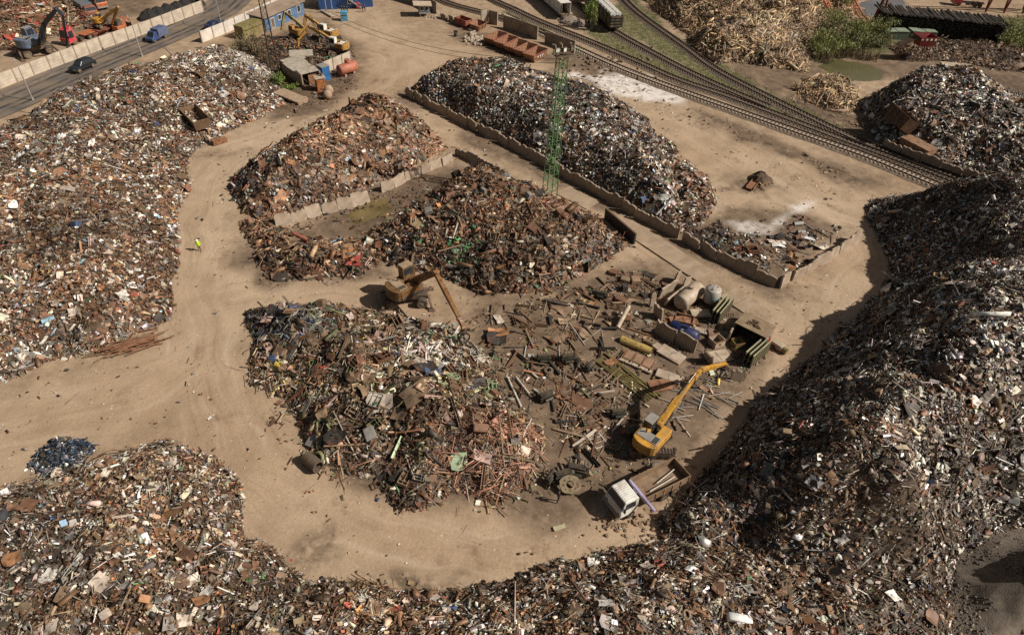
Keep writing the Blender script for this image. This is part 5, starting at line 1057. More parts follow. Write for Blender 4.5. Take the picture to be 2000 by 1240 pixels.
for k in range(6): a, bb = rnd.uniform(1487, 1498), rnd.uniform(352, 364); tag(MB(frame(G(a, bb, .35), rnd.uniform(0, 3), rnd.uniform(-.4, .4))).box((0, 0, 0), (1.9, .16, .08)).box((.1, .12, .05), (1.5, .1, .06)).build('plank', mat('old_plank', (.30, .20, .12), .9), None, G(a, bb, .35)), 'short brown plank sticking out of the lone soil pile', 'plank', 'planks by the soil pile')
# rubble
def rubble(label, cx, cy, sx, sy, n, m, group, smin=.3, smax=.9, name='concrete_lump'):
    protos = []
    for k in range(4):
        q = random.Random(50 + k); mb = MB().lathe((0, 0, -.35), [(.05, 0), (.42, .08), (.5, .4), (.36, .7), (.05, .75)], n=7); mb.v = [v + Vector((q.gauss(0, .07), q.gauss(0, .07), q.gauss(0, .06))) for v in mb.v]; protos.append(mb.build(name, m))
    for k in range(n):
        o = protos[k % 4] if k < 4 else protos[k % 4].copy()
        if k >= 4: C.objects.link(o)
        p = G(cx + rnd.gauss(0, sx), cy + rnd.gauss(0, sy)); s = rnd.uniform(smin, smax); o.location = (p.x, p.y, s * .25); o.scale = (s * rnd.uniform(.8, 1.6), s, s * rnd.uniform(.5, .9)); o.rotation_euler = (rnd.uniform(-.4, .4), rnd.uniform(-.4, .4), rnd.uniform(0, 6)); tag(o, label, 'rubble', group)
rubble('pale broken concrete lump in the rubble patch left of the skips', 922, 76, 9, 5, 60, mat('pale_rubble', (.42, .34, .26), .95, var=.2), 'rubble by the skips', .4, 1.1)
rubble('concrete lump in the small rubble patch below the kiosk', 845, 35, 7, 2, 20, m_conc, 'rubble by the kiosk', .4, .9)
rubble('brown clod of soil on the bank between lane and railway', 1190, 128, 50, 16, 90, mat('brown_clod', (.20, .14, .09), .95, var=.3), 'clods beside the railway', .3, .9, 'soil_clod')
rubble('small stone or crumb of soil in front of the white truck', 1215, 1025, 34, 12, 60, mat('soil_crumb', (.28, .19, .12), .95, var=.3), 'crumbs by the truck', .15, .5, 'stone')
for k, (x, y) in enumerate(((868, 38), (884, 43))): slab_wall([(x - 5, y - 2), (x + 5, y + 2)], 1.9, 1.6, .9, ['left of two chunky blocks by the kiosk', 'right of two chunky blocks by the kiosk'][k], 'blocks by the kiosk', m_concd, 0, .05, .3)
for k, (x, y) in enumerate(((890, 72),)): tag(MB(frame(G(x, y))).cyl((0, 0, 0), (0, 0, .9), .5, .3, 10).box((0, .1, 1.1), (.9, .3, .5)).build('bollard', m_black, None, G(x, y)), 'black stump with a box on top standing alone on the dirt', 'stump')

# ------------------------------------------------------------------ mast, pylon and cables
m_green = mat('green_mast_paint', (.115, .23, .095), .6, var=.25, rust=.1)
base = G(1073, 382)
lo, hi = 5.0, 40.0
for _ in range(40):
    mid = (lo + hi) / 2
    if P(base + Vector((0, 0, mid)))[1] > 108: lo = mid
    else: hi = mid
MH = lo
def lattice(name, label, base, H, w0, w1, bays, m, lx=.0, cat='mast', r=.055, heading=.4):
    root = thing(name, label, cat, base); M = frame(base, heading); cn = [(1, 1), (-1, 1), (-1, -1), (1, -1)]
    def pt(k, t): w = w0 + (w1 - w0) * t; return Vector((cn[k][0] * w / 2 + lx * t * H, cn[k][1] * w / 2, t * H))
    for k in range(4): MB(M).bar(pt(k, 0), pt(k, 1), r * 2.2).build('leg', m, root)
    for k in range(4):
        g = MB(M)
        for i in range(bays):
            a, b = i / bays, (i + 1) / bays; k2 = (k + 1) % 4
            g.bar(pt(k, b), pt(k2, b), r); g.bar(pt(k, a), pt(k2, b), r) if i % 2 else g.bar(pt(k2, a), pt(k, b), r)
        g.build('lattice_side', m, root)
    return root, M
mr, MM = lattice('lattice_mast', 'tall green lattice lighting mast standing beside the lane between heaps', base, MH, 1.7, 1.15, 16, m_green, .018, r=.056)
MB(MM).box((.5, 0, MH), (2.6, 1.8, .1)).build('platform', m_grime, mr)
for k, (x, y) in enumerate(((-.8, -.7), (.2, -.8), (1.3, -.6), (1.7, .5), (.4, .8), (-.7, .6))):
    f = MB(MM).bar((x, y, MH), (x, y, MH + .8), .08).box((x, y - .1, MH + 1.0), (.6, .3, .55), .4 * k).build('floodlight', m_grime, mr); MB(MM).box((x, y - .27, MH + 1.0), (.5, .04, .45), .4 * k).build('lens', m_bag, f)
MB(MM).bar((-1.3, -.9, MH), (-1.3, -.9, MH + 1.1), .06).bar((-1.3, -.9, MH + 1), (2.3, -.9, MH + 1), .06).bar((2.3, -.9, MH), (2.3, -.9, MH + 1.1), .06).build('railing', m_green, mr)
MB(MM).box((-.2, -.85, MH * .3), (.5, .3, .8)).build('switch_box', m_green, mr)
pr, PM = lattice('lattice_pylon', 'dark thin lattice pylon with lamp heads by the blue hut', G(540, 148), 20, 1.5, .7, 14, m_black, 0, 'pylon', .06)
for k in range(3): f = MB(PM).bar((0, 0, 19.6), (-1.6 + 1.6 * k, -.4, 20.2), .08).box((-1.8 + 1.8 * k, -.4, 20.4), (.7, .4, .35)).build('lamp_head', m_bag, pr)
def cable(label, p, q, sag, r=.035):
    p, q = Vector(p), Vector(q); pts_ = []
    for i in range(25): t = i / 24; c = p.lerp(q, t); c.z -= sag * 4 * t * (1 - t); pts_.append(c)
    tag(MB().tube(pts_, r, 4).build('power_cable', m_black, None, p), label, 'cable')
top = base + Vector((.3, 0, MH - .5))
pt_ = G(540, 148) + Vector((0, 0, 19.3))
cable('upper of two thin black cables sagging between mast and pylon', top, pt_, 4.2); cable('lower of two thin black cables sagging between mast and pylon', top + Vector((0, 0, -.5)), pt_ + Vector((0, 0, -.7)), 4.4)
cable('thin black guy cable running down from the mast to the pale heap side', top, G(1140, 182, 1.0), .6)
cable('thin black cable sagging from the pylon over the blue hut', pt_, G(760, -30, 9), 3.0); cable('thin black cable from the pylon over the whitish fence', pt_, G(395, 60, 7.5), 1.2)
for k, (x, y, h) in enumerate(((638, 26, 6.5), (650, 29, 6.5))): tag(MB(frame(G(x, y))).cyl((0, 0, 0), (0, 0, h), .11, .08, 8).box((0, 0, .1), (.4, .4, .2)).build('post', m_pole, None, G(x, y)), ['left of two thin grey posts before the blue office', 'right of two thin grey posts before the blue office'][k], 'post')
tag(MB(frame(G(640, 26, .3), hd((628, 18), (655, 33)))).box((0, 0, 0), (5.4, 1.1, .25)).box((-2.2, 0, -.2), (.2, 1, .3)).box((2.2, 0, -.2), (.2, 1, .3)).build('ramp', m_tan, None, G(640, 26, .3)), 'low pale ramp on the dark ground before the blue office', 'ramp')
# ------------------------------------------------------------------ trees, bushes, reeds, grass
def leafmat(n, c): return mat(n, c, .7, var=.35, sc=.9)
m_bark = mat('bark', (.12, .085, .055), .9, var=.3)
def leaf_mesh(name, blobs, n, size, m, parent, q, upright=False):
    V = []; F = []
    w_ = np.array([b[3]**2 * b[4] for b in blobs]); w_ /= w_.sum()
    for i in range(n):
        b = blobs[q.choice(len(blobs), p=w_)]; d = q.normal(size=3); d /= np.linalg.norm(d); rr = q.random()**.4
        c = np.array(b[:3]) + d * np.array([b[3], b[3], b[4]]) * rr; s = size * q.uniform(.6, 1.4)
        u = q.normal(size=3); u[2] = abs(u[2]) + (1.5 if upright else .3); u /= np.linalg.norm(u); v = np.cross(u, q.normal(size=3)); v /= np.linalg.norm(v)
        k = len(V); V += [tuple(c - u * s), tuple(c + v * s * .38), tuple(c + u * s), tuple(c - v * s * .38)]; F.append((k, k + 1, k + 2, k + 3))
    mb = MB(); mb.v = [Vector(p) + parent.location for p in V]; mb.f = F; return mb.build(name, m, parent)
def bush(name, label, base, H, W, n, m, seed, cat='bush', leaf=.22, narrow=False, group=None, stems=5):
    q = np.random.default_rng(seed); r = thing(name, label, cat, base, group); mb = MB(); blobs = []; b = Vector(base)
    for k in range(stems):
        a = q.uniform(0, 6.28); rr = W * .5 * q.random()**.5; tip = b + Vector((rr * math.cos(a), rr * math.sin(a), H * q.uniform(.55, .95))); mid = b.lerp(tip, .5) + Vector((0, 0, H * .12))
        mb.tube([b + Vector((q.normal(0, .1), q.normal(0, .1), -.1)), mid, tip], [.03 * H * .5 + .03, .02 * H * .4 + .02, .015], 5)
        for t in (.45, .7, .95): c = b.lerp(tip, t) - b; blobs.append((c.x + q.normal(0, W * .06), c.y + q.normal(0, W * .06), c.z + H * .08, W * q.uniform(.13, .24), H * q.uniform(.10, .17)))
    mb.build('trunk', m_bark, r); leaf_mesh('crown', blobs, n, leaf, m, r, q, True); return r
LG, LG2, LG3, LD = leafmat('spring_leaves', (.19, .26, .05)), leafmat('willow_leaves', (.25, .27, .09)), leafmat('grey_willow_leaves', (.20, .20, .09)), leafmat('dark_weed_leaves', (.07, .09, .03))
bush('tree', 'slim bright green spring tree beside the loaded wagon', G(1150, 54), 7.0, 3.0, 900, LG, 1, 'tree', .22, stems=7)
bush('tree', 'shorter dark green bushy tree in front of the loaded wagon', G(1162, 60), 4.8, 2.4, 650, LG2, 2, 'tree', .2, stems=6)
WL_ = [(1590, 100, 5.0, 7), (1618, 92, 6.0, 8), (1650, 85, 5.5, 8), (1685, 80, 5.5, 8), (1712, 76, 4.8, 7), (1605, 112, 3.5, 6), (1645, 104, 4.0, 7), (1685, 96, 4.0, 7), (1625, 62, 5.5, 6), (1640, 20, 5.0, 6), (1720, 92, 3.0, 5)]
WN = ['low willow bush at the left end of the pond thicket', 'tall willow bush behind the left side of the pond', 'widest pale green willow bush behind the pond', 'willow bush between the pond and the log pile', 'willow bush touching the left end of the log pile', 'small willow bush leaning to the timber heap', 'low grey green willow bush at the reed edge', 'low willow bush at the right of the reeds', 'willow bush growing under the orange ladder frames', 'willow bush at the top edge between orange frames', 'small bush left of the green containers']
for k, (x, y, H, W) in enumerate(WL_): bush('willow_bush', WN[k], G(x, y), H, W * 1.1, 1500, [LG2, LG3, LG2][k % 3], 10 + k, leaf=.21, group='willows by the pond', stems=13)
for k, (x, y, H, W) in enumerate(((1975, 82, 5.5, 8), (2010, 70, 6, 8), (1955, 95, 3.5, 5), (2000, 100, 4, 7))): bush('willow_bush', ['tall yellow green bush right of the log pile', 'bush cut by the right edge beyond the log pile', 'small bush below the right end of the log pile', 'low bush at the right edge above the brushwood bank'][k], G(x, y), H, W * 1.1, 1400, LG2, 30 + k, leaf=.21, group='bushes right of the logs', stems=13)
for k, (x, y, H, W) in enumerate(((548, 168, 2.4, 4.0), (528, 172, 2.6, 3.5), (563, 176, 1.2, 3.0))): bush('bush', ['bright green bush beside the collapsing shed', 'dark weedy bush at the foot of the pylon', 'low grassy bush below the shed corner'][k], G(x, y), H, W, 600, [LG, LD, LG][k], 40 + k, leaf=.17)
m_dry = leafmat('dry_stems', (.20, .155, .085))
for k, (x, y) in enumerate(((470, 100), (490, 104), (508, 112), (500, 92), (520, 128))): bush('brush_thicket', ['leftmost', 'second from left', 'middle', 'rearmost', 'lowest'][k] + ' dry brown brush clump below the olive container', G(x, y), 3.0, 3.5, 260, m_dry, 50 + k, 'brush', .2, group='dry brush by the container', stems=16)
def blades(name, label, polys, dens, h, m, wd=.05, cat='grass', lean=.25):
    V = []; F = []; q = np.random.default_rng(8)
    for pl in polys:
        xs = [a[0] for a in pl]; ys = [a[1] for a in pl]; n = int((max(xs) - min(xs)) * (max(ys) - min(ys)) * dens); x = q.uniform(min(xs), max(xs), n); y = q.uniform(min(ys), max(ys), n)
        ok = (sdist(x, y, pl) + (fbm(x, y, .25, 3, 2) - .5) * 6 > 0) & in_view(x, y, x * 0, 60)
        for a, b in zip(x[ok], y[ok]):
            t = q.uniform(0, 6.28); hh = h * q.uniform(.5, 1.2); k = len(V); ex, ey = math.cos(t) * wd, math.sin(t) * wd; lx, ly = q.normal(0, lean * hh, 2)
            V += [(a - ex, b - ey, -.1), (a + ex, b + ey, -.1), (a + lx, b + ly, hh)]; F.append((k, k + 1, k + 2))
    mb = MB(); mb.v = [Vector(v) for v in V]; mb.f = F; return tag(mb.build(name, m), label, cat, kind='stuff')
blades('reeds', 'dry brown reeds along the far bank of the pond', [pts((1582, 122), (1600, 104), (1650, 104), (1715, 112), (1722, 126), (1690, 120), (1640, 114), (1600, 124))], 14, 2.2, m_dry, .06, 'reeds', .12)
blades('grass', 'green grass strips between the railway tracks', GREEN, 3.2, .42, leafmat('grass_blades', (.10, .125, .035)), .09)
# ------------------------------------------------------------------ log pile, gantry, containers beyond the pond
m_log = mat('dark_log', (.085, .07, .058), .9, var=.35); m_logd = mat('black_log', (.03, .025, .021), .95, var=.4)
A_, B_ = G(1712, 62), G(1952, 88); ax_ = (B_ - A_); Ll = ax_.length; ax_.normalize(); nx_ = Vector((-ax_.y, ax_.x, 0)); core = MB(); q = random.Random(5)
nl = 96
for lay in range(7):
    for i in range(int(nl * .6)):
        t = (i + .5 + .3 * q.random()) / (nl * .6); p = A_ + ax_ * (t * Ll) + Vector((0, 0, .3 + lay * .55)) - nx_ * q.uniform(-.2, .35); core.cyl(p, p + nx_ * 5.6, q.uniform(.22, .32), n=6)
tag(core.build('log_stack', m_logd), 'tall dark face of a long stack of black logs beyond the pond', 'log stack', kind='stuff')
for i in range(nl):
    t = (i + .5) / nl; p = A_ + ax_ * (t * Ll) + Vector((0, 0, 4.25 + .35 * q.random())) - nx_ * q.uniform(-.1, .6); e = p + nx_ * q.uniform(5.4, 6.3) + ax_ * q.gauss(-1.2, .35) + Vector((0, 0, q.uniform(.1, .55)))
    tag(MB().cyl(p, e, q.uniform(.14, .24), q.uniform(.12, .2), 7).build('log', m_log, None, p), 'dark log lying on top of the long black log stack', 'log', 'logs on top of the stack')
m_gan = mat('dark_red_gantry', (.17, .05, .03), .7, rust=.25); m_lad = mat('orange_frame_paint', (.52, .16, .09), .6, rust=.15)
def gantry(label, base, h, w, H):
    r = thing('gantry', label, 'gantry', base); M = frame(base, h)
    for x in (-w / 2, w / 2): MB(M).bar((x - .9, -1.2, 0), (x, 0, H), .35).build('leg', m_gan, r); MB(M).bar((x + .9, 1.2, 0), (x, 0, H), .35).build('leg', m_gan, r); MB(M).bar((x - .5, -.65, H * .45), (x + .5, .65, H * .45), .2).build('brace', m_gan, r)
    MB(M).box((0, 0, H), (w + 1, .5, .6)).build('beam', m_gan, r)
gantry('dark red steel gantry leg frame at the left end of the log stack', G(1712, 50), 1.2, 2.0, 9)
b = G(1940, 22); gr = thing('gantry_crane', 'long dark red lattice gantry crane beam in the far top right corner', 'gantry', b); M = frame(b, hd((1860, 20), (2020, 24)))
Lg = 30
for y in (-.8, .8):
    for z in (5.2, 6.8): MB(M).bar((-Lg / 2, y, z), (Lg / 2, y, z), .25).build('chord', m_gan, gr)
    g = MB(M)
    for i in range(20): x = -Lg / 2 + i * 1.5; g.bar((x, y, 5.2 if i % 2 else 6.8), (x + 1.5, y, 6.8 if i % 2 else 5.2), .14)
    g.build('lattice_web', m_gan, gr)
for x in (-2, 3, 8): MB(M).bar((x - 1, -1.5, 0), (x, -.8, 5.2), .4).build('leg', m_gan, gr); MB(M).bar((x + 1, 1.5, 0), (x, .8, 5.2), .4).build('leg', m_gan, gr)
truck('truck', 'red truck with dark windscreen parked under the far gantry crane', G(1888, 12), hd((1905, 14), (1880, 12)), m_red, 2.2, 8.0, 2.5, 1.1, 2.2, (2.6, -1.6, -2.8), .55, ribs=False)
def ladder(label, p, q, w, m, n=7, H=1.2):
    p, q = Vector(p), Vector(q); r = thing('steel_ladder', label, 'frame', p); d = (q - p).normalized(); s = Vector((-d.y, d.x, 0)).normalized() * (w / 2)
    for k in (-1, 1): MB().bar(p + s * k, q + s * k, .28, .35).build('rail', m, r)
    for i in range(n): c = p.lerp(q, i / (n - 1)); MB().bar(c - s, c + s, .2).build('rung', m, r)
ladder('dark orange ladder like steel frame propped against the timber heap', Vector(G(1628, 32, .6)), Vector(G(1612, 0, 4.0)), 3.0, m_lad)
ladder('bright orange ladder like steel frame by the grey puddle', Vector(G(1672, 22, 1.0)), Vector(G(1652, -12, 2.5)), 2.8, m_lad); ladder('short orange frame end sunk in the willow bushes', Vector(G(1690, 40, .5)), Vector(G(1678, 26, 1.2)), 1.6, m_lad, 4)
for k, (a, bb) in enumerate((((1714, 74), (1768, 75)), ((1770, 74), (1822, 76)))):
    c = G((a[0] + bb[0]) / 2, (a[1] + bb[1]) / 2); Lc = (G(*bb) - G(*a)).length; r = thing('container', ['left of two low green containers below the log stack', 'right of two low green containers below the log stack'][k], 'container', c); M = frame(c, hd(a, bb))
    MB(M).box((0, 0, .9), (Lc * .97, 2.6, 1.8)).build('body', mat('green_container', (.07, .09, .065), .7, var=.25), r); MB(M).box((-Lc * .2, 0, 1.86), (Lc * .5, 2.8, .12), 0, .03).box((Lc * .27, 0, 1.88), (Lc * .4, 2.8, .12)).build('roof', mat('pale_green_roof', (.20, .24, .17), .8, var=.3), r)
b = G(1790, 118); r = thing('feed_hopper', 'dark red painted feed hopper with sloping chute on thin trestle legs', 'hopper', b); M = frame(b, .05)
hm = mat('dark_red_hopper', (.24, .03, .03), .6, rust=.1); k = MB(M).obox(3.0, 2.6, 2.0, .1, 3.4, .5, .4).build('hopper_box', hm, r)
g = MB(M)
for i in range(4): g.box((-1.5 + i * .95, -1.62 - .02 * i, 5.0), (.45, .05, .4))
g.build('white_mark', m_white, k); MB(M).bar((-1.4, 0, 5.3), (-5.2, .4, 3.2), 2.2, .2).build('chute', m_rustd, r)
for x in (-1.3, 1.3):
    for y in (-1, 1): MB(M).bar((x * 1.2, y * 1.2, 0), (x, y, 3.5), .18).build('leg', m_rustd, r)
MB(M).bar((-1.5, -1.2, .3), (1.4, -1.1, 3), .1).bar((1.5, -1.2, .3), (-1.4, -1.1, 3), .1).bar((-4.5, .3, 0), (-4.3, .3, 3.4), .14).bar((-4.5, .3, 0), (-3.2, .3, 3.9), .1).build('brace', m_rustd, r)
tag(MB(frame(G(1868, 128, .5), hd((1840, 126), (1895, 131)))).box((0, 0, 0), (6.2, 2.4, .3)).box((-2.8, 0, -.3), (.4, 2.2, .5)).box((2.8, 0, -.3), (.4, 2.2, .5)).build('metal_slab', m_tan, None, G(1868, 128, .5)), 'flat pale brown slab behind the crest of the heap beyond the railway', 'slab')
tag(MB(frame(G(1950, 105, .7), -.5, .12)).box((0, 0, 0), (7, 1.4, .2)).box((0, .6, .15), (7, .12, .2)).build('metal_slab', mat('orange_tan_plate', (.40, .24, .12), .8, var=.2), None, G(1950, 105, .7)), 'long orange tan plate lying on the brushwood bank', 'slab')
for k, (x, y, a, s, c) in enumerate(((1915, 152, .3, 3, 0), (1935, 175, .2, 4.5, 1), (1985, 190, .1, 3.0, 1))): tag(MB(frame(G(x, y, .1), a)).box((0, 0, 0), (s, s * .6, .08)).box((0, s * .27, .06), (s, .08, .05)).build('ground_plate', [mat('orange_ground_plate', (.42, .22, .07), .8), m_tan][c], None, G(x, y, .1)), ['orange tinted flat plate on the ground behind the far heap', 'larger tan flat plate on the ground behind the far heap', 'tan flat plate on the ground at the right edge'][k], 'plate')

# ------------------------------------------------------------------ things round the tanks
def radiator(label, p, q, H, n=3):
    p, q = Vector(p), Vector(q); c = (p + q) / 2; L = (q - p).length; r = thing('finned_cage', label, 'cage', c); M = frame(c, math.atan2(q.y - p.y, q.x - p.x)); mo = mat('dark_olive_steel', (.14, .13, .075), .7, .1, rust=.2)
    for i in range(n): MB(M).box((0, -.45 * (n - 1) / 2 + .45 * i, H / 2), (L, .1, H)).build('panel', mo, r); MB(M).bar((-L / 2, -.45 * (n - 1) / 2 + .45 * i, H + .03), (L / 2, -.45 * (n - 1) / 2 + .45 * i, H + .03), .12).build('top_rail', mat('pale_olive_rail', (.36, .33, .2), .6), r)
    g = MB(M)
    for i in range(7): g.box((-L / 2 + .1 + i * (L - .2) / 6, 0, H / 2), (.06, .45 * (n - 1) + .2, .06)); g.box((-L / 2 + .1 + i * (L - .2) / 6, -.45 * (n - 1) / 2 - .07, H / 2), (.08, .05, H))
    g.build('slats', mo, r)
radiator('tall finned steel cage below the upright domed tank', Z0(1393, 632), Z0(1420, 600), 1.8); radiator('tall finned steel cage at the right end of the yard by the lane', Z0(1456, 716), Z0(1492, 684), 1.9)
b = G(1466, 662); r = thing('steel_shed', 'open sided box shed with flat brown roof and wires on top', 'shed', b); M = frame(b, hd((1450, 655), (1490, 672)) - .1)
MB(M).box((0, 1.2, 1.1), (3.6, .12, 2.2)).build('back_wall', m_rustd, r); MB(M).box((-1.8, 0, 1.1), (.12, 2.4, 2.2)).build('side_wall', m_rustd, r); MB(M).box((1.8, 0, 1.1), (.12, 2.4, 2.2)).build('side_wall', m_concd, r); MB(M).box((0, 0, 2.26), (3.9, 2.7, .12)).build('roof', mat('brown_plate_roof', (.25, .175, .105), .85, var=.25), r)
mb = MB(M); q = random.Random(9)
for i in range(9): mb.tube([(q.uniform(-.9, .9), q.uniform(-.7, .7), 2.36 + .05 * i % .2) for _ in range(4)], .03, 4)
mb.build('wire_tangle', m_rustd, r)
for i in range(9): p = Z0(1474 + i * 3.0, 690 - i * 1.9, .0); o = thing('gas_cylinder', 'red gas cylinder in the short row beside the open steel shed', 'gas cylinder', p, 'row of gas cylinders'); MB(frame(p)).lathe((0, 0, 0), [(.02, 0), (.14, .02), (.14, 1.15), (.11, 1.3), (.04, 1.38), (.02, 1.4)], n=10).build('body', mat('gas_red', (.45, .10, .06), .5), o); MB(frame(p)).cyl((0, 0, 1.4), (0, 0, 1.55), .05, n=8).build('valve', m_chrome, o)
def crate(label, base, h, d, m, z=0, tilt=0, name='steel_crate', cat='crate'):
    base = Vector(base) + Vector((0, 0, z)); r = thing(name, label, cat, base); M = frame(base, h, tilt); L, W, H = d
    MB(M).obox(L, W, H, .08, 0).build('box', m, r)
    for y in (-1, 1): MB(M).box((0, y * W * .5, H + .04), (L + .1, .1, .1)).build('rim', m_rusty, r)
    for x in (-1, 1): MB(M).box((x * L * .5, 0, H * .5), (.08, W * .7, .1)).build('band', m_rusty, r)
crate('dark open crate in front of the steel shed', G(1440, 676), .3, (1.3, 1.1, .8), m_olive); crate('open wooden looking crate between slabs and the shed', G(1398, 672), .5, (1.5, 1.3, .9), m_tan); crate('low dark tray box beside the beige tank', G(1335, 628), -.3, (2.2, 1.5, .5), m_rustd); crate('rusty open box at the corner wall beside scrap', G(1466, 499), .1, (1.5, 1.3, 1.2), m_rusty); crate('dark red open box inside the walled corner', G(1444, 498), .5, (1.6, 1.2, .9), m_skipr)
crate('orange rusty crate on the corner of the long wall heap', G(1310, 432), .9, (1.5, 1.2, 1.0), m_skip)
r = thing('compressor', 'small pale compressor lying on the edge of the lane right of the cages', 'compressor', G(1517, 680)); M = frame(G(1517, 680), -.9); MB(M).box((0, 0, .5), (1.4, .8, .7)).build('body', m_tan, r, bevel=.06); MB(M).cyl((.4, 0, .45), (1.3, 0, .45), .35, n=12).build('motor', m_olive, r)
for y in (-.5, .5): wheel(r, M, (-.3, y, .25), .25, .15)
for k, (a, bb, h, L, W, lb) in enumerate(((1293, 684, -.9, 2.4, .9, 'plain brown concrete block lying below the blue tank wall'), (1311, 692, -.7, 3.0, 1.7, 'broad cracked concrete slab lying flat left of the blue tank wall'), (1306, 735, -.4, 2.8, 1.3, 'pale brown slab lying flat behind the yellow boom'), (1335, 626, .2, 3.4, 1.6, 'flat rusty plate lying in front of the beige tank'), (1368, 612, .1, 2.4, 1.4, 'wooden pallet like platform below the upright tank'), (1402, 696, .3, 3.0, 1.8, 'flat brown plate on the ground left of the right hand cage'), (1290, 752, .3, 2.6, 1.6, 'reddish brown plate lying between long pipes and boom'), (1376, 648, -.3, 2.4, .9, 'grey slab lying right of the blue tank'))):
    tag(MB(frame(G(a, bb, .2), h, .04)).box((0, 0, 0), (L, W, .22)).box((L * .2, 0, .13), (L * .4, W * .8, .05), .1).build('flat_slab', [m_conc, m_conc, m_conc, m_rusty, m_tan, m_tan, m_rusty, m_conc][k], None, G(a, bb, .2), bevel=.04), lb, 'slab')
# split yellow cylinder, crate of brown panels, drum, cylinder head plate
c = G(1243, 672, .45); d = (G(1270, 684) - G(1217, 662)).normalized(); mb = MB(frame(c, math.atan2(d.y, d.x))); n = 10
vs = [];
for x in (-1.9, 1.9):
    for rr in (.55, .48):
        for i in range(n + 1): t = math.pi * i / n; vs.append((x, rr * math.cos(t), rr * math.sin(t) - .3))
k = n + 1; fs = [(i, i + 1, 2 * k + i + 1, 2 * k + i) for i in range(n)] + [(k + i + 1, k + i, 3 * k + i, 3 * k + i + 1) for i in range(n)] + [(i, k + i, k + i + 1, i + 1) for i in range(n)] + [(2 * k + i + 1, 3 * k + i + 1, 3 * k + i, 2 * k + i) for i in range(n)] + [(0, 2 * k, 3 * k, k), (n, k + n, 3 * k + n, 2 * k + n)]
mb.add(vs, fs); tag(mb.build('half_pipe', mat('ochre_yellow_shell', (.40, .28, .085), .6, var=.25, rust=.2), None, c, smooth=False), 'ochre yellow half cylinder shell lying above the bundle of long pipes', 'shell')
c = G(1246, 708); r = thing('panel_rack', 'flat rack of brown panels with pale wooden edge lying in the yard', 'rack', c); M = frame(c, math.atan2(d.y, d.x))
for i in range(3): MB(M).box((-1.2 + i * 1.15, .15, .3), (1.05, 1.5, .35)).build('panel', mat('brown_panel', (.28, .165, .10), .8, var=.25), r, bevel=.1)
for i in range(5): MB(M).box((-1.6 + i * .8, -.85, .25), (.74, .42, .2)).build('block', m_tan, r)
for i in range(4): MB(M).box((-1.78 + i * 1.17, .1, .5), (.08, 1.9, .1)).build('strap', m_rusty, r)
tag(MB().lathe(G(598, 892, .62), [(.5, 0), (.62, 0), (.64, .05), (.62, .1), (.62, .9), (.64, .95), (.62, 1.0), (.62, 1.8), (.64, 1.85), (.62, 1.9), (.5, 1.9), (.5, .2), (.02, .2)], (.75, -.6, .05), 20).build('steel_drum', mat('dark_brown_drum', (.11, .08, .055), .7, var=.3, rust=.15), None, G(598, 892, .62)), 'large dark brown drum lying at the lower left foot of the foreground heap', 'drum')
c = G(1113, 946, .75); FS = frame(c, .15, 0, .5) @ Matrix.Scale(.85, 4); bmx = MB(FS); outer = [(1.15 * math.cos(2 * math.pi * i / 32 + .1) * (1.12 if i % 8 in (3, 4, 5) else 1.0), 1.0 * math.sin(2 * math.pi * i / 32 + .1)) for i in range(32)]
vs = [(x, y, .16) for x, y in outer] + [(.42 * math.cos(2 * math.pi * i / 32 + .1), .42 * math.sin(2 * math.pi * i / 32 + .1), .16) for i in range(32)]; vs += [(x, y, -.16) for x, y, z in vs]
fs = [(i, (i + 1) % 32, 32 + (i + 1) % 32, 32 + i) for i in range(32)] + [(64 + (i + 1) % 32, 64 + i, 96 + i, 96 + (i + 1) % 32) for i in range(32)] + [(i, 64 + i, 64 + (i + 1) % 32, (i + 1) % 32) for i in range(32)] + [(32 + (i + 1) % 32, 96 + (i + 1) % 32, 96 + i, 32 + i) for i in range(32)]
r = thing('machine_flange', 'heavy tan steel flange plate with a ring of holes leaning beside the truck', 'flange', c); bmx.add(vs, fs); bmx.build('plate', mat('tan_flange', (.22, .165, .09), .7, var=.2, rust=.2), r)
for i in range(8): a = 2 * math.pi * i / 8; MB(FS).cyl((.76 * math.cos(a), .7 * math.sin(a), .155), (.76 * math.cos(a), .7 * math.sin(a), .175), .11, n=10).build('bolt_hole', m_black, r)
def engine(label, base, h, s=1.0):
    q = random.Random(int(base[0] * 100)); r = thing('engine_block', label, 'engine', base); M = frame(base, h) @ Matrix.Scale(s, 4); me_ = mat('greasy_iron', (.055, .05, .038), .5, .4, var=.4, dust=.2)
    MB(M).box((0, 0, .45), (1.6, .7, .7)).box((0, 0, .9), (1.4, .5, .25)).build('block', me_, r, bevel=.05); MB(M).cyl((.8, 0, .5), (1.0, 0, .5), .38, n=14).build('flywheel', me_, r)
    for i in range(4): MB(M).cyl((-.6 + .4 * i, .35, .7), (-.6 + .4 * i, .75, .85), .1, n=8).build('pipe_stub', m_grime, r)
    MB(M).cyl((-.4, -.55, .5), (.5, -.55, .5), .2, n=10).build('starter', me_, r)
for k, (x, y, h, s) in enumerate(((1098, 935, .4, 1.1), (1125, 925, -.2, 1.2), (1075, 940, 1.0, .9), (1108, 706, .2, 1.0), (1060, 705, .1, .9), (1065, 780, .6, 1.0), (1172, 580, -.3, .9), (1205, 812, .2, .9), (1150, 722, 1.0, .8))): engine(['greasy engine block directly behind the holed flange plate', 'long greasy engine block right of the holed flange plate', 'greasy engine block left of the holed flange plate', 'dark engine with pale top in the middle of the scattered parts', 'dark engine left of the middle tyre', 'greasy engine among short pipes in the scattered parts', 'engine lying near the left leaning slabs', 'engine in the shadow behind the yellow excavator', 'small engine left of the long pipe bundle'][k], tuple(G(x, y)), h, s)
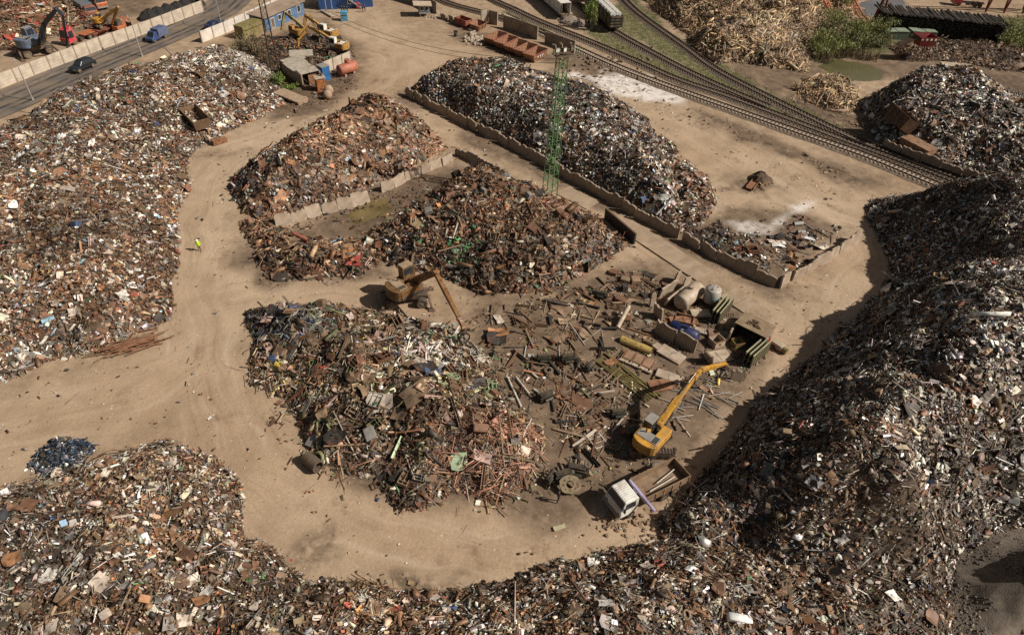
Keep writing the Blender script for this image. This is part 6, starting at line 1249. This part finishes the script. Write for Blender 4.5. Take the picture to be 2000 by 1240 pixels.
def tyre(label, base, r, tilt=0.0):
    base = Vector(base); base.z += r * .3; tag(MB(frame(base, 0, tilt)).lathe((0, 0, -r * .25), [(r * .55, 0), (r * .9, 0), (r, r * .12), (r, r * .4), (r * .9, r * .52), (r * .55, r * .52), (r * .55, 0)], n=20).build('tyre', mat('dusty_tyre', (.09, .072, .055), .9, dust=.45), None, base), label, 'tyre')
tyre('dusty tyre lying among scattered parts in the middle of the yard', G(1071, 726), .55); tyre('big tan tyre leaning at the right foot of the foreground heap', G(1052, 903), .7, .6); tyre('dark tyre lying by the corner of the pond mud', G(672, 417), .4); tyre('tyre in the walled corner among mixed scrap', G(1408, 441), .75, .9); tyre('tyre at the lane edge by the low brown spread', G(523, 537), .5); tyre('tyre beside the collapsing shed roof', G(560, 108), .6)

# ------------------------------------------------------------------ people
def person(label, base, h, top, legs, skin=(.45, .28, .2), hat=None, vest=False, stride=.25, s=1.0, arms_=.15, group=None):
    r = thing('person', label, 'person', base, group); M = frame(base, h) @ Matrix.Scale(s, 4); st = stride
    J = {'pelvis': (0, 0, .95, .13), 'chest': (.02, 0, 1.3, .15), 'neck': (.03, 0, 1.50, .06), 'head': (.05, 0, 1.64, .095), 'top': (.04, 0, 1.74, .08), 'nose': (.15, 0, 1.62, .02)}
    E = [('pelvis', 'chest'), ('chest', 'neck'), ('neck', 'head'), ('head', 'top'), ('head', 'nose')]
    for sd, y in (('l', 1), ('r', -1)):
        f = st * y
        J.update({f'hip{sd}': (0, .1 * y, .9, .1), f'kn{sd}': (f * .55 + .03, .11 * y, .5, .065), f'an{sd}': (f - (.06 if f < 0 else 0), .11 * y, .09, .045), f'to{sd}': (f + .15, .12 * y, .04, .035), f'sh{sd}': (.02, .2 * y, 1.42, .065), f'el{sd}': (-f * .35 - .02, .27 * y, 1.14, .045), f'wr{sd}': (-f * .6 + arms_, .27 * y, .92, .032), f'pa{sd}': (-f * .65 + arms_ + .02, .265 * y, .85, .034)})
        E += [('pelvis', f'hip{sd}'), (f'hip{sd}', f'kn{sd}'), (f'kn{sd}', f'an{sd}'), (f'an{sd}', f'to{sd}'), ('chest', f'sh{sd}'), (f'sh{sd}', f'el{sd}'), (f'el{sd}', f'wr{sd}'), (f'wr{sd}', f'pa{sd}')]
        px_, py_, pz_, _ = J[f'pa{sd}']
        for i, (dx, L) in enumerate(((-.03, .07), (-.01, .085), (.01, .08), (.03, .065))):
            J[f'f{i}{sd}'] = (px_ + dx, py_, pz_ - .03 - L * .5, .01); J[f'g{i}{sd}'] = (px_ + dx + .015, py_ - .012 * y, pz_ - .03 - L, .008); E += [(f'pa{sd}', f'f{i}{sd}'), (f'f{i}{sd}', f'g{i}{sd}')]
        J[f'th{sd}'] = (px_ + .06, py_ - .02 * y, pz_ - .02, .011); E.append((f'pa{sd}', f'th{sd}'))
    ks = list(J); me = bpy.data.meshes.new('body'); me.from_pydata([J[k][:3] for k in ks], [(ks.index(a), ks.index(b)) for a, b in E], []); o = bpy.data.objects.new('tmp_body', me); C.objects.link(o)
    o.modifiers.new('skin', 'SKIN'); o.modifiers.new('sub', 'SUBSURF').levels = 1
    sv = me.skin_vertices[0].data
    for i, k in enumerate(ks): sv[i].radius = (J[k][3], J[k][3]); sv[i].use_root = (k == 'pelvis')
    dg = bpy.context.evaluated_depsgraph_get(); m2 = bpy.data.meshes.new_from_object(o.evaluated_get(dg)); bpy.data.objects.remove(o); m2.name = 'body'
    ms = [mat('skin', skin, .6), mat(top[0], top[1], .8), mat(legs[0], legs[1], .85), mat('boots', (.03, .025, .02), .7)]
    m2.materials.clear()
    for m in ms: m2.materials.append(m)
    for p in m2.polygons:
        z = p.center.z; p.material_index = 3 if z < .1 else 2 if z < .97 and abs(p.center.y) < .215 else 1 if (z < 1.49 and z > .9) else 0; p.use_smooth = True
    for v in m2.vertices: v.co = M @ v.co - Vector(base)
    ob = bpy.data.objects.new('body', m2); C.objects.link(ob); ob.parent = r
    if hat: MB(M).lathe((.04, 0, 1.66), [(.155, 0), (.15, .015), (.125, .02), (.12, .08), (.08, .14), (.01, .16)], n=14).build('helmet', mat(hat[0], hat[1], .4), r, smooth=True)
    else: MB(M).lathe((.035, 0, 1.64), [(.105, 0), (.11, .06), (.08, .12), (.01, .14)], n=12).build('hair', mat('dark_hair', (.03, .02, .015), .8), r, smooth=True)
    if vest: MB(M).lathe((.015, 0, .88), [(.19, 0), (.20, .12), (.2, .3), (.22, .45), (.20, .55), (.1, .62)], n=14).build('vest', mat(vest[0], vest[1], .6), r, smooth=True)
    for y in (-.035, .035): MB(M).lathe((.138, y, 1.655), [(.012, 0), (.001, .012)], (1, 0, 0), 6).build('eye', m_black, r)
    MB(M).box((.135, 0, 1.575), (.012, .05, .012)).build('mouth', mat('lips', (.3, .12, .1), .6), r)
    return r
person('person in a yellow green vest and white helmet walking along the dirt lane', G(391, 490), -1.2, ('hi_vis_shirt', (.50, .72, .03)), ('dark_trousers', (.03, .028, .03)), hat=('white_helmet', (.8, .8, .78)), vest=('hi_vis_vest', (.50, .80, .03)), s=1.02)
person('person in dark clothes standing by the lane left of the white truck', G(1089, 980), .3, ('dark_jacket', (.05, .04, .035)), ('dark_trousers', ()), stride=.1, s=1.0)
for k, (x, y, c) in enumerate(((668, 26, (.03, .03, .04)), (673, 27, (.05, .04, .05)), (679, 26, (.03, .03, .035)), (709, 25, (.05, .05, .06)), (713, 23, (.08, .06, .06)))): person('person in dark clothes standing %s' % ['at the left of the trio below the blue office', 'in the middle of the trio below the blue office', 'at the right of the trio below the blue office', 'left of the pair by the office stairs', 'right of the pair by the office stairs'][k], G(x, y), k * 1.3, (f'dark_coat_{"abcde"[k]}', c), ('dark_trousers', ()), stride=.08, group='people below the office')

# ------------------------------------------------------------------ scattered pieces that can be counted
m_obj = mat('scrap_piece_paint', (1, 1, 1), .6, .15, var=.3, sc=1.2, objcol=True, rust=.12)
def thick(kind, seed=0):
    q = np.random.default_rng(seed)
    if kind in ('plate', 'crumple'):
        v, f = T_plate(100 + seed, .3 if kind == 'plate' else .9); n = len(v); t = np.array(v) + (0, 0, .05); V = np.concatenate([t, v]); F = [tuple(a) for a in f] + [tuple(a + n for a in reversed(g)) for g in f]
        rim = [0, 1, 2, 3, 7, 11, 10, 9, 8, 4]; F += [(rim[i], rim[i] + n, rim[(i + 1) % 10] + n, rim[(i + 1) % 10]) for i in range(10)]; return V, F
    if kind == 'pipe': return _mb(MB().cyl((-.5, 0, 0), (.5, 0, 0), .5, n=10, cap=False).cyl((.5, 0, 0), (-.5, 0, 0), .40, n=10, cap=False))
    if kind == 'beam': return _mb(MB().box((0, 0, .43), (1, 1, .14)).box((0, 0, 0), (1, .14, .72)).box((0, 0, -.43), (1, 1, .14)))
    if kind == 'bar': return _mb(MB().box((0, 0, 0), (1, 1, 1)).box((.3, 0, .5), (.06, 1.5, .4)).box((-.42, 0, .4), (.04, 1.8, .5)))
    if kind == 'cabinet': return _mb(MB().obox(1, 1, 1, .05, -.5).box((0, 0, 0), (.9, .04, .9)).box((.25, 0, 0), (.03, .9, .9)))
    if kind == 'box': v, f = _mb(MB().box((0, 0, 0), (1, 1, 1)).box((0, 0, .53), (.9, .9, .06)).box((.1, .52, 0), (.5, .05, .5))); return v, f
    if kind == 'frame': return _mb(MB().box((0, .46, 0), (1, .08, 1)).box((0, -.46, 0), (1, .08, 1)).box((.47, 0, 0), (.06, .84, 1)).box((-.47, 0, 0), (.06, .84, 1)).box((0, 0, 0), (.04, .84, .8)).box((.24, 0, 0), (.03, .84, .8)).box((-.24, 0, 0), (.03, .84, .8)))
    if kind == 'chan': return T_chan()
_pm = {}
def piece(name, kind, seed, pos, rot, scl, col, label, cat, group):
    k = (name, kind, seed)
    if k not in _pm:
        v, f = thick(kind, seed); me = bpy.data.meshes.new(name); me.from_pydata([tuple(map(float, a)) for a in v], [], [tuple(map(int, a)) for a in f]); me.materials.append(m_obj); _pm[k] = me
    o = bpy.data.objects.new(name, _pm[k]); C.objects.link(o); R3 = Matrix(rot.tolist()).to_4x4(); o.matrix_world = Matrix.Translation(pos) @ R3 @ Matrix.Diagonal((*scl, 1)); o.color = (*col, 1); return tag(o, label, cat, group)
KINDS = {'steel_sheet': ('plate', 'sheet', (1.2, 2.6), (.5, .9), None), 'crumpled_sheet': ('crumple', 'sheet', (1.0, 2.2), (.5, .9), None), 'steel_pipe': ('pipe', 'pipe', (1.6, 4.2), None, (.06, .17)), 'steel_beam': ('beam', 'beam', (1.5, 3.6), None, (.14, .30)), 'steel_bar': ('bar', 'bar', (1.4, 3.6), None, (.06, .12)), 'metal_cabinet': ('cabinet', 'cabinet', (.9, 1.8), (.5, .8), (.3, .6)), 'metal_box': ('box', 'box', (.7, 1.5), (.5, .9), (.35, .8)), 'metal_grating': ('frame', 'grating', (1.2, 2.6), (.4, .8), (.05, .1)), 'steel_channel': ('chan', 'channel', (1.2, 3.0), None, (.16, .32))}
CN = {'rusty brown': RUST, 'dusty brown': (.24, .16, .10), 'dark': (.05, .043, .038), 'cream': CREAM, 'white': WHITE_, 'grey': GREY, 'orange brown': (.38, .19, .09), 'green': (.10, .26, .11), 'blue': (.06, .10, .20), 'olive': OLIVE, 'tan': TAN, 'pale green': (.30, .38, .24), 'yellow': (.36, .26, .08), 'red': (.40, .07, .05), 'pinkish': (.55, .38, .32), 'light blue': (.22, .32, .40), 'copper': (.42, .2, .12)}
def strew(where, group, n, xy, kinds, cols, smul=1.0, tilt=.35, lift=.1, yaw=None):
    kn = [k for k, _ in kinds]; kw = np.array([w for _, w in kinds], float); kw /= kw.sum(); cn = [c for c, _ in cols]; cw = np.array([w for _, w in cols], float); cw /= cw.sum(); m = 0
    for t in range(n * 4):
        if m >= n: break
        x, y = xy(); h = hz(x, y); e = .5; nm = kn[nr.choice(len(kn), p=kw)]; co = cn[nr.choice(len(cn), p=cw)]; kd, cat, lr, wr, hr = KINDS[nm]
        L = nr.uniform(*lr) * smul; W = L * nr.uniform(*wr) if wr else nr.uniform(*hr) * smul; H = nr.uniform(*hr) * smul if hr and wr else (W if hr else 1.0 * L * .5)
        gx_ = (hz(x + e, y) - hz(x - e, y)) / (2 * e); gy_ = (hz(x, y + e) - hz(x, y - e)) / (2 * e)
        rot = rots(np.array([[-gx_, -gy_, 1.0]]), np.array([nr.uniform(0, 6.28) if yaw is None else nr.normal(*yaw)]), np.array([nr.uniform(0, 6.28)]), np.array([nr.normal(0, tilt)]))[0]
        z = max(h, 0) + lift + (H * .5 if kd not in ('plate', 'crumple') else .1)
        c = np.clip(np.array(CN[co]) * np.exp(nr.normal(0, .15)), .01, .85)
        piece(nm, kd, int(nr.integers(3)) if kd in ('plate', 'crumple') else 0, (x, y, z), rot, (L, W, H), tuple(c), f'{co} {nm.replace("_", " ")} {where}', cat, f'{co} {cat}s {group}'); m += 1
def within(*poly, inset=1.0, avoid=()):
    pl = pts(*poly); xs = [a[0] for a in pl]; ys = [a[1] for a in pl]; av = [(G2(a[:2]), a[2]) for a in avoid]
    def f():
        while True:
            x, y = nr.uniform(min(xs), max(xs)), nr.uniform(min(ys), max(ys))
            if sdist(np.array([x]), np.array([y]), pl)[0] > inset and all(math.hypot(x - a[0], y - a[1]) > r for a, r in av): return x, y
    return f
AV = [(1270, 865, 3.6), (1250, 965, 4.5), (1350, 590, 3.5), (1330, 655, 3.0), (1246, 690, 2.6), (1466, 662, 3), (1113, 945, 1.6), (1400, 620, 1.5), (1475, 700, 2)]
strew('lying on the dirt in the sorting yard', 'in the sorting yard', 190, within((930, 590), (1000, 590), (1200, 520), (1270, 540), (1260, 620), (1290, 700), (1200, 780), (1180, 850), (1100, 900), (1070, 860), (1060, 820), (990, 770), (960, 700), avoid=AV), [('steel_bar', 6), ('steel_pipe', 5), ('steel_beam', 3), ('steel_channel', 2.5), ('metal_grating', 1.5), ('steel_sheet', 1), ('metal_box', .6)], [('rusty brown', 4), ('dusty brown', 5), ('dark', 3), ('cream', 1.6), ('tan', 2), ('orange brown', 1), ('olive', .5)], 1.0, .06, .06)
strew('lying on the dirt near the excavator', 'near the excavator', 46, within((1100, 780), (1250, 760), (1210, 900), (1140, 930), (1080, 900), avoid=AV, inset=.4), [('steel_bar', 5), ('steel_pipe', 3), ('steel_beam', 2), ('metal_grating', 2), ('steel_channel', 2), ('steel_sheet', 1)], [('rusty brown', 4), ('dusty brown', 5), ('dark', 3), ('cream', 1.4), ('tan', 2)], 1.05, .06, .05)
strew('lying between the tanks and the slab walls', 'round the tanks', 34, within((1190, 520), (1280, 530), (1400, 590), (1500, 660), (1500, 700), (1400, 720), (1290, 640), (1230, 600), avoid=AV, inset=.3), [('steel_bar', 4), ('steel_sheet', 2), ('metal_box', 2), ('steel_channel', 2), ('metal_grating', 1)], [('rusty brown', 3), ('dusty brown', 5), ('dark', 3), ('tan', 2)], .9, .08, .06)
strew('in the silvery spread of pipes under the yellow boom', 'under the yellow boom', 42, within((1308, 732), (1410, 722), (1445, 765), (1420, 815), (1330, 825), (1300, 800), inset=.1), [('steel_pipe', 9), ('steel_bar', 1)], [('grey', 6), ('white', 1.2), ('cream', 3)], .72, .05, .08, (-.15, .55))
strew('lying inside the walled corner beside the lane', 'in the walled corner', 44, within((1380, 450), (1480, 470), (1560, 430), (1650, 460), (1540, 540), (1480, 520), inset=.6), [('steel_bar', 3), ('steel_pipe', 2), ('steel_sheet', 2), ('metal_box', 1.6), ('crumpled_sheet', 2), ('steel_beam', 1)], [('rusty brown', 4), ('dark', 4), ('cream', 1.5), ('white', 1), ('orange brown', 2), ('tan', 1.5)], .85, .12, .06)
def on(key, dmin=1.0):
    hp = HEAPS[key]; js, is_ = np.where((hp['d'] > dmin) & (hp['H'] > HZ(hp['X'], hp['Y']) - .15) & in_view(hp['X'].ravel(), hp['Y'].ravel(), hp['H'].ravel(), 0).reshape(hp['H'].shape))
    def f(): k = nr.integers(len(js)); return hp['X'][js[k], is_[k]] + nr.uniform(-.25, .25), hp['Y'][js[k], is_[k]] + nr.uniform(-.25, .25)
    return f
SH = [('steel_sheet', 5), ('crumpled_sheet', 5), ('metal_box', 1.6), ('steel_beam', 1.2), ('steel_pipe', 1), ('steel_channel', 1)]
strew('showing on the large left heap beside the road', 'on the left heap', 70, on('left'), SH, [('white', 4), ('cream', 4), ('rusty brown', 4), ('grey', 2.5), ('dusty brown', 2), ('blue', .5), ('red', .5), ('orange brown', .8)], .72, .3, .12)
strew('on the pointed rusty plate heap', 'on the rusty heap', 60, on('rust'), [('steel_sheet', 8), ('steel_channel', 1.5), ('metal_box', 1)], [('rusty brown', 6), ('orange brown', 5), ('dusty brown', 5), ('dark', 1), ('cream', .7)], .8, .3, .14)
strew('on the long dark heap behind the lane wall', 'on the lane heap', 44, on('lane'), SH, [('white', 3), ('cream', 2), ('dark', 3), ('grey', 4), ('rusty brown', 3), ('blue', .6), ('green', .3)], .7, .4, .12)
strew('on the brown offcut heap by the wheeled handler', 'on the offcut heap', 80, on('mixed'), [('steel_channel', 5), ('metal_box', 4), ('steel_beam', 4), ('steel_sheet', 3), ('metal_cabinet', 1)], [('rusty brown', 5), ('dusty brown', 6), ('orange brown', 2), ('dark', 3), ('green', .6), ('grey', .8), ('cream', .4)], .95, .4, .14)
strew('in the low brown spread left of the puddle', 'in the low spread', 36, on('low', .2), [('steel_channel', 4), ('steel_beam', 4), ('steel_sheet', 3), ('metal_grating', 1.5), ('steel_pipe', 2)], [('rusty brown', 5), ('dusty brown', 5), ('orange brown', 2), ('dark', 1.5), ('red', .5), ('light blue', .4), ('grey', .8)], .85, .2, .1)
strew('on the sprawling foreground heap', 'on the foreground heap', 150, on('near', .6), [('metal_cabinet', 3.5), ('steel_sheet', 4), ('metal_box', 2.5), ('steel_pipe', 2.5), ('steel_beam', 2), ('metal_grating', 2), ('steel_channel', 2.5)], [('dusty brown', 6), ('olive', 3), ('dark', 2.5), ('rusty brown', 3), ('pale green', 1.3), ('cream', 1.6), ('pinkish', .9), ('grey', 1.5), ('blue', .3), ('yellow', .08)], 1.0, .3, .12)
strew('on the heap in the bottom left corner', 'on the corner heap', 70, on('corner'), SH, [('white', 3.5), ('cream', 3.5), ('tan', 3), ('rusty brown', 3), ('dusty brown', 3), ('grey', 1.5), ('orange brown', .7)], .55, .3, .1)
strew('on the fine scrap ridge along the bottom edge', 'on the bottom ridge', 40, on('bottom'), SH, [('white', 3.5), ('cream', 3.5), ('tan', 3), ('rusty brown', 3), ('grey', 1.5)], .5, .3, .1)
strew('on the tallest dark heap along the right side', 'on the tallest heap', 90, on('great'), SH, [('white', 3), ('cream', 3), ('grey', 3), ('rusty brown', 3), ('dark', 2), ('orange brown', 1), ('tan', 1.5)], .62, .35, .12)
strew('on the dark heap beyond the railway', 'on the far heap', 40, on('far'), SH, [('white', 3), ('grey', 4), ('dark', 3), ('rusty brown', 2), ('orange brown', .5)], .8, .4, .12)
strew('sticking out of the timber and beams across the road', 'across the road', 34, on('yard', .4), [('steel_beam', 4), ('steel_sheet', 3), ('metal_box', 1.5), ('steel_pipe', 2)], [('red', 3.5), ('rusty brown', 4), ('tan', 2), ('dark', 2), ('cream', 1)], 1.3, .2, .15)
strew('among the machine parts round the parked excavators', 'by the parked excavators', 34, on('workshop', .3), [('metal_box', 3), ('steel_pipe', 2), ('steel_beam', 2), ('steel_sheet', 2), ('steel_bar', 2)], [('rusty brown', 4), ('dark', 5), ('red', 1.2), ('tan', 1.5), ('white', .5), ('yellow', .6)], .9, .25, .1)
# bundles of long pipes
m_olp = mat('olive_pipe', (.20, .165, .06), .5, var=.2, rust=.15); m_sil = mat('silver_pipe', (.42, .39, .36), .45, .3, var=.2)
for k in range(5): o_ = k * 3.4; lying('long_pipe', 'long olive pipe in the diagonal bundle of five on the dirt', 'pipe', G(1160 + o_, 702 - k * .3, .15), G(1263 + o_ * 1.6, 784 - k * 3.2, .15), .09, m_olp, 'bundle of five long pipes')
for k in range(2): lying('long_pipe', 'long olive pipe in the diagonal pair behind the bundle of five', 'pipe', G(1182 + k * 5, 690 + k * 2, .15), G(1287 + k * 4, 777 - k * 5, .15), .11, m_olp, 'pair of long pipes')
for k, (a, b) in enumerate((((991, 736), (1018, 795)), ((1007, 735), (1034, 770)), ((1043, 760), (1063, 775)), ((1032, 722), (1050, 738)))): lying('pipe', ['longest pale pipe standing out left in the scattered parts', 'pale pipe parallel to the longest one in the scattered parts', 'short pale pipe beside the dark engine parts', 'short pale pipe left of the yard tyre'][k], 'pipe', G(*a, .15), G(*b, .15), .12, mat('pale_pipe', ()))
lying('fat_pipe', 'fat brown pipe with one end raised near the leaning slabs', 'pipe', G(1228, 598, 1.3), G(1206, 640, .3), .28, m_tan, None, True, 14)
lying('fat_pipe', 'pale grey drum pipe inside the walled corner upper one', 'pipe', G(1550, 438, .35), G(1568, 436, .35), .33, m_grey, None, True, 14); lying('fat_pipe', 'pale grey drum pipe inside the walled corner lower one', 'pipe', G(1557, 454, .35), G(1572, 453, .35), .33, m_grey, None, True, 14)
lying('red_pipe', 'faded red pipe lying on the low brown spread', 'pipe', G(572, 456, 1.4), G(602, 470, 1.4), .3, mat('faded_red_pipe', (.38, .13, .09), .6, rust=.2), None, True, 14)
for k in range(26):
    a = rnd.uniform(0, 1); p = G(215 + 75 * a + rnd.gauss(0, 8), 690 - 30 * a + rnd.gauss(0, 6), .25 + .4 * rnd.random()); t = rnd.gauss(.45, .3); d = Vector((math.cos(t), math.sin(t), rnd.gauss(0, .04))) * rnd.uniform(1.6, 2.8); lying('steel_bar', 'thin brown steel bar in the loose stack at the left heap corner', 'bar', p - d, p + d, .06, m_rusty, 'bars at the left heap corner', False, 6)
p = G(1180, 428); q_ = G(1238, 478); c = (p + q_) / 2; r = thing('steel_wall', 'dark steel sheet wall right of the brown offcut heap', 'wall', c); M = frame(c, math.atan2(q_.y - p.y, q_.x - p.x)); Lw = (q_ - p).length
MB(M).box((0, 0, .9), (Lw, .12, 1.8)).build('sheet', mat('dark_steel_wall', (.07, .062, .058), .6, .2, var=.3), r); MB(M).box((0, 0, 1.84), (Lw, .25, .1)).build('top_rail', m_rustd, r)
for i in range(5): MB(M).box((-Lw / 2 + .1 + i * (Lw - .2) / 4, .14, .9), (.16, .16, 1.8)).build('post', m_rustd, r)
